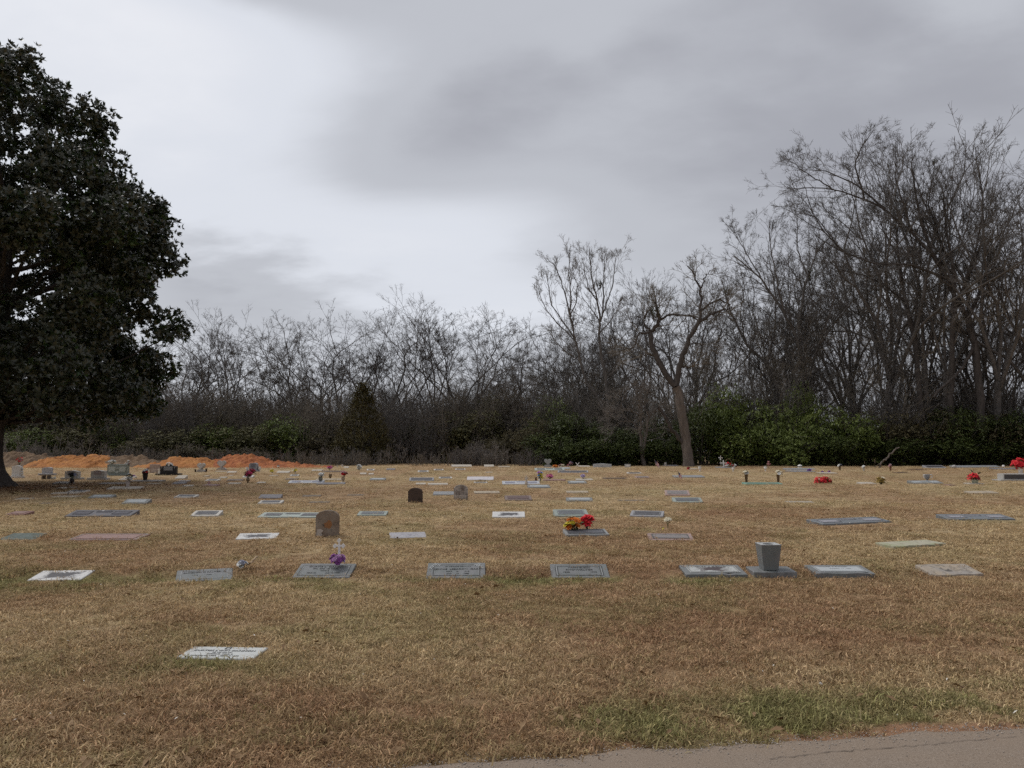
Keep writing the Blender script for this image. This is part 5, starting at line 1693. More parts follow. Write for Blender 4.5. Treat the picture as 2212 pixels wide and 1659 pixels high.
    o = scatter_object('brushwood', np.stack([X, Yv, Zg(Yv)], 1), np.stack([np.zeros(m), np.zeros(m), rng.uniform(0, 6.28, m)], 1), np.stack([Hs * 1.1, Hs * 1.1, Hs], 1), th)
    tag(o, 'grey-brown leafless brushwood filling the wood edge', 'brush', None, 'stuff')
    wd = [thicket_mesh('weeds_a', 11, 1.3, 14, TWIG, None, 1.2), thicket_mesh('weeds_b', 12, 1.3, 14, TWIG_BROWN, None, 1.2), thicket_mesh('weeds_c', 13, 2.2, 9, TWIG_PALE, None, 1.4)]
    n = 120
    x = rng.uniform(-42, 2, n)
    y = np.where(x < -6, rng.uniform(55.5, 60, n), rng.uniform(55.6, 57.5, n))
    s = rng.uniform(0.3, 1.3, n)
    o = scatter_object('dry_weeds', np.stack([x, y, np.zeros(n)], 1), np.stack([np.zeros(n), np.zeros(n), rng.uniform(0, 6.28, n)], 1), np.stack([s, s, s], 1), wd)
    tag(o, 'dry weeds and canes along the foot of the wood', 'weeds', None, 'stuff')
    # far trees behind the named ones
    def joined(mm):
        Vs, Fs, Mi, off = [], [], [], 0
        me = bpy.data.meshes.new('far_tree')
        for q in mm[:3]:
            v = np.empty(len(q.vertices) * 3, np.float32)
            q.vertices.foreach_get('co', v)
            l = np.empty(len(q.loops), np.int32)
            q.loops.foreach_get('vertex_index', l)
            Vs.append(v.reshape(-1, 3))
            Fs.append(l.reshape(-1, 4) + off)
            off += len(q.vertices)
        return mesh_np('far_tree', np.concatenate(Vs), [np.concatenate(Fs)], TWIG, True)
    ft = [joined(protos[q]) for q in ('s2', 'u3', 's3')]
    n = 58
    x = np.concatenate([rng.uniform(-75, 0, 36), rng.uniform(2, 70, 22)])
    y = np.where(x < 0, rng.uniform(84, 115, n), rng.uniform(76, 105, n))
    s = np.where(x < 0, rng.uniform(0.60, 0.85, n) * y / 90, rng.uniform(0.8, 1.25, n)) * 16.0 / np.mean([protos[q][3] for q in ('s2', 'u3', 's3')])
    o = scatter_object('far_wood', np.stack([x, y, Zg(y)], 1), np.stack([np.zeros(n), np.zeros(n), rng.uniform(0, 6.28, n)], 1), np.stack([s, s, s], 1), ft)
    tag(o, 'farther leafless wood behind the first trees', 'wood', None, 'stuff')
    # evergreen undergrowth deep in the left wood
    n = 70
    x = rng.uniform(-60, -2, n)
    y = rng.uniform(66, 80, n)
    s = rng.uniform(0.5, 0.95, n)
    o = scatter_object('undergrowth', np.stack([x, y, Zg(y)], 1), np.stack([np.zeros(n), np.zeros(n), rng.uniform(0, 6.28, n)], 1), np.stack([s * 1.4, s * 1.4, s], 1), [SH['c'][1], SH['d'][1]])
    tag(o, 'dim olive undergrowth deep in the left wood', 'undergrowth', None, 'stuff')


# ------------------------------------------------------------------ clay heaps
def build_heaps():
    clay, nt, b = new_mat('orange_clay')
    p = wpos(nt)
    f = noise(nt, p, 1.6, 6, 0.7, 0.4)
    g = noise(nt, p, 9.0, 5, 0.7)
    col = ramp(nt, f, [(0.28, (0.16, 0.075, 0.034)), (0.46, (0.42, 0.165, 0.045)), (0.62, (0.52, 0.23, 0.065)), (0.78, (0.42, 0.27, 0.14))])
    col = mixc(nt, 0.5, col, ramp(nt, g, [(0.3, (0.5, 0.48, 0.45)), (0.6, (1.1, 1.1, 1.1))]), 'MULTIPLY')
    nt.links.new(col, b.inputs['Base Color'])
    b.inputs['Roughness'].default_value = 0.95
    bump(nt, b, g, 0.8, 0.08)
    weedy, nt, b = new_mat('weedy_heap')
    p = wpos(nt)
    f = noise(nt, p, 2.4, 6, 0.75, 0.5)
    col = ramp(nt, f, [(0.3, (0.08, 0.05, 0.03)), (0.52, (0.185, 0.118, 0.068)), (0.7, (0.28, 0.19, 0.11))])
    nt.links.new(col, b.inputs['Base Color'])
    b.inputs['Roughness'].default_value = 0.95
    bump(nt, b, f, 1.0, 0.12)
    red, nt, b = new_mat('red_clay')
    p = wpos(nt)
    f = noise(nt, p, 2.0, 6, 0.7, 0.4)
    g = noise(nt, p, 9.0, 5, 0.7)
    col = ramp(nt, f, [(0.3, (0.16, 0.055, 0.024)), (0.5, (0.40, 0.125, 0.04)), (0.72, (0.52, 0.22, 0.075))])
    col = mixc(nt, 0.5, col, ramp(nt, g, [(0.3, (0.5, 0.48, 0.45)), (0.6, (1.1, 1.1, 1.1))]), 'MULTIPLY')
    nt.links.new(col, b.inputs['Base Color'])
    b.inputs['Roughness'].default_value = 0.95
    bump(nt, b, g, 0.8, 0.08)
    # view x range, crest heights noted at points across, depth
    for name, label, mat, Y, crest, seed in [
        ('earth_heap', 'weedy tan earth heap beside the magnolia trunk', weedy, 53.5, [(-40, 975), (30, 978), (75, 976), (120, 985), (150, 1006)], 1),
        ('clay_heap', 'orange clay heap left of the green double headstone', clay, 52.8, [(70, 1008), (95, 985), (140, 983), (185, 984), (225, 976), (240, 990), (262, 1008)], 2),
        ('earth_heap', 'weedy grey-brown earth heap behind the green double headstone', weedy, 53.5, [(205, 1006), (232, 978), (270, 980), (310, 984), (345, 992), (375, 1008)], 3),
        ('clay_heap', 'bright orange clay heap behind the black headstone', clay, 52.6, [(320, 1008), (345, 996), (372, 986), (410, 985), (440, 988), (480, 1002), (500, 1010)], 4),
        ('clay_heap', 'red-brown clay heap behind the blue-grey headstone', red, 53.2, [(440, 1010), (475, 988), (500, 979), (540, 978), (575, 986), (600, 1000), (620, 1010)], 5),
        ('clay_heap', 'low flat orange clay spill at the right end of the heaps', red, 52.4, [(540, 1010), (570, 998), (610, 995), (640, 999), (668, 1010)], 6),
    ]:
        cw = [wpt(a, c, Y) for a, c in crest]
        xs0 = np.array([q[0] for q in cw])
        hz = np.maximum(np.array([q[2] for q in cw]) - 0.11, 0.0)
        xs0 = np.concatenate([[xs0[0] - 1.6], xs0, [xs0[-1] + 1.6]])
        hz = np.concatenate([[0.0], np.maximum(hz, 0.35 * hz.max()), [0.0]])
        nx, ny = 170, 50
        xs = np.linspace(xs0[0], xs0[-1], nx)
        ys = np.linspace(-2.4, 2.6, ny)
        XX, YY = np.meshgrid(xs, ys)
        h = np.interp(XX, xs0, hz)
        pr = np.clip(1 - (np.abs(YY) / (1.1 + 1.1 * h)), 0, 1) ** 0.8
        nn = fbm(XX * 1.1, YY * 1.1, seed * 7, 4)
        z = h * pr * (0.50 + 0.62 * nn) + 0.10 * np.abs(fbm(XX * 2.2, YY * 2.2, seed + 40, 3) - 0.5) * 4 * pr * h + 0.34 * (fbm(XX * 3.5, YY * 3.5, seed, 3) - 0.5) * pr
        z = z + 0.16 * (fbm(XX * 7.0, YY * 7.0, seed + 90, 2) - 0.5) * pr ** 0.5
        z = np.where(pr > 0, z, 0) - 0.05 * (pr <= 0) + 0.0
        cx = 0.5 * (xs[0] + xs[-1])
        V = np.stack([XX.ravel() - cx, YY.ravel(), z.ravel()], 1)
        i = np.arange(nx * ny).reshape(ny, nx)
        F = np.stack([i[:-1, :-1], i[:-1, 1:], i[1:, 1:], i[1:, :-1]], -1).reshape(-1, 4)
        o = obj(name, mesh_np(name, V, [F], mat, True), None, (cx, Y, 0.11))
        tag(o, label, 'heap', 'earth heaps at the left edge of the wood')


build_magnolia()
build_woods()
build_heaps()

# ------------------------------------------------------------------ grave markers lying in the lawn
INK = plain('engraved_dark', (0.075, 0.075, 0.072), 0.8, 0.3, 40)
PALE_LINE = plain('engraved_pale', (0.38, 0.385, 0.375), 0.7, 0.2, 40)
DARK_PLAQUE = stone('dark_plaque', (0.075, 0.070, 0.075), (0.20, 0.19, 0.18), 0.5, 0.3, 0.45)
BROWN_PLAQUE = stone('brown_plaque', (0.14, 0.085, 0.075), (0.05, 0.035, 0.03), 0.5, 0.3, 0.5)
GREY_PANEL = stone('grey_panel', (0.40, 0.42, 0.42), (0.12, 0.12, 0.11), 0.4, 0.2, 0.55)
STAIN_PANEL = stone('stained_panel', (0.47, 0.48, 0.46), (0.055, 0.032, 0.034), 0.93, 0.2, 0.6, None, 1.0)
STYLE = {   # slab stone, edge width of the panel (share of depth), panel stone
    'marble_text': (stone('white_marble', (0.56, 0.57, 0.55), (0.22, 0.22, 0.20), 0.25, 0.05), 0, None),
    'marble_stain': (stone('stained_marble', (0.63, 0.62, 0.60), (0.085, 0.08, 0.085), 0.95, 0.08, 0.7, None, 1.25), 0, None),
    'granite_text': (stone('grey_granite', (0.185, 0.197, 0.192), (0.10, 0.095, 0.085), 0.35, 0.35, 0.55, (0.215, 0.212, 0.212)), 0, None),
    'stone_rough': (stone('tan_weathered', (0.42, 0.35, 0.27), (0.07, 0.065, 0.06), 0.9, 0.2, 0.9, (0.34, 0.31, 0.28), 0.3), 0, None),
    'stone_pale': (stone('lichen_stone', (0.46, 0.43, 0.33), (0.16, 0.14, 0.10), 0.7, 0.2, 0.9, (0.34, 0.36, 0.22)), 0, None),
    'stone_green': (stone('mossy_stone', (0.155, 0.185, 0.17), (0.06, 0.06, 0.04), 0.7, 0.3, 0.8, (0.11, 0.13, 0.11)), 0, None),
    'pink_flush': (stone('red_granite', (0.27, 0.155, 0.135), (0.16, 0.10, 0.08), 0.5, 0.3, 0.7), 0.2, stone('red_granite_panel', (0.32, 0.21, 0.185), (0.2, 0.13, 0.11), 0.5, 0.3, 0.7)),
    'pink_frame': (stone('dusty_pink', (0.40, 0.29, 0.265), (0.15, 0.11, 0.10), 0.5, 0.25, 0.75), 0.16, stone('pinkish_panel', (0.26, 0.235, 0.225), (0.08, 0.07, 0.065), 0.8, 0.25, 0.7)),
    'granite_dark_wash': (stone('washed_granite', (0.40, 0.385, 0.40), (0.13, 0.12, 0.15), 0.85, 0.2, 0.7, None, 0.3), 0, None),
    'granite_panel_dark': (stone('grey_granite_b', (0.30, 0.305, 0.30), (0.12, 0.11, 0.10), 0.4, 0.3, 0.6), 0.13, stone('dark_grey_panel', (0.115, 0.115, 0.125), (0.28, 0.28, 0.28), 0.45, 0.3, 0.5)),
    'granite_panel': (stone('grey_granite_c', (0.24, 0.245, 0.235), (0.10, 0.10, 0.09), 0.5, 0.3, 0.6), 0.2, GREY_PANEL),
    'granite_long': (stone('blue_grey_granite', (0.20, 0.215, 0.225), (0.09, 0.09, 0.09), 0.4, 0.3, 0.5), 0.2, stone('lavender_panel', (0.34, 0.335, 0.36), (0.14, 0.13, 0.15), 0.5, 0.2, 0.5)),
    'slate_long': (stone('slate', (0.15, 0.145, 0.155), (0.30, 0.29, 0.30), 0.4, 0.3, 0.6), 0.2, stone('slate_panel', (0.11, 0.105, 0.12), (0.24, 0.23, 0.25), 0.5, 0.3, 0.5)),
    'slate': (stone('slate_b', (0.20, 0.19, 0.20), (0.09, 0.085, 0.085), 0.5, 0.3, 0.65), 0, None),
    'slate_pale': (stone('slate_pale', (0.28, 0.285, 0.29), (0.14, 0.14, 0.14), 0.4, 0.2, 0.6), 0, None),
    'plaque_white': (stone('cream_marble', (0.56, 0.53, 0.48), (0.22, 0.19, 0.15), 0.5, 0.1), 0.19, DARK_PLAQUE),
    'plaque_long_green': (stone('green_marble', (0.40, 0.44, 0.40), (0.16, 0.16, 0.13), 0.4, 0.15), 0.24, DARK_PLAQUE),
    'plaque_green': (stone('green_granite', (0.33, 0.37, 0.335), (0.13, 0.13, 0.11), 0.4, 0.25), 0.19, stone('smoky_plaque', (0.13, 0.135, 0.14), (0.27, 0.28, 0.28), 0.5, 0.3, 0.5)),
    'plaque_grey': (stone('grey_granite_d', (0.34, 0.335, 0.345), (0.13, 0.12, 0.11), 0.4, 0.25), 0.17, DARK_PLAQUE),
    'plaque_brown': (stone('brown_granite', (0.24, 0.185, 0.165), (0.10, 0.075, 0.065), 0.4, 0.25), 0.2, BROWN_PLAQUE),
    'sunken': (stone('sunken_stone', (0.20, 0.165, 0.13), (0.09, 0.07, 0.055), 0.7, 0.2, 0.9), 0, None),
    'sunken_pale': (stone('sunken_pale', (0.40, 0.35, 0.28), (0.20, 0.16, 0.12), 0.7, 0.2, 0.9), 0, None),
    'tan_thin': (stone('tan_stone', (0.44, 0.37, 0.28), (0.17, 0.13, 0.09), 0.7, 0.2, 0.85), 0, None),
    'pale_thin': (stone('cream_stone', (0.50, 0.45, 0.38), (0.26, 0.22, 0.18), 0.5, 0.12, 0.8), 0, None),
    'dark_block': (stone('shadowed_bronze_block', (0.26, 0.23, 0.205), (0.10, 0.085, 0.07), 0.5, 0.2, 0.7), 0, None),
    'bronze_flush': (stone('bronze_flush', (0.17, 0.115, 0.075), (0.09, 0.06, 0.04), 0.6, 0.25, 0.6), 0.18, stone('bronze_inner', (0.13, 0.085, 0.06), (0.22, 0.16, 0.11), 0.4, 0.3, 0.5)),
    'white_double': (stone('blue_white_marble', (0.50, 0.51, 0.53), (0.22, 0.21, 0.25), 0.45, 0.1, 0.6), 0.24, stone('blue_plaque', (0.24, 0.24, 0.30), (0.42, 0.42, 0.46), 0.5, 0.2, 0.5)),
    'white_emblem': (stone('lilac_marble', (0.60, 0.565, 0.58), (0.25, 0.22, 0.22), 0.4, 0.1, 0.6), 0, None),
    'verdigris': (stone('verdigris', (0.20, 0.36, 0.29), (0.10, 0.15, 0.12), 0.6, 0.2, 0.7), 0.2, stone('verdigris_panel', (0.13, 0.21, 0.17), (0.28, 0.40, 0.33), 0.5, 0.2, 0.6)),
}


def slab_mesh(name, w, D, hf, hr, mat, seed, rough=0.004, dip=0.10):
    """a slab whose top slopes from hf at the front to hr at the rear, edges chipped a little"""
    rng = np.random.default_rng(seed)
    bm = bmesh.new()
    vs = []
    for zz in (0, 1):
        for (x, y) in ((-w / 2, 0), (w / 2, 0), (w / 2, D), (-w / 2, D)):
            z = -dip if zz == 0 else (hf if y == 0 else hr)
            vs.append(bm.verts.new((x, y, z)))
    for f in ((3, 2, 1, 0), (4, 5, 6, 7), (0, 1, 5, 4), (1, 2, 6, 5), (2, 3, 7, 6), (3, 0, 4, 7)):
        bm.faces.new([vs[i] for i in f])
    top = [e for e in bm.edges if all(v.co.z > -dip / 2 for v in e.verts)]
    bmesh.ops.subdivide_edges(bm, edges=[e for e in bm.edges if abs(e.verts[0].co.z - e.verts[1].co.z) < abs(hr - hf) + 1e-6 and abs(e.verts[0].co.x - e.verts[1].co.x) > 0.5 * w], cuts=9, use_grid_fill=True)
    for v in bm.verts:
        if v.co.y < 1e-4:
            v.co.y += abs(rng.normal(0, rough))
            v.co.z -= abs(rng.normal(0, rough * 0.5)) if v.co.z > -dip / 2 else 0
        elif v.co.y > D - 1e-4:
            v.co.y -= abs(rng.normal(0, rough))
    ed = [e for e in bm.edges if len(e.link_faces) == 2 and e.calc_face_angle(0) > 0.6 and e.verts[0].co.z > -dip / 2 and e.verts[1].co.z > -dip / 2]
    bmesh.ops.bevel(bm, geom=ed, offset=0.006, segments=1, affect='EDGES')
    return bm_mesh(name, bm, mat)


def flat_frame(x0, x1, y0, y1, t, h, mat):
    bm = bmesh.new()
    for (a, b, c, d) in ((x0, x1, y0, y0 + t), (x0, x1, y1 - t, y1), (x0, x0 + t, y0 + t, y1 - t), (x1 - t, x1, y0 + t, y1 - t)):
        bm_box(bm, (a + b) / 2, (c + d) / 2, h / 2, b - a, d - c, h)
    return bm_mesh('frame', bm, mat)


def flat_blossom(r, mat):
    V, F = [(0, 0, 0.003)], []
    for k in range(4):
        a = k * math.pi / 2 + 0.4
        b = len(V)
        V += [(0.55 * r * math.cos(a - 0.55), 0.55 * r * math.sin(a - 0.55), 0.0025), (r * math.cos(a - 0.3), r * math.sin(a - 0.3), 0.001), (r * math.cos(a + 0.3), r * math.sin(a + 0.3), 0.001), (0.55 * r * math.cos(a + 0.55), 0.55 * r * math.sin(a + 0.55), 0.0025)]
        F.append((0, b, b + 1, b + 2, b + 3))
    me = bpy.data.meshes.new('blossom')
    me.from_pydata(V, [], F)
    me.materials.append(mat)
    return me


LETTERS = {   # front row inscriptions: text, letter size, x, share of the depth
    0: [('CURTISS LYNN CANNON', 0.042, 0.0, 0.62), ('S2 US NAVY', 0.028, 0.0, 0.47), ('WORLD WAR II', 0.028, 0.0, 0.33), ('MARCH 20 1920    SEPT 7 1976', 0.028, -0.02, 0.18)],
    2: [('ALMERON M PALMER, JR', 0.044, 0.0, 0.70), ('1918          1976', 0.032, -0.03, 0.48)],
    3: [('CURTIS L  CANNON', 0.052, 0.02, 0.74), ('CPL  SM3  US NAVY', 0.036, 0.0, 0.60), ('WW 2', 0.038, 0.0, 0.46), ('MAR 20            JUL 12 1976', 0.034, 0.0, 0.30)],
    4: [('IN LOVING MEMORY', 0.034, 0.02, 0.74), ('BENNIE  LEBARON  GARY', 0.050, 0.01, 0.57), ('MAY     21     1912', 0.036, 0.02, 0.42), ('JAN     14     1988', 0.036, 0.02, 0.28)],
    5: [('HARRY GLENN', 0.040, 0.0, 0.70), ('SHOWALTER', 0.056, 0.0, 0.55), ('1898                     1973', 0.042, 0.0, 0.38)],
    6: [('LAURA  A  PUTNAM', 0.042, 0.0, 0.72)],
    7: [('WILLIAM  B  PUTNAM', 0.036, -0.04, 0.72), ('MARCH  11  1906', 0.034, 0.02, 0.52)],
}


def build_markers():
    cats = 'flat grave markers in the lawn'
    for i, (st, cx, cy, gz, w, D, yaw, hf, hr, lab) in enumerate(MARKERS):
        sm, edge, pm = STYLE[st]
        gz2 = float(ground_z(cx, cy))
        hr = max(hr, 0.015)
        if cy > 12.8 and not st.startswith('sunken'):
            hf, hr = max(hf, 0.030), hr + 0.020
        if i in (8, 9):
            hf, hr = hf + 0.025, hr + 0.030
        t = thing('grave_marker', lab, 'grave marker', (cx, cy, gz2), yaw, cats)
        rough = 0.004 if cy < 14 else 0.003
        if st in ('stone_green', 'stone_rough', 'stone_pale'):
            rough = 0.016
        if i in (6, 7):
            rough = 0.008
        obj('slab', slab_mesh('slab', w, D, hf, hr, sm, i, rough), t)
        tilt = math.atan2(hr - hf, D)
        Dp = math.hypot(D, hr - hf)

        def on(name, me, x=0.0, y=0.0, z=0.0012):
            o = obj(name, me, t)
            o.matrix_local = Matrix.Translation((0, 0, hf)) @ Matrix.Rotation(tilt, 4, 'X') @ Matrix.Translation((x, y, z))
            return o
        if pm is not None:
            m = edge * D
            spans = [(-w / 2 + m, w / 2 - m)]
            if w > 1.15 and st not in ('pink_flush', 'verdigris', 'plaque_grey'):
                q = (w - 2 * m) / 3
                spans = [(-w / 2 + m, -w / 2 + m + q * 0.92), (-q * 0.42, q * 0.42), (w / 2 - m - q * 0.92, w / 2 - m)]
            for k, (a, b) in enumerate(spans):
                y0, y1 = (m, Dp - m)
                if len(spans) == 3 and k == 1:
                    y0 = Dp * 0.55
                elif len(spans) == 3:
                    y1 = Dp * 0.72
                bm = bmesh.new()
                bm_box(bm, (a + b) / 2, (y0 + y1) / 2, 0.003, b - a, y1 - y0, 0.006)
                pl = on('panel', bm_mesh('panel', bm, pm), 0, 0, 0.0)
                if cy < 17 and st not in ('pink_flush',):
                    f = obj('panel_rim', flat_frame(a + 0.012, b - 0.012, y0 + 0.012, y1 - 0.012, 0.008, 0.003, PALE_LINE if st.startswith('plaque') else INK), pl, (0, 0, 0.0062))
        if st == 'pink_flush' and w > 1.0:
            on('panel_rim', flat_frame(-w / 2 + 0.03, w / 2 - 0.03, 0.03, Dp - 0.03, 0.012, 0.003, PALE_LINE))
        if st == 'white_emblem':
            ink = prism('emblem', [(-0.36, 0.16), (-0.2, 0.2), (-0.06, 0.15), (0, 0.19), (0.06, 0.15), (0.2, 0.2), (0.36, 0.16), (0.22, 0.13), (0.08, 0.1), (0, 0.06), (-0.08, 0.1), (-0.22, 0.13)], 0.006, INK)
            o = on('emblem', ink)
            o.matrix_local = Matrix.Translation((0, 0, hf)) @ Matrix.Rotation(tilt, 4, 'X') @ Matrix.Translation((0, 0.08, 0.003)) @ Matrix.Rotation(R(-90), 4, 'X') @ Matrix.Scale(-1, 4, (0, 0, 1))
        # front-row lettering and engraving
        for (s, size, x, fy) in LETTERS.get(i, []):
            dk = INK if i not in (0, 7) else plain('engraved_grey', (0.20, 0.20, 0.20), 0.8)
            on('inscription', text_mesh(s, size, dk), x, fy * Dp, 0.0048 if i in (6, 7) else 0.002)
        if i == 0:
            on('emblem', flat_frame(-0.022, 0.022, 0.75 * Dp, 0.92 * Dp, 0.007, 0.002, INK))
        if i == 2:
            on('engraved_frame', flat_frame(-w / 2 + 0.05, w / 2 - 0.05, 0.07, Dp - 0.06, 0.006, 0.002, PALE_LINE))
        if i == 3:
            on('engraved_frame', flat_frame(-w / 2 + 0.055, w / 2 - 0.06, 0.07, Dp - 0.07, 0.006, 0.002, PALE_LINE))
            on('engraved_frame', flat_frame(-w / 2 + 0.045, w / 2 - 0.05, 0.06, Dp - 0.06, 0.005, 0.002, INK))
        if i == 4:
            on('engraved_frame', flat_frame(-w / 2 + 0.075, w / 2 - 0.065, 0.07, Dp - 0.06, 0.005, 0.002, INK))
            on('engraved_frame', flat_frame(-w / 2 + 0.09, w / 2 - 0.08, 0.08, Dp - 0.07, 0.004, 0.002, PALE_LINE))
            for (bx, by, r) in ((-0.29, 0.33, 0.032), (-0.26, 0.385, 0.034), (-0.215, 0.36, 0.026), (-0.31, 0.275, 0.026), (0.24, 0.36, 0.032), (0.275, 0.385, 0.030), (0.29, 0.33, 0.034), (0.315, 0.28, 0.024)):
                on('engraved_blossom', flat_blossom(r, PALE_LINE), bx, by, 0.003)
        if i == 5:
            for k, (mg, mt) in enumerate(((0.055, INK), (0.068, PALE_LINE), (0.082, INK))):
                on('engraved_frame', flat_frame(-w / 2 + mg, w / 2 - mg - 0.01, 0.03 + mg * 0.6, Dp - 0.03 - mg * 0.5, 0.007, 0.002 + 0.0003 * k, mt))
        if i in (6, 7):
            bm = bmesh.new()
            bm_box(bm, 0, Dp / 2, 0.002, w - 0.13, Dp - 0.12, 0.004)
            pl = on('panel', bm_mesh('panel', bm, STAIN_PANEL if i == 6 else stone('pale_panel', (0.46, 0.485, 0.49), (0.25, 0.26, 0.26), 0.35, 0.12, 0.55)), 0, 0, 0.0)
            for q in (0.012, 0.026):
                obj('panel_rim', flat_frame(-w / 2 + 0.065 + q, w / 2 - 0.065 - q, 0.06 + q, Dp - 0.06 - q, 0.005, 0.0015, INK if q < 0.02 else PALE_LINE), pl, (0, 0, 0.0042))


build_markers()

# ------------------------------------------------------------------ upright stones, vases, flowers and keepsakes
def tab(w, h, top):
    """tablet outline; top: arch, serp, flat, slant"""
    a = w / 2
    if top == 'arch':
        n, s = 14, h - 0.30 * w
        return [(-a, 0), (a, 0)] + [(a * math.cos(math.pi * k / n), s + 0.30 * w * math.sin(math.pi * k / n)) for k in range(n + 1)]
    if top == 'serp':
        pts = [(-a, 0), (a, 0), (a, h * 0.88)]
        for k in range(1, 12):
            x = a - 2 * a * k / 12
            pts.append((x, h * (0.88 + 0.12 * (0.5 + 0.5 * math.cos(2 * math.pi * x / (2 * a))))))
        return pts + [(-a, h * 0.88)]
    if top == 'round':
        pts = [(-a * 0.95, 0), (a * 0.95, 0), (a, h * 0.6), (a * 0.92, h * 0.86)]
        return pts + [(a * 0.6, h * 0.98), (0, h), (-a * 0.6, h * 0.98), (-a * 0.92, h * 0.86), (-a, h * 0.6)]
    return [(-a, 0), (a, 0), (a, h), (-a, h)]


def heart_prof(w, h):
    pts = []
    for k in range(28):
        t = 2 * math.pi * k / 28
        x = 16 * math.sin(t) ** 3
        z = 13 * math.cos(t) - 5 * math.cos(2 * t) - 2 * math.cos(3 * t) - math.cos(4 * t)
        pts.append((x / 32.0 * w, (z + 17.0) / 29.0 * h))
    return pts[::-1]


def headstone(key, label, mat, top='serp', base=True, panel=None, depth=0.2, rz=0.0, bw=1.25, lean=0.0, name='headstone'):
    x, y, z, w, h = PROPS[key]
    t = thing(name, label, 'headstone', (x, y + depth / 2, float(ground_z(x, y))), rz)
    bh = 0.09 if base else 0.0
    if base:
        obj('base', box_mesh('base', w * bw, depth + 0.16, bh + 0.05, mat, 0.008, -0.05), t)
    o = obj('tablet', prism('tablet', tab(w, h - bh + (0 if base else 0.1), top), depth, mat, 0.008), t, (0, 0, bh if base else -0.1), (lean, 0, 0))
    if panel is not None:
        obj('panel', box_mesh('panel', w * 0.55, 0.008, h * 0.42, panel), o, (0, -depth / 2 - 0.002, h * 0.30))
    return t


def urn(key, label, mat, kind='urn', cat='vase', plinth=None, h=None):
    x, y, z, w, hh = PROPS[key]
    h = h or hh
    r = w / 2
    if kind == 'urn':
        pr = [(0.62 * r, 0), (0.62 * r, 0.07 * h), (0.30 * r, 0.15 * h), (0.32 * r, 0.24 * h), (0.75 * r, 0.42 * h), (0.97 * r, 0.62 * h), (0.92 * r, 0.78 * h), (0.70 * r, 0.88 * h), (0.84 * r, 0.95 * h), (0.88 * r, h)]
    elif kind == 'tall':
        pr = [(0.55 * r, 0), (0.58 * r, 0.04 * h), (0.62 * r, 0.1 * h), (0.82 * r, 0.75 * h), (0.90 * r, 0.94 * h), (1.0 * r, 0.95 * h), (1.0 * r, h)]
    else:
        pr = [(0.75 * r, 0), (0.8 * r, 0.06 * h), (0.72 * r, 0.12 * h), (0.85 * r, 0.9 * h), (r, 0.93 * h), (r, h)]
    t = thing('flower_vase', label, cat, (x, y + r, z))
    obj('body', lathe('vase_body', pr, 18, mat), t)
    obj('rim', lathe('vase_rim', [(pr[-1][0] * 1.02, h - 0.012), (pr[-1][0] * 1.12, h - 0.008), (pr[-1][0] * 1.10, h + 0.006), (pr[-1][0] * 0.75, h + 0.004)], 18, mat), t)
    if plinth:
        obj('plinth', box_mesh('plinth', w * 1.15, w * 1.15, 0.05, plinth, 0.004, -0.03), t)
    return t


FL = {}


def blossom_mesh(kind, colour):
    key = (kind, colour)
    if key in FL:
        return FL[key]
    m = plain('petal_%s' % colour, PETAL[colour], 0.6, 0.22, 60, 0.25)
    rng = np.random.default_rng(abs(hash(kind)) % 1000 if False else len(kind) * 7)
    V, F = [], []
    rings = {'rose': [(10, 0.95, 0.15, 0.55), (7, 0.7, 0.5, 0.42), (5, 0.38, 0.8, 0.3)], 'lily': [(6, 1.05, 0.25, 0.44), (6, 0.8, 0.55, 0.36)], 'star': [(7, 1.0, 0.05, 0.36), (6, 0.72, 0.22, 0.30), (4, 0.42, 0.35, 0.22)], 'mum': [(14, 1.0, 0.1, 0.30), (12, 0.8, 0.45, 0.26), (9, 0.5, 0.75, 0.22)]}[kind]
    for q, (n, r, el, wd) in enumerate(rings):
        for k in range(n):
            a = 2 * math.pi * (k + 0.5 * q) / n + rng.normal(0, 0.1)
            d = np.array([math.cos(a), math.sin(a), 0])
            s = np.array([-math.sin(a), math.cos(a), 0])
            e = el + rng.normal(0, 0.08)
            p0 = d * 0.08
            p1 = d * r * 0.6 + np.array([0, 0, r * 0.6 * e + 0.06])
            p2 = d * r + np.array([0, 0, r * e * (0.55 if kind != 'rose' else 1.0)])
            b = len(V)
            V += [p0, p1 - s * wd * 0.7, p1 + s * wd * 0.7, p2 + (0 if kind != 'rose' else 1) * s * wd * 0.4]
            F += [(b, b + 1, b + 3), (b, b + 3, b + 2)]
            if kind == 'rose':
                V.append(p2 - s * wd * 0.4)
                F.append((b + 1, b + 4, b + 3))
    FL[key] = mesh_np('blossom_' + kind, np.array(V), [np.array(F)], m)
    return FL[key]


PETAL = {'red': (0.72, 0.03, 0.04), 'crimson': (0.26, 0.012, 0.03), 'pink': (0.72, 0.22, 0.40), 'hotpink': (0.62, 0.06, 0.16), 'white': (0.84, 0.83, 0.79), 'cream': (0.78, 0.70, 0.52), 'yellow': (0.88, 0.70, 0.07), 'orange': (0.84, 0.25, 0.04),
         'purple': (0.36, 0.11, 0.40), 'mauve': (0.58, 0.32, 0.58), 'lilac': (0.52, 0.42, 0.66), 'blue': (0.14, 0.36, 0.68), 'gold': (0.36, 0.24, 0.06), 'dark': (0.03, 0.025, 0.03), 'greyblue': (0.28, 0.29, 0.36), 'violet': (0.20, 0.05, 0.40), 'dullred': (0.25, 0.05, 0.05), 'dullpink': (0.45, 0.26, 0.26)}
GREENLEAF = leafmat('flower_leaf', (0.012, 0.035, 0.010), (0.05, 0.10, 0.03), 0.5, 0.3, 6.0)
STEM = plain('flower_stem', (0.05, 0.09, 0.03), 0.7)
BSEED = [0]


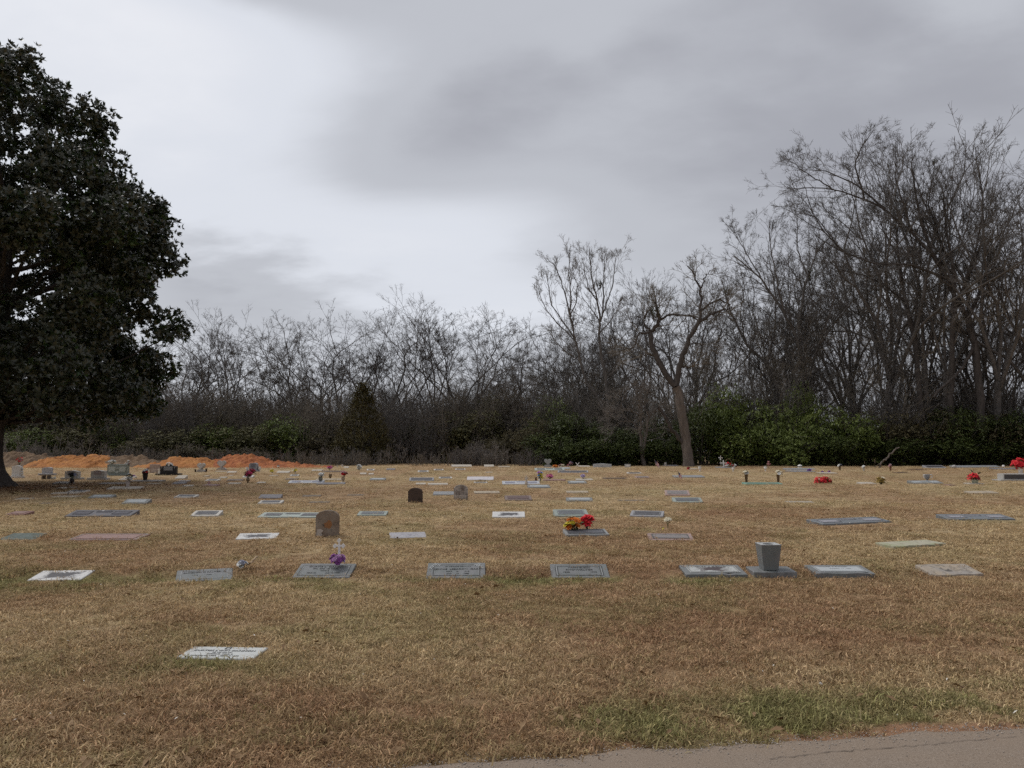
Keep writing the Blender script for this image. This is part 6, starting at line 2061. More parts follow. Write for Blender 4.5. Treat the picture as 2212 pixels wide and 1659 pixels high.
def bouquet(label, x, y, z, w, h, cols, n, size, kind='rose', stem_from=0.0, leaves=18, flat=0.8, name='bouquet', group=None, dep=None, half=0.5):
    """blossoms fill the upper dome of a w x h volume standing at z; stems gather at its foot"""
    BSEED[0] += 1
    rng = np.random.default_rng(300 + BSEED[0])
    t = thing(name, label, 'flowers', (x, y, z), 0.0, group)
    names = [c for c, k in cols for _ in range(k)]
    size = size * 1.22
    r = max(w / 2 - size * 0.5, 0.01)
    hh = max(h * half, size)
    cz = h - hh * 0.5 - size * 0.3
    dep = dep or r
    heads = []
    for k in range(n):
        for _ in range(30):
            u = rng.normal(0, 1, 3)
            u /= np.linalg.norm(u)
            u *= rng.uniform(0.5, 1.0)
            p = np.array([u[0] * r, u[1] * dep * flat, cz + u[2] * hh * 0.42])
            if all(np.linalg.norm(p - q) > size * 0.8 for q in heads):
                break
        heads.append(p)
        d = unit(p - np.array([0, 0, cz - hh * 0.5]) + np.array([0, -0.35 * size, 0]))
        o = obj('blossom', blossom_mesh(kind, names[k % len(names)]), t, tuple(p))
        o.rotation_euler = Vector(d).to_track_quat('Z', 'Y').to_euler()
        o.scale = (size * rng.uniform(0.8, 1.15),) * 3
    foot = np.array([0, 0, stem_from])
    polys = [resample([foot + rng.normal(0, 0.008, 3) * [1, 1, 0], (foot + p) / 2 + rng.normal(0, 0.01, 3), p], 4) for p in heads]
    obj('stems', tubes_mesh('stems', [(np.array(polys), np.full((len(polys), 4), 0.0045), 3)], STEM), t)
    if leaves:
        pos = np.array([heads[k % n] * [0.9, 0.9, 0.82] for k in range(leaves)]) + rng.normal(0, size * 0.35, (leaves, 3))
        pos[:, 2] = np.maximum(pos[:, 2], stem_from + 0.01)
        D = unit(rng.normal(0, 1, (leaves, 3)) * [1, 1, 0.5])
        V, F = leaf_cloud(pos, D, np.tile([[0.1, 0.0, 1.0]], (leaves, 1)), rng.uniform(1.0, 1.8, leaves) * size, rng.uniform(0.25, 0.4, leaves) * size)
        obj('leaves', mesh_np('bouquet_leaves', V, [F], GREENLEAF), t)
    return t


def bq(key, label, cols, n, size, kind='rose', half=0.5, **kw):
    x, y, z, w, h = PROPS[key]
    return bouquet(label, x, y + w * 0.35, z, w, h, cols, n, size, kind, half=half, **kw)


def cross_mesh(w, h, t, mat, trefoil=False):
    bm = bmesh.new()
    hb = h * 0.62
    bm_box(bm, 0, 0, h / 2, t, t * 0.5, h)
    bm_box(bm, -(w / 4 + t / 4), 0, hb, w / 2 - t / 2, t * 0.5, t)
    bm_box(bm, (w / 4 + t / 4), 0, hb, w / 2 - t / 2, t * 0.5, t)
    if trefoil:
        for (cx, cz) in ((-w / 2, hb), (w / 2, hb), (0, h)):
            for q, (dx, dz) in enumerate(((0, 0), (t * 0.6, 0), (-t * 0.6, 0), (0, t * 0.6), (0, -t * 0.6))):
                bmesh.ops.create_cone(bm, cap_ends=True, segments=10, radius1=t * 0.6, radius2=t * 0.6, depth=t * 0.5 + 0.003 + 0.0016 * q, matrix=Matrix.Translation((cx + dx, 0, cz + dz)) @ Matrix.Rotation(R(90), 4, 'X'))
    return bm_mesh('cross', bm, mat)


def build_props():
    WHITE = stone('white_urn_stone', (0.76, 0.74, 0.70), (0.25, 0.22, 0.2), 0.4, 0.08)
    WPLAST = plain('white_plastic', (0.83, 0.81, 0.77), 0.5, 0.08)
    BRONZE = plain('bronze', (0.12, 0.075, 0.038), 0.5, 0.35, 20, 0.4, 0.3)
    BRONZE_D = plain('dark_bronze', (0.035, 0.025, 0.02), 0.5, 0.3, 20, 0.4, 0.2)
    BRASS = plain('old_brass', (0.20, 0.14, 0.08), 0.5, 0.35, 20, 0.4, 0.3)
    GREYST = stone('grey_stone_up', (0.47, 0.455, 0.43), (0.13, 0.12, 0.10), 0.5, 0.2)
    GREYPAN = stone('mauve_grey_panel', (0.25, 0.235, 0.24), (0.12, 0.11, 0.11), 0.3, 0.2)
    # ---- the three old arched stones
    OLD = stone('old_stained_stone', (0.24, 0.18, 0.135), (0.035, 0.028, 0.022), 0.95, 0.15, 0.95, (0.30, 0.25, 0.20), 0.25)
    OLDD = stone('old_dark_stone', (0.085, 0.058, 0.045), (0.02, 0.015, 0.012), 0.8, 0.15, 0.95)
    OLDW = stone('old_whitened_stone', (0.20, 0.155, 0.125), (0.045, 0.035, 0.03), 0.85, 0.15, 0.95, (0.50, 0.46, 0.42))
    RUST = stone('rust_patch', (0.33, 0.15, 0.06), (0.20, 0.12, 0.08), 0.6, 0.2, 0.95)
    PALEP = stone('pale_patch', (0.50, 0.44, 0.38), (0.3, 0.25, 0.2), 0.5, 0.1, 0.95)
    for key, lab, m, rz in (('arch_a', 'nearest upright arched stone, brown and black with a rusty patch', OLD, 0.10), ('arch_b', 'small dark brown arched stone standing alone left of centre', OLDD, -0.12), ('arch_c', 'small arched stone with whitened upper half, right of the dark brown one', OLDW, 0.04)):
        x, y, z, w, h = PROPS[key]
        t = thing('arched_stone', lab, 'headstone', (x, y, z), rz, 'three old arched stones')
        tb = obj('tablet', prism('tablet', tab(w, h + 0.15, 'arch'), 0.11, m, 0.01), t, (0, 0.055, -0.15))
        if key == 'arch_a':
            obj('rust_patch', prism('rust_patch', [(-0.05, 0.30), (0.03, 0.28), (0.07, 0.34), (0.05, 0.40), (0.01, 0.42), (-0.02, 0.38), (-0.06, 0.37)], 0.004, RUST), tb, (0.01, -0.0555, 0.0))
            obj('pale_patch', prism('pale_patch', [(-0.17, 0.16), (-0.07, 0.17), (-0.09, 0.21), (-0.06, 0.25), (-0.10, 0.28), (-0.16, 0.27)], 0.004, PALEP), tb, (0, -0.0555, 0.0))
        if key == 'arch_c':
            for zz, ww in ((0.22, 0.30), (0.255, 0.32)):
                obj('pale_patch', box_mesh('pale_patch', ww, 0.004, 0.022, PALEP), tb, (-0.01, -0.0555, zz))
    # ---- square granite vase on its base in the front row
    GV = STYLE['granite_text'][0]
    x, y, z, w, h = PROPS['vase_base']
    t = thing('stone_vase', 'tapered square grey granite vase on a low base in the front row', 'vase', (x, y, z))
    obj('base', slab_mesh('vase_base', w, 0.34, h + 0.005, h + 0.02, GV, 501, 0.008), t)
    vx, vy, vz, vw, vh = PROPS['vase_body']
    bm = bmesh.new()
    b0, b1 = 0.088, 0.120
    ring = lambda r, zz: [bm.verts.new((sx * r, sy * r, zz)) for sx, sy in ((-1, -1), (1, -1), (1, 1), (-1, 1))]
    lo, hi = ring(b0, 0), ring(b1, vh)
    bm.faces.new(lo[::-1])
    for k in range(4):
        bm.faces.new((lo[k], lo[(k + 1) % 4], hi[(k + 1) % 4], hi[k]))
    # top plate with a round hole
    n = 24
    hole = [bm.verts.new((0.062 * math.cos(2 * math.pi * k / n), 0.062 * math.sin(2 * math.pi * k / n), vh)) for k in range(n)]
    deep = [bm.verts.new((0.062 * math.cos(2 * math.pi * k / n), 0.062 * math.sin(2 * math.pi * k / n), vh - 0.14)) for k in range(n)]
    bm.faces.new(deep)
    for k in range(n):
        bm.faces.new((hole[k], hole[(k + 1) % n], deep[(k + 1) % n], deep[k]))
    per = n // 4
    tops = []
    for c in range(4):
        # corner c sits at angle 225+90c
        k0 = (int(round((225 + 90 * c) / 360 * n)) - per // 2) % n
        fan = [hole[(k0 + j) % n] for j in range(per + 1)]
        tops.append(bm.faces.new([hi[c]] + fan[::-1]))
        tops.append(bm.faces.new((hi[c], fan[-1], hi[(c + 1) % 4])))
    for fc in tops:
        fc.material_index = 1
    vb = bm_mesh('vase_body', bm, GV)
    vb.materials.append(stone('polished_pale', (0.52, 0.53, 0.52), (0.3, 0.3, 0.3), 0.3, 0.15, 0.35))
    obj('body', vb, t, (vx - x, 0.17, h + 0.012))
    obj('top_plate', flat_frame(-b1 - 0.002, b1 + 0.002, -b1 - 0.002, b1 + 0.002, 0.03, 0.004, stone('polished_pale', (0.52, 0.53, 0.52), (0.3, 0.3, 0.3), 0.3, 0.15, 0.35)), t, (vx - x, 0.17, h + 0.012 + vh))
    # ---- front-row flowers
    x, y, z, w, h = PROPS['purple']
    bouquet('bushy purple flowers on the grey marker below the white cross', x, y + 0.26, z + 0.0, w * 1.12, h * 0.95, [('purple', 2), ('mauve', 2), ('lilac', 1)], 24, 0.032, 'mum', half=0.85, leaves=10)
    x, y, z, w, h = PROPS['small_cross']
    t = thing('small_cross', 'small white three-lobed cross on two stakes above the purple flowers', 'cross', (x, y + 0.33, z + 0.02))
    obj('cross', cross_mesh(w * 0.8, 0.17, 0.022, WPLAST, True), t, (0, 0, h - 0.19))
    for sx in (-0.008, 0.014):
        obj('stake', tube_path('stake', [(sx, 0, 0), (sx, 0, h - 0.10)], [0.005, 0.005], 6, WPLAST), t)
    x, y, z, w, h = PROPS['corner_bouquet']
    bouquet('small white and pale blue cloth flowers lying on the skewed front-row marker', x - 0.04, y + 0.36, z + 0.0, 0.13, 0.10, [('white', 3), ('greyblue', 2)], 9, 0.034, 'rose', half=0.9, leaves=0)
    t = thing('dried_sprig', 'dried cream sprig with brown stem beside the white and blue cloth flowers', 'flowers', (x + 0.0, y + 0.40, z))
    for k, (dx, dz, s) in enumerate(((0.10, 0.09, 1), (0.07, 0.05, 1), (0.13, 0.12, 1))):
        obj('stem', tube_path('stem', [(0, 0, 0.01), (dx * 0.6, 0.01, dz * 0.55), (dx, 0.0, dz)], [0.004, 0.004, 0.003], 5, plain('dry_stem', (0.16, 0.09, 0.05), 0.8)), t)
        obj('bud', lathe('bud', [(0.002, 0), (0.012, 0.015), (0.013, 0.035), (0.003, 0.06)], 8, plain('dry_bud', (0.58, 0.44, 0.30), 0.8)), t, (dx * 0.75, 0, dz * 0.75), (0, 0.9, 0.2 * k))
    # ---- second row
    x, y, z, w, h = PROPS['red_yellow']
    bouquet('yellow, orange and cream silk flowers on the left half of the flower-topped marker', x, y + 0.08, z - 0.03, w * 1.15, h + 0.05, [('orange', 3), ('yellow', 3), ('cream', 2), ('orange', 2)], 13, 0.064, 'mum', half=0.95, leaves=12)
    x, y, z, w, h = PROPS['red_lily']
    bouquet('bright red silk lilies on the right half of the flower-topped marker', x, y + 0.05, z - 0.03, w * 1.15, h + 0.05, [('red', 1)], 9, 0.08, 'lily', half=0.6, leaves=16)
    bq('lone_lily', 'single cream lily standing alone in the lawn right of the red and yellow flowers', [('cream', 1)], 3, 0.05, 'lily', half=0.35, leaves=4)
    bq('yellow_low', 'tiny yellow-green blossom low in the grass near the lone cream lily', [('yellow', 1)], 1, 0.02, 'star', half=0.9, leaves=4)
    x, y, z, w, h = PROPS['shell']
    t = thing('shell_ornament', 'small white ribbed shell on the long slate marker', 'ornament', (x, y + 0.1, z - 0.03))
    obj('shell', lathe('shell', [(w * 0.5, 0), (w * 0.46, h * 0.35), (w * 0.34, h * 0.68), (w * 0.15, h * 0.95), (0.002, h)], 14, WPLAST), t)
    obj('band', lathe('band', [(w * 0.475, h * 0.30), (w * 0.485, h * 0.36), (w * 0.465, h * 0.42)], 14, plain('green_band', (0.20, 0.30, 0.22), 0.6), False), t)
    # ---- headstones at the left
    headstone('white_stone', 'white marble headstone half hidden by the magnolia trunk', WHITE, 'serp', True, None, 0.2)
    urn('white_urn', 'white marble urn in front of the white headstone by the magnolia trunk', WHITE, 'urn')
    x, y, z, w, h = PROPS['white_urn']
    bouquet('white flowers in the white marble urn by the magnolia trunk', x + 0.03, y + w / 2, z + h, w * 0.9, 0.18, [('white', 1)], 9, 0.04, leaves=6)
    x, y, z, w, h = PROPS['white_stone']
    bouquet('red flowers rising over the white headstone by the magnolia trunk', x + 0.05, y + 0.15, z + h, 0.36, 0.42, [('red', 2), ('dullpink', 1)], 11, 0.055, 'lily', half=0.6, leaves=14)
    headstone('bench_stone', 'rounded grey headstone behind the small stone bench', stone('light_grey_stone', (0.44, 0.44, 0.45), (0.2, 0.2, 0.2), 0.3, 0.15), 'round', True, None, 0.18, 0, 1.6)
    x, y, z, w, h = PROPS['bench']
    t = thing('stone_bench', 'small weathered stone bench between the magnolia and the grey headstones', 'bench', (x, y + 0.15, z))
    bs = stone('bench_stone_dark', (0.20, 0.165, 0.14), (0.06, 0.05, 0.04), 0.6, 0.2)
    obj('seat', box_mesh('seat', w * 1.15, 0.30, 0.05, bs, 0.008, h - 0.03), t)
    for sx in (-1, 1):
        obj('leg', box_mesh('leg', 0.07, 0.22, h - 0.02, bs, 0.006, -0.02), t, (sx * w * 0.28, 0, 0))
    obj('plaque', box_mesh('plaque', 0.14, 0.16, 0.012, WPLAST, 0.002, h + 0.022), t)
    bq('bench_flowers', 'white flowers on the ground right of the stone bench', [('white', 2), ('cream', 1)], 9, 0.045, leaves=8, half=0.9)
    headstone('grey_stone_left', 'grey headstone with curved top behind the dark vase under the magnolia', GREYST, 'serp', True, GREYPAN, 0.22, 0, 1.45)
    headstone('grey_stone_right', 'grey headstone with pinkish panel, left of the green double headstone', GREYST, 'serp', True, stone('pinkish_face', (0.34, 0.29, 0.285), (0.15, 0.12, 0.12), 0.4, 0.2), 0.22, 0, 1.4)
    x, y, z, w, h = PROPS['dark_vase_tree']
    urn('dark_vase_tree', 'dark bronze vase at the end of the dark slab under the magnolia', BRONZE_D, 'urn', h=0.22)
    bouquet('drooping dark faded flowers in the bronze vase under the magnolia', x, y + 0.09, z + 0.2, 0.42, 0.25, [('dark', 3), ('greyblue', 1)], 16, 0.045, leaves=20)
    x, y, z, w, h = PROPS['dry_twigs']
    t = thing('dry_twigs', 'spiky pale dry twigs stuck beside the white framed marker near the magnolia', 'twigs', (x, y, z))
    r = np.random.default_rng(8)
    for k in range(7):
        a = r.uniform(0, 6.28)
        obj('twig', tube_path('twig', [(0, 0, 0), (0.03 * math.cos(a), 0.03 * math.sin(a), h * 0.5), (w * 0.5 * math.cos(a), w * 0.5 * math.sin(a), h * r.uniform(0.7, 1.05))], [0.006, 0.005, 0.003], 4, TWIG_PALE), t)
    # green double headstone
    GS = stone('green_grey_granite', (0.28, 0.315, 0.29), (0.14, 0.15, 0.14), 0.3, 0.2, 0.6)
    GP = stone('green_grey_face', (0.50, 0.54, 0.51), (0.28, 0.3, 0.28), 0.3, 0.15, 0.6)
    x, y, z, w, h = PROPS['double_stone']
    t = thing('double_headstone', 'wide green-grey double headstone with two pale faces and flowers on its shoulders', 'headstone', (x, y + 0.14, z))
    obj('base', box_mesh('base', w * 1.2, 0.42, 0.10, GS, 0.01, -0.04), t)
    tb = obj('tablet', prism('tablet', [(-w * 0.48, 0), (w * 0.48, 0), (w * 0.48, h * 0.72), (w * 0.5, h * 0.86), (w * 0.40, h * 0.90), (-w * 0.40, h * 0.90), (-w * 0.5, h * 0.86), (-w * 0.48, h * 0.72)], 0.24, GS, 0.01), t, (0, 0, 0.055))
    for sx in (-1, 1):
        obj('face', prism('face', [(-0.15, 0), (0.15, 0), (0.17, 0.2), (0.12, 0.25), (-0.12, 0.25), (-0.17, 0.2)], 0.02, GP), tb, (sx * w * 0.25, -0.125, h * 0.26))
    obj('link', box_mesh('link', 0.22, 0.02, 0.05, GP), tb, (0, -0.125, h * 0.52))
    obj('emblem', prism('emblem', heart_prof(0.16, 0.14), 0.02, GP), tb, (0, -0.125, h * 0.08))
    ztop = z + 0.055 + h * 0.9
    bouquet('white flowers on the left shoulder of the green double headstone', x - w * 0.34, y + 0.14, ztop, 0.46, 0.24, [('white', 3), ('cream', 1)], 18, 0.05, leaves=16, half=0.8)
    bouquet('white flowers on the right shoulder of the green double headstone', x + w * 0.46, y + 0.14, ztop - 0.16, 0.28, 0.36, [('white', 3), ('dullpink', 1)], 14, 0.045, leaves=14, half=0.8)
    urn('double_vase', 'small white vase at the left side of the green double headstone', WHITE, 'pot')
    # vases in front
    urn('dark_vase', 'dark bronze vase with a pale side holding red and white flowers', BRONZE_D, 'tall')
    x, y, z, w, h = PROPS['dark_vase']
    bouquet('red and white flowers in the dark bronze vase', x, y + w / 2, z + h - 0.04, 0.33, 0.24, [('white', 2), ('red', 1), ('white', 1), ('crimson', 1)], 12, 0.055, leaves=10, half=0.8)
    bq('red_behind', 'single dark red rose bunch left of the pink headstone', [('crimson', 1)], 4, 0.05, leaves=6)
    urn('pale_vase', 'pale pinkish stone vase on the long white slab', stone('pale_vase_stone', (0.42, 0.36, 0.33), (0.2, 0.16, 0.14), 0.4, 0.15), 'tall')
    x, y, z, w, h = PROPS['pale_vase']
    bouquet('white and black flowers in the pale stone vase', x + 0.05, y + w / 2, z + h - 0.03, 0.27, 0.36, [('white', 3), ('dark', 2)], 15, 0.042, leaves=12, half=0.9)
    bq('purple_ribbon', 'purple blue ribbon bow on the slabs before the green double headstone', [('violet', 1)], 6, 0.05, 'star', half=0.9, leaves=0)
    headstone('pink_stone', 'low pink-tan headstone left of the black headstone', stone('pink_tan_stone', (0.42, 0.32, 0.27), (0.22, 0.16, 0.13), 0.4, 0.2), 'slant', False, stone('pink_tan_face', (0.50, 0.41, 0.36), (0.3, 0.24, 0.2), 0.3, 0.1), 0.2)
    # black headstone
    BK = stone('black_granite', (0.022, 0.020, 0.024), (0.05, 0.05, 0.055), 0.3, 0.3, 0.25)
    t = headstone('black_stone', 'polished black headstone with a grey panel and two small crosses', BK, 'serp', True, stone('grey_etched', (0.27, 0.275, 0.29), (0.15, 0.15, 0.16), 0.4, 0.15), 0.2, 0, 1.5)
    x, y, z, w, h = PROPS['black_stone']
    for sx in (-1, 1):
        obj('engraved_cross', cross_mesh(0.07, 0.11, 0.014, PALE_LINE), t, (sx * w * 0.40, -0.103, 0.33))
    bouquet('white and blue flowers along the top of the black headstone', x, y + 0.1, z + h - 0.03, 0.46, 0.18, [('white', 3), ('greyblue', 1)], 16, 0.05, leaves=8, half=0.95)
    urn('black_vase', 'small white vase at the left side of the black headstone', WHITE, 'pot')
    # hearts
    HS = stone('heart_granite', (0.46, 0.43, 0.39), (0.14, 0.12, 0.10), 0.4, 0.2)
    HF = stone('heart_face', (0.56, 0.52, 0.48), (0.2, 0.18, 0.16), 0.3, 0.15)
    for key, lab, rz, two in (('heart_near', 'nearer heart-shaped headstone with a small vase on either side', -0.25, 0.36), ('heart_far', 'heart-shaped headstone on a stepped foot right of the nearer heart', -0.1, 0.30), ('heart_center', 'grey heart-shaped headstone at the far edge of the lawn before the hedge', 0.0, 0.30)):
        x, y, z, w, h = PROPS[key]
        m = HS if key != 'heart_center' else stone('heart_grey', (0.36, 0.375, 0.365), (0.12, 0.12, 0.11), 0.4, 0.2)
        t = thing('heart_headstone', lab, 'headstone', (x, y + 0.1, z), rz)
        obj('base', prism('base', [(-w * 0.5, -0.05), (w * 0.5, -0.05), (w * 0.5, h * 0.12), (w * 0.22, h * 0.30), (-w * 0.22, h * 0.30), (-w * 0.5, h * 0.12)], 0.22, m, 0.006), t)
        ht = obj('heart', prism('heart', heart_prof(w * 0.92, h * 0.80), 0.16, m, 0.012), t, (0, 0, h * 0.20))
        obj('face', prism('face', heart_prof(w * 0.76, h * 0.66), 0.008, HF if key != 'heart_center' else m), ht, (0, -0.083, h * 0.07))
    x, y, z, w, h = PROPS['heart_center']
    urn('heart_vase_l', 'small dark vase left of the nearer heart headstone', BRONZE_D, 'pot')
    urn('heart_vase_r', 'small dark vase right of the nearer heart headstone', BRONZE_D, 'pot')
    # blue-grey headstone
    headstone('blue_stone', 'blue-grey headstone with a dark upper panel between two white vases', stone('blue_grey_stone', (0.30, 0.31, 0.335), (0.14, 0.14, 0.15), 0.3, 0.2), 'round', True, stone('steel_panel', (0.16, 0.165, 0.19), (0.3, 0.3, 0.32), 0.3, 0.2), 0.2, -0.1)
    urn('blue_vase_l', 'white vase left of the blue-grey headstone', WHITE, 'urn')
    urn('blue_vase_r', 'white vase right of the blue-grey headstone', WHITE, 'urn')
    bq('dark_red_flowers', 'dark crimson flowers at the foot of the blue-grey headstone', [('crimson', 1)], 14, 0.065, half=0.8, leaves=20)
    urn('crimson_urn', 'small round bronze urn with crimson and pink flowers', BRASS, 'urn')
    x, y, z, w, h = PROPS['crimson_urn']
    bouquet('crimson and hot pink bouquet in the small round bronze urn', x, y + w / 2, z + h - 0.02, 0.36, 0.36, [('hotpink', 2), ('crimson', 2), ('pink', 1)], 18, 0.06, leaves=22, half=0.65)
    x, y, z, w, h = PROPS['pink_figurine']
    pk = stone('pink_stone_figure', (0.42, 0.24, 0.23), (0.2, 0.1, 0.1), 0.4, 0.15)
    t = thing('figurine', 'small pink stone figurine on the pink slab', 'figurine', (x, y + 0.1, z))
    obj('body', lathe('fig_body', [(0.05, 0), (0.055, 0.03), (0.03, 0.07), (0.035, 0.09), (0.012, 0.10)], 12, pk), t, (0.02, 0, 0))
    obj('head', lathe('fig_head', [(0.004, 0), (0.024, 0.01), (0.028, 0.026), (0.018, 0.044), (0.002, 0.05)], 12, pk), t, (0.03, -0.01, 0.095))
    for s in (-1, 1):
        obj('wing', prism('wing', [(0, 0.02), (s * 0.05, 0.05), (s * 0.065, 0.11), (s * 0.025, 0.09)], 0.012, pk), t, (0.02, 0.02, 0))
    for key, lab, lab2 in (('yellow_left', 'left one of two small white crosses with yellow flowers', 'yellow flowers tied to the left small white cross'), ('yellow_right', 'right one of two small white crosses with yellow flowers', 'yellow flowers tied to the right small white cross')):
        x, y, z, w, h = PROPS[key]
        t = thing('white_cross', lab, 'cross', (x, y + 0.05, z))
        obj('cross', cross_mesh(0.17, h, 0.022, WPLAST), t)
        bouquet(lab2, x - 0.02, y + 0.0, z + h * 0.32, w, h * 0.5, [('yellow', 3), ('yellow', 1), ('cream', 1)], 9, 0.058, 'lily', half=0.9, leaves=6)
    x, y, z, w, h = PROPS['white_ball']
    t = thing('solar_lamp', 'little round white and black garden lamp before the low clay spill', 'lamp', (x, y, z))
    obj('globe', lathe('globe', [(0.01, 0), (0.06, 0.02), (0.085, 0.07), (0.07, 0.12), (0.02, 0.15)], 14, WPLAST), t, (0, 0, h - 0.15))
    obj('cap', lathe('cap', [(0.075, 0.0), (0.07, 0.025), (0.01, 0.04)], 14, plain('black_plastic', (0.02, 0.02, 0.022), 0.5)), t, (0, -0.01, h - 0.035))
    obj('stake', tube_path('stake', [(0, 0, -0.05), (0, 0, h - 0.14)], [0.012, 0.012], 6, MATS['black_plastic']), t)
    # three urns in the left middle distance
    urn('urn_white', 'grey-green urn on a white foot, holding white flowers', stone('grey_green_urn', (0.19, 0.185, 0.15), (0.09, 0.08, 0.06), 0.5, 0.2), 'urn', plinth=WHITE)
    x, y, z, w, h = PROPS['urn_white']
    bouquet('white and black-centred flowers in the grey-green urn', x + 0.03, y + w / 2, z + h, 0.26, 0.21, [('white', 4), ('dark', 1)], 14, 0.045, leaves=10, half=0.9)
    urn('urn_empty', 'empty bronze urn between the white-flowered and the red-flowered urns', BRASS, 'urn')
    urn('urn_red', 'tan urn on a white foot, holding red and pink flowers', stone('tan_urn', (0.36, 0.28, 0.20), (0.15, 0.11, 0.08), 0.5, 0.2), 'urn', plinth=WHITE)
    x, y, z, w, h = PROPS['urn_red']
    bouquet('red and pale pink flowers in the tan urn', x + 0.04, y + w / 2, z + h, 0.36, 0.26, [('red', 2), ('dullpink', 2), ('white', 1)], 13, 0.06, leaves=18, half=0.75)
    bq('red_far', 'distant round bunch of red-pink flowers before the brush', [('red', 1), ('pink', 1)], 12, 0.06, leaves=10, half=0.6)
    bq('white_round', 'distant round white bouquet before the brush', [('white', 3), ('cream', 1)], 22, 0.06, leaves=26, half=0.8)
    for key, lab in (('angel_l', 'left one of two tiny pale angel figures at the far edge'), ('angel_r', 'right one of two tiny pale angel figures at the far edge'), ('angel_stat', 'cream angel statuette on the long light blue marker')):
        x, y, z, w, h = PROPS[key]
        m = stone('angel_stone', (0.55, 0.49, 0.42), (0.3, 0.26, 0.22), 0.4, 0.1)
        t = thing('angel_figure', lab, 'figurine', (x, y + 0.06, z))
        obj('body', lathe('robe', [(0.42 * w, 0), (0.38 * w, 0.08 * h), (0.20 * w, 0.5 * h), (0.26 * w, 0.66 * h), (0.07 * w, 0.76 * h)], 12, m), t)
        obj('head', lathe('head', [(0.02 * w, 0), (0.15 * w, 0.05 * h), (0.17 * w, 0.12 * h), (0.10 * w, 0.2 * h), (0.01 * w, 0.23 * h)], 12, m), t, (0, -0.02, 0.76 * h))
        for s in (-1, 1):
            obj('wing', prism('wing', [(0, 0.42 * h), (s * 0.35 * w, 0.5 * h), (s * 0.5 * w, 0.85 * h), (s * 0.12 * w, 0.7 * h)], 0.02, m), t, (0, 0.12 * w, 0))
    bq('rose_mix', 'mixed yellow, blue and purple roses on the long light blue marker', [('yellow', 3), ('blue', 2), ('purple', 1), ('lilac', 1)], 13, 0.065, half=0.7, leaves=16)
    x, y, z, w, h = PROPS['bear']
    fur = plain('brown_plush', (0.12, 0.055, 0.03), 0.95, 0.3, 30)
    t = thing('plush_bear', 'little brown plush bear leaning by the mixed roses', 'toy', (x, y + 0.05, z))
    obj('body', lathe('bear_body', [(0.02, 0), (0.05, 0.02), (0.055, 0.05), (0.035, 0.09), (0.01, 0.10)], 12, fur), t)
    hd = obj('head', lathe('bear_head', [(0.005, 0), (0.035, 0.015), (0.04, 0.04), (0.025, 0.068), (0.003, 0.075)], 12, fur), t, (0, -0.01, 0.09))
    for s in (-1, 1):
        obj('ear', lathe('ear', [(0.002, 0), (0.014, 0.006), (0.014, 0.016), (0.003, 0.022)], 8, fur), hd, (s * 0.03, 0, 0.058))
        obj('leg', lathe('leg', [(0.012, 0), (0.018, 0.02), (0.016, 0.05), (0.004, 0.06)], 8, fur), t, (s * 0.03, -0.03, 0.01), (1.2, 0, 0))
    x, y, z, w, h = PROPS['white_toy']
    t = thing('white_candle', 'small white votive candle beside the brown plush bear', 'candle', (x + 0.02, y + 0.04, z))
    obj('body', lathe('candle', [(0.03, 0), (0.033, 0.01), (0.030, 0.09), (0.024, 0.10)], 12, WPLAST), t)
    obj('wick', lathe('wick', [(0.004, 0), (0.003, 0.015)], 6, MATS['black_plastic']), t, (0, 0, 0.1))
    bq('pink_fl', 'bright pink and white bouquet right of the mixed roses', [('pink', 3), ('hotpink', 1), ('white', 1)], 18, 0.05, half=0.7, leaves=10)
    bq('lilac_fl', 'small lilac bouquet behind the bright cream slab', [('lilac', 1)], 8, 0.055, 'lily', half=0.6, leaves=10)
    # far edge centre
    bq('orange_fl', 'orange flowers right of the far heart headstone', [('orange', 3), ('gold', 1)], 10, 0.075, half=0.9, leaves=10)
    bq('cream_fl', 'faded cream flowers lying right of the orange ones', [('cream', 2), ('dullpink', 1)], 12, 0.06, half=0.8, leaves=14)
    bq('red_small', 'dull red bunch below the pink ball of flowers', [('dullred', 2), ('dullpink', 1)], 6, 0.06, half=0.9, leaves=8)
    bq('pink_ball', 'dull pink ball of flowers left of the crossed white sticks', [('dullpink', 2), ('lilac', 1)], 14, 0.06, half=0.6, leaves=10)
    x, y, z, w, h = PROPS['crossed']
    t = thing('tilted_cross', 'white wooden cross fallen aslant at the far edge', 'cross', (x, y, z))
    bm = bmesh.new()
    bm_box(bm, 0, 0, 0, 0.045, 0.025, h * 1.18)
    bar = bm_mesh('bar', bm, WPLAST)
    obj('bar', bar, t, (0, 0, h * 0.48), (0, R(-38), 0))
    obj('bar', bar, t, (0, 0.03, h * 0.48), (0, R(40), 0))
    headstone('long_stone', 'long low white headstone with grey-blue flowers before the hedge', stone('pale_blue_stone', (0.46, 0.475, 0.49), (0.25, 0.25, 0.25), 0.3, 0.12), 'serp', False, None, 0.2)
    bq('long_stone_fl', 'grey-blue flowers in front of the long low white headstone', [('greyblue', 2), ('dark', 1)], 16, 0.06, half=0.9, leaves=10)
    t = headstone('plaque_stone', 'small grey upright stone with a white oval before the small two-stemmed tree', GREYST, 'flat', False, None, 0.14)
    x, y, z, w, h = PROPS['plaque_stone']
    obj('oval', prism('oval', [(0.5 * w * 0.72 * math.cos(2 * math.pi * k / 20), 0.10 + 0.06 * math.sin(2 * math.pi * k / 20) + 0.1) for k in range(20)], 0.01, WPLAST), t, (0, -0.076, -0.10))
    # flags
    fm, nt, b = new_mat('flag_cloth')
    tc = nd(nt, 'ShaderNodeTexCoord')
    sep = nd(nt, 'ShaderNodeSeparateXYZ')
    nt.links.new(tc.outputs['Generated'], sep.inputs[0])
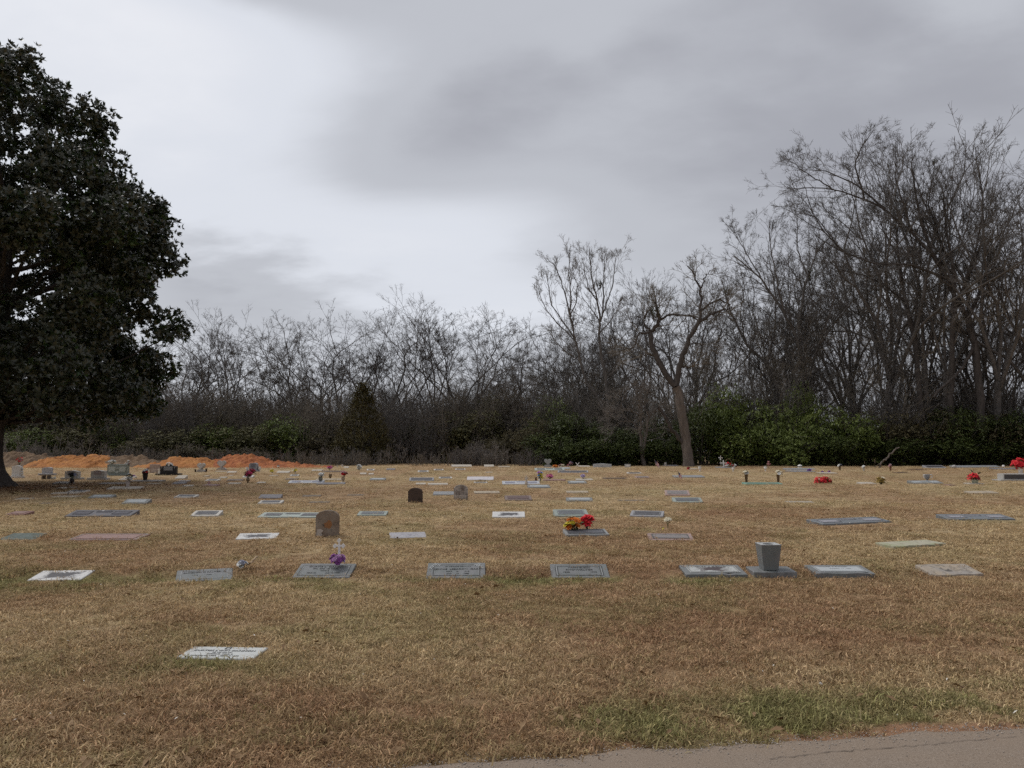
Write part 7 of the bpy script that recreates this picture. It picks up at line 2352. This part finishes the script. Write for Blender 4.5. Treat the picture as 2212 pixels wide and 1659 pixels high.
    at = nd(nt, 'ShaderNodeAttribute', attribute_name='fuv')
    s2 = nd(nt, 'ShaderNodeSeparateXYZ')
    nt.links.new(at.outputs['Vector'], s2.inputs[0])
    stripe = mth(nt, 'GREATER_THAN', mth(nt, 'FRACT', mth(nt, 'MULTIPLY', s2.outputs[1], 6.5)), 0.5)
    col = mixc(nt, stripe, (0.42, 0.03, 0.04), (0.82, 0.80, 0.77))
    canton = mth(nt, 'MULTIPLY', mth(nt, 'LESS_THAN', s2.outputs[0], 0.4), mth(nt, 'GREATER_THAN', s2.outputs[1], 0.46))
    col = mixc(nt, canton, col, (0.03, 0.04, 0.12))
    nt.links.new(col, b.inputs['Base Color'])
    b.inputs['Roughness'].default_value = 0.9
    for key, lab, lean in (('flag_back', 'small striped flag on a leaning stick left of the forked trunk', 0.17), ('flag_front', 'nearer small striped flag on a stick in the open lawn', 0.12)):
        x, y, z, w, h = PROPS[key]
        t = thing('grave_flag', lab, 'flag', (x - 0.02, y, z), 0.0, 'small flags on sticks')
        t.rotation_euler = (0, -lean, 0)
        obj('stick', tube_path('stick', [(0, 0, -0.05), (0, 0, h)], [0.006, 0.005], 6, plain('flag_stick', (0.45, 0.36, 0.24), 0.7)), t)
        nx, nz = 12, 8
        V, uv = [], []
        L, Hh = 0.42 if key == 'flag_back' else 0.26, 0.30 if key == 'flag_back' else 0.20
        for i in range(nx):
            for j in range(nz):
                u, v = i / (nx - 1), j / (nz - 1)
                # cloth sagging from its hoist
                V.append((u * L * 0.48 + 0.006, 0.03 * math.sin(u * 7 + v * 2), h * 0.95 - Hh * (1 - v) - u * L * 0.62))
                uv.append((u, v, 0))
        i = np.arange(nx * nz).reshape(nx, nz)
        F = np.stack([i[:-1, :-1], i[1:, :-1], i[1:, 1:], i[:-1, 1:]], -1).reshape(-1, 4)
        me = mesh_np('flag_cloth', np.array(V), [F], fm, True)
        a = me.attributes.new('fuv', 'FLOAT_VECTOR', 'POINT')
        a.data.foreach_set('vector', np.array(uv, np.float32).ravel())
        obj('cloth', me, t)
    urn('urn_grey', 'small grey urn at the foot of the forked tree', GREYST, 'urn')
    bq('red_tree', 'small bunch of dark red flowers right of the forked trunk', [('crimson', 2), ('red', 1)], 6, 0.06, half=0.9, leaves=8)
    for key, lab in (('urn_w1', 'white urn nearest the forked trunk, left of the other white urns'), ('urn_w2', 'middle white urn below the white cross and flower basket'), ('urn_w3', 'right-hand white urn below the pink plush')):
        urn(key, lab, WHITE, 'urn')
    x, y, z, w, h = PROPS['white_cross']
    t = thing('white_cross', 'white wooden cross with a name board before the hedge', 'cross', (x, y + 0.1, z))
    obj('cross', cross_mesh(w * 0.8, h, 0.06, WPLAST), t, (-w * 0.05, 0, 0))
    obj('name_board', box_mesh('name_board', 0.26, 0.02, 0.09, WPLAST, 0.004), t, (w * 0.28, -0.05, h * 0.20))
    x, y, z, w, h = PROPS['pinwheel']
    t = thing('pinwheel', 'small white pinwheel on a thin stick left of the white wooden cross', 'pinwheel', (x + 0.05, y, z))
    obj('stick', tube_path('stick', [(0.04, 0, -0.05), (0.0, 0, h * 0.7), (-0.01, 0, h * 0.8)], [0.008, 0.007, 0.006], 6, WPLAST), t)
    for k in range(4):
        bm = bmesh.new()
        vs = [bm.verts.new(q) for q in ((0, 0, 0), (0.14, -0.01, 0.02), (0.10, -0.03, 0.09), (0.0, -0.012, 0.012))]
        bm.faces.new(vs[:3])
        bm.faces.new((vs[0], vs[2], vs[3]))
        obj('vane', bm_mesh('vane', bm, WPLAST), t, (-0.01, -0.015, h * 0.8), (0, k * R(90) + 0.5, 0))
    x, y, z, w, h = PROPS['basket']
    wick = plain('wicker', (0.30, 0.22, 0.13), 0.8)
    t = thing('flower_basket', 'hooped wicker basket of red flowers right of the white wooden cross', 'basket', (x, y + 0.25, z))
    obj('bowl', lathe('bowl', [(0.12, 0), (0.2, 0.06), (0.24, 0.16), (0.24, 0.18)], 16, wick), t)
    hp = [(0.24 * math.cos(a), 0, 0.16 + (h - 0.2) * math.sin(a)) for a in np.linspace(0, math.pi, 14)]
    obj('handle', tube_path('handle', hp, [0.012] * 14, 6, wick), t)
    bouquet('red and white flowers filling the wicker basket', x, y + 0.25, z + 0.14, 0.46, 0.26, [('red', 2), ('white', 1), ('crimson', 1)], 16, 0.06, leaves=12, half=0.9)
    bq('more_fl', 'white and dull red flowers lying right of the wicker basket', [('white', 2), ('dullred', 2), ('cream', 1)], 14, 0.06, half=0.9, leaves=16)
    x, y, z, w, h = PROPS['pink_plush']
    pf = plain('pink_plush_fur', (0.38, 0.19, 0.18), 0.95, 0.3, 30)
    t = thing('plush_toy', 'dull pink plush toy on a stake by the hedge above the right-hand white urn', 'toy', (x, y + 0.1, z))
    obj('stake', tube_path('stake', [(0, 0, -0.05), (0, 0, h * 0.5)], [0.012, 0.012], 6, wick), t)
    obj('body', lathe('plush_body', [(0.03, 0), (0.08, 0.04), (0.085, 0.1), (0.05, 0.17), (0.01, 0.19)], 12, pf), t, (0, 0, h * 0.4))
    hd = obj('head', lathe('plush_head', [(0.01, 0), (0.055, 0.02), (0.065, 0.06), (0.045, 0.10), (0.005, 0.12)], 12, pf), t, (0, -0.02, h * 0.4 + 0.17))
    for s in (-1, 1):
        obj('ear', lathe('ear', [(0.003, 0), (0.022, 0.01), (0.022, 0.03), (0.004, 0.04)], 8, pf), hd, (s * 0.05, 0, 0.09))
        obj('arm', lathe('arm', [(0.015, 0), (0.028, 0.03), (0.024, 0.08), (0.006, 0.1)], 8, pf), t, (s * 0.06, -0.03, h * 0.4 + 0.13), (0.4, s * 2.0, 0))
    x, y, z, w, h = PROPS['lantern']
    t = thing('lantern', 'round white lantern with a dark band before the hedge', 'lantern', (x, y + 0.1, z))
    obj('body', lathe('lantern_body', [(0.08, 0), (0.13, 0.03), (0.14, 0.12), (0.13, 0.21), (0.08, 0.24), (0.03, 0.26)], 16, WPLAST), t)
    obj('band', lathe('lantern_band', [(0.142, 0.11), (0.146, 0.125), (0.146, 0.145), (0.142, 0.16)], 16, MATS['black_plastic'], False), t)
    bq('purple_a', 'large bunch of purple flowers on the two grey-blue slabs', [('violet', 2), ('purple', 1)], 12, 0.06, 'mum', half=0.9, leaves=8)
    bq('purple_b', 'left one of two low purple bunches above the whitish slab', [('violet', 1)], 6, 0.045, 'mum', half=0.9, leaves=4)
    bq('purple_c', 'right one of two low purple bunches above the whitish slab', [('purple', 1), ('violet', 1)], 6, 0.05, 'mum', half=0.9, leaves=4)
    for v, f, a, c in (('tall_vase_l', 'tall_fl_l', 'left', [('cream', 3), ('white', 1)]), ('tall_vase_r', 'tall_fl_r', 'right', [('cream', 2), ('white', 3)])):
        urn(v, 'tall brown bronze vase at the %s end of the verdigris slab' % a, BRONZE, 'tall')
        x, y, z, w, h = PROPS[v]
        fx = PROPS[f]
        bouquet('cream flowers in the tall bronze vase at the %s end of the verdigris slab' % a, fx[0] + (0.03 if a == 'right' else -0.02), y + w / 2, z + h - 0.02, fx[3], fx[4] - h + 0.02, c, 9, 0.055, leaves=6, half=0.85)
    x, y, z, w, h = PROPS['red_wreath']
    bouquet('low dome of red silk poinsettias with green leaves in the open lawn at the right', x, y + 0.3, z, w, h, [('red', 1)], 34, 0.085, 'star', half=1.05, leaves=70, dep=0.28)
    bouquet('two tiny pale buds stuck in the left of the red poinsettia dome', x - 0.26, y + 0.02, z + 0.1, 0.10, 0.12, [('cream', 1)], 2, 0.03, half=0.9, leaves=3)
    for v, f, lab, c, m in (('hv1', 'hf1', 'left one of three bronze vases at the hedge foot', [('white', 1), ('greyblue', 2)], BRONZE), ('hv2', 'hf2', 'middle, greyer one of three vases at the hedge foot', [('white', 3), ('greyblue', 1)], GREYST), ('hv3', 'hf3', 'right, reddish one of three vases at the hedge foot', [('dullpink', 1), ('greyblue', 1)], plain('red_bronze', (0.16, 0.06, 0.04), 0.5))):
        urn(v, lab, m, 'tall')
        x, y, z, w, h = PROPS[v]
        bouquet('faded flowers in the ' + lab, x, y + w / 2, z + h - 0.02, PROPS[f][3], PROPS[f][4] - h + 0.03, c, 7, 0.055, leaves=4, half=0.9)
    bq('gold_fl', 'brownish gold flowers and foliage right of the cream slab', [('gold', 3), ('cream', 1)], 16, 0.075, 'lily', half=0.95, leaves=16)
    # silver urn with a white bow
    x, y, z, w, h = PROPS['silver_urn']
    SV = plain('silver_grey', (0.27, 0.285, 0.31), 0.4, 0.15, 10, 0.5)
    t = thing('silver_urn', 'blue-grey metal urn with a white bow on a pale slab at the right', 'urn', (x, y + 0.14, z))
    r = w * 0.5
    obj('body', lathe('urn_body', [(0.75 * r, 0), (0.8 * r, 0.015), (0.3 * r, 0.07), (0.28 * r, 0.10), (0.7 * r, 0.14), (0.86 * r, 0.24), (0.86 * r, h - 0.02), (0.95 * r, h)], 20, SV), t)
    for s in (-1, 1):
        obj('ribbon', tube_path('ribbon', [(s * 0.06, -0.04, h - 0.02), (s * 0.16, -0.06, h - 0.01), (s * 0.19, -0.05, h - 0.09), (s * 0.12, -0.07, h - 0.14)], [0.016, 0.02, 0.018, 0.014], 6, WPLAST), t)
    x, y, z, w, h = PROPS['poinsettia']
    t2 = thing('foil_pot', 'pot wrapped in pale foil under the red poinsettia', 'pot', (x + 0.02, y + 0.15, z))
    obj('pot', lathe('pot', [(0.09, 0), (0.10, 0.01), (0.12, 0.13), (0.15, 0.15)], 16, plain('pale_foil', (0.45, 0.47, 0.36), 0.35, 0.3, 30, 0.5)), t2)
    obj('soil', lathe('soil', [(0.12, 0.12), (0.02, 0.135)], 12, plain('dark_soil', (0.03, 0.022, 0.016), 0.9)), t2)
    bouquet('large red poinsettia growing from the foil-wrapped pot', x + 0.02, y + 0.15, z + 0.12, w, h - 0.12, [('red', 2), ('crimson', 1)], 12, 0.13, 'star', half=0.75, leaves=22)
    x, y, z, w, h = PROPS['edge_rock']
    bm = bmesh.new()
    bmesh.ops.create_icosphere(bm, subdivisions=2, radius=0.5)
    rr = np.random.default_rng(3)
    for v in bm.verts:
        v.co *= 1 + rr.normal(0, 0.07)
    o = obj('rock', bm_mesh('rock', bm, GREYST), None, (x, y + 0.15, z + h * 0.35), (0, 0, 0.4), (w, w * 0.8, h * 1.3))
    tag(o, 'rounded grey rock at the foot of the hedge near the right', 'rock')
    x, y, z, w, h = PROPS['edge_ball']
    t = thing('solar_lamp', 'white garden lamp ball on a short stake at the hedge foot near the right edge', 'lamp', (x, y, z))
    obj('globe', lathe('globe', [(0.01, 0), (0.07, 0.02), (0.09, 0.08), (0.06, 0.14), (0.01, 0.16)], 14, WPLAST), t, (0, 0, h - 0.14))
    obj('stake', tube_path('stake', [(0, 0, -0.05), (0, 0, h - 0.12)], [0.012, 0.012], 6, MATS['black_plastic']), t)
    # right edge: block headstone, white vase, big red bouquet
    x, y, z, w, h = PROPS['block_stone']
    t = thing('block_headstone', 'low grey block headstone with a dark polished front at the right edge', 'headstone', (x, y + 0.25, z))
    obj('base', box_mesh('base', w * 1.05, 0.62, 0.08, GREYST, 0.008, -0.03), t)
    b2 = obj('block', box_mesh('block', w * 0.86, 0.42, h - 0.06, GREYST, 0.01, 0.0), t, (0.06, 0, 0.05))
    obj('panel', box_mesh('panel', w * 0.80, 0.008, h * 0.58, stone('dark_front', (0.075, 0.068, 0.07), (0.2, 0.19, 0.19), 0.4, 0.3, 0.4)), b2, (0, -0.213, h * 0.10))
    urn('big_red_vase', 'white vase holding the big red bouquet at the right edge', WPLAST, 'tall')
    x, y, z, w, h = PROPS['big_red_vase']
    bouquet('big bright red bouquet at the right edge', x - 0.04, y + w / 2, z + h - 0.04, 0.92, 0.58, [('red', 1)], 42, 0.10, 'rose', half=0.95, leaves=26)


build_props()
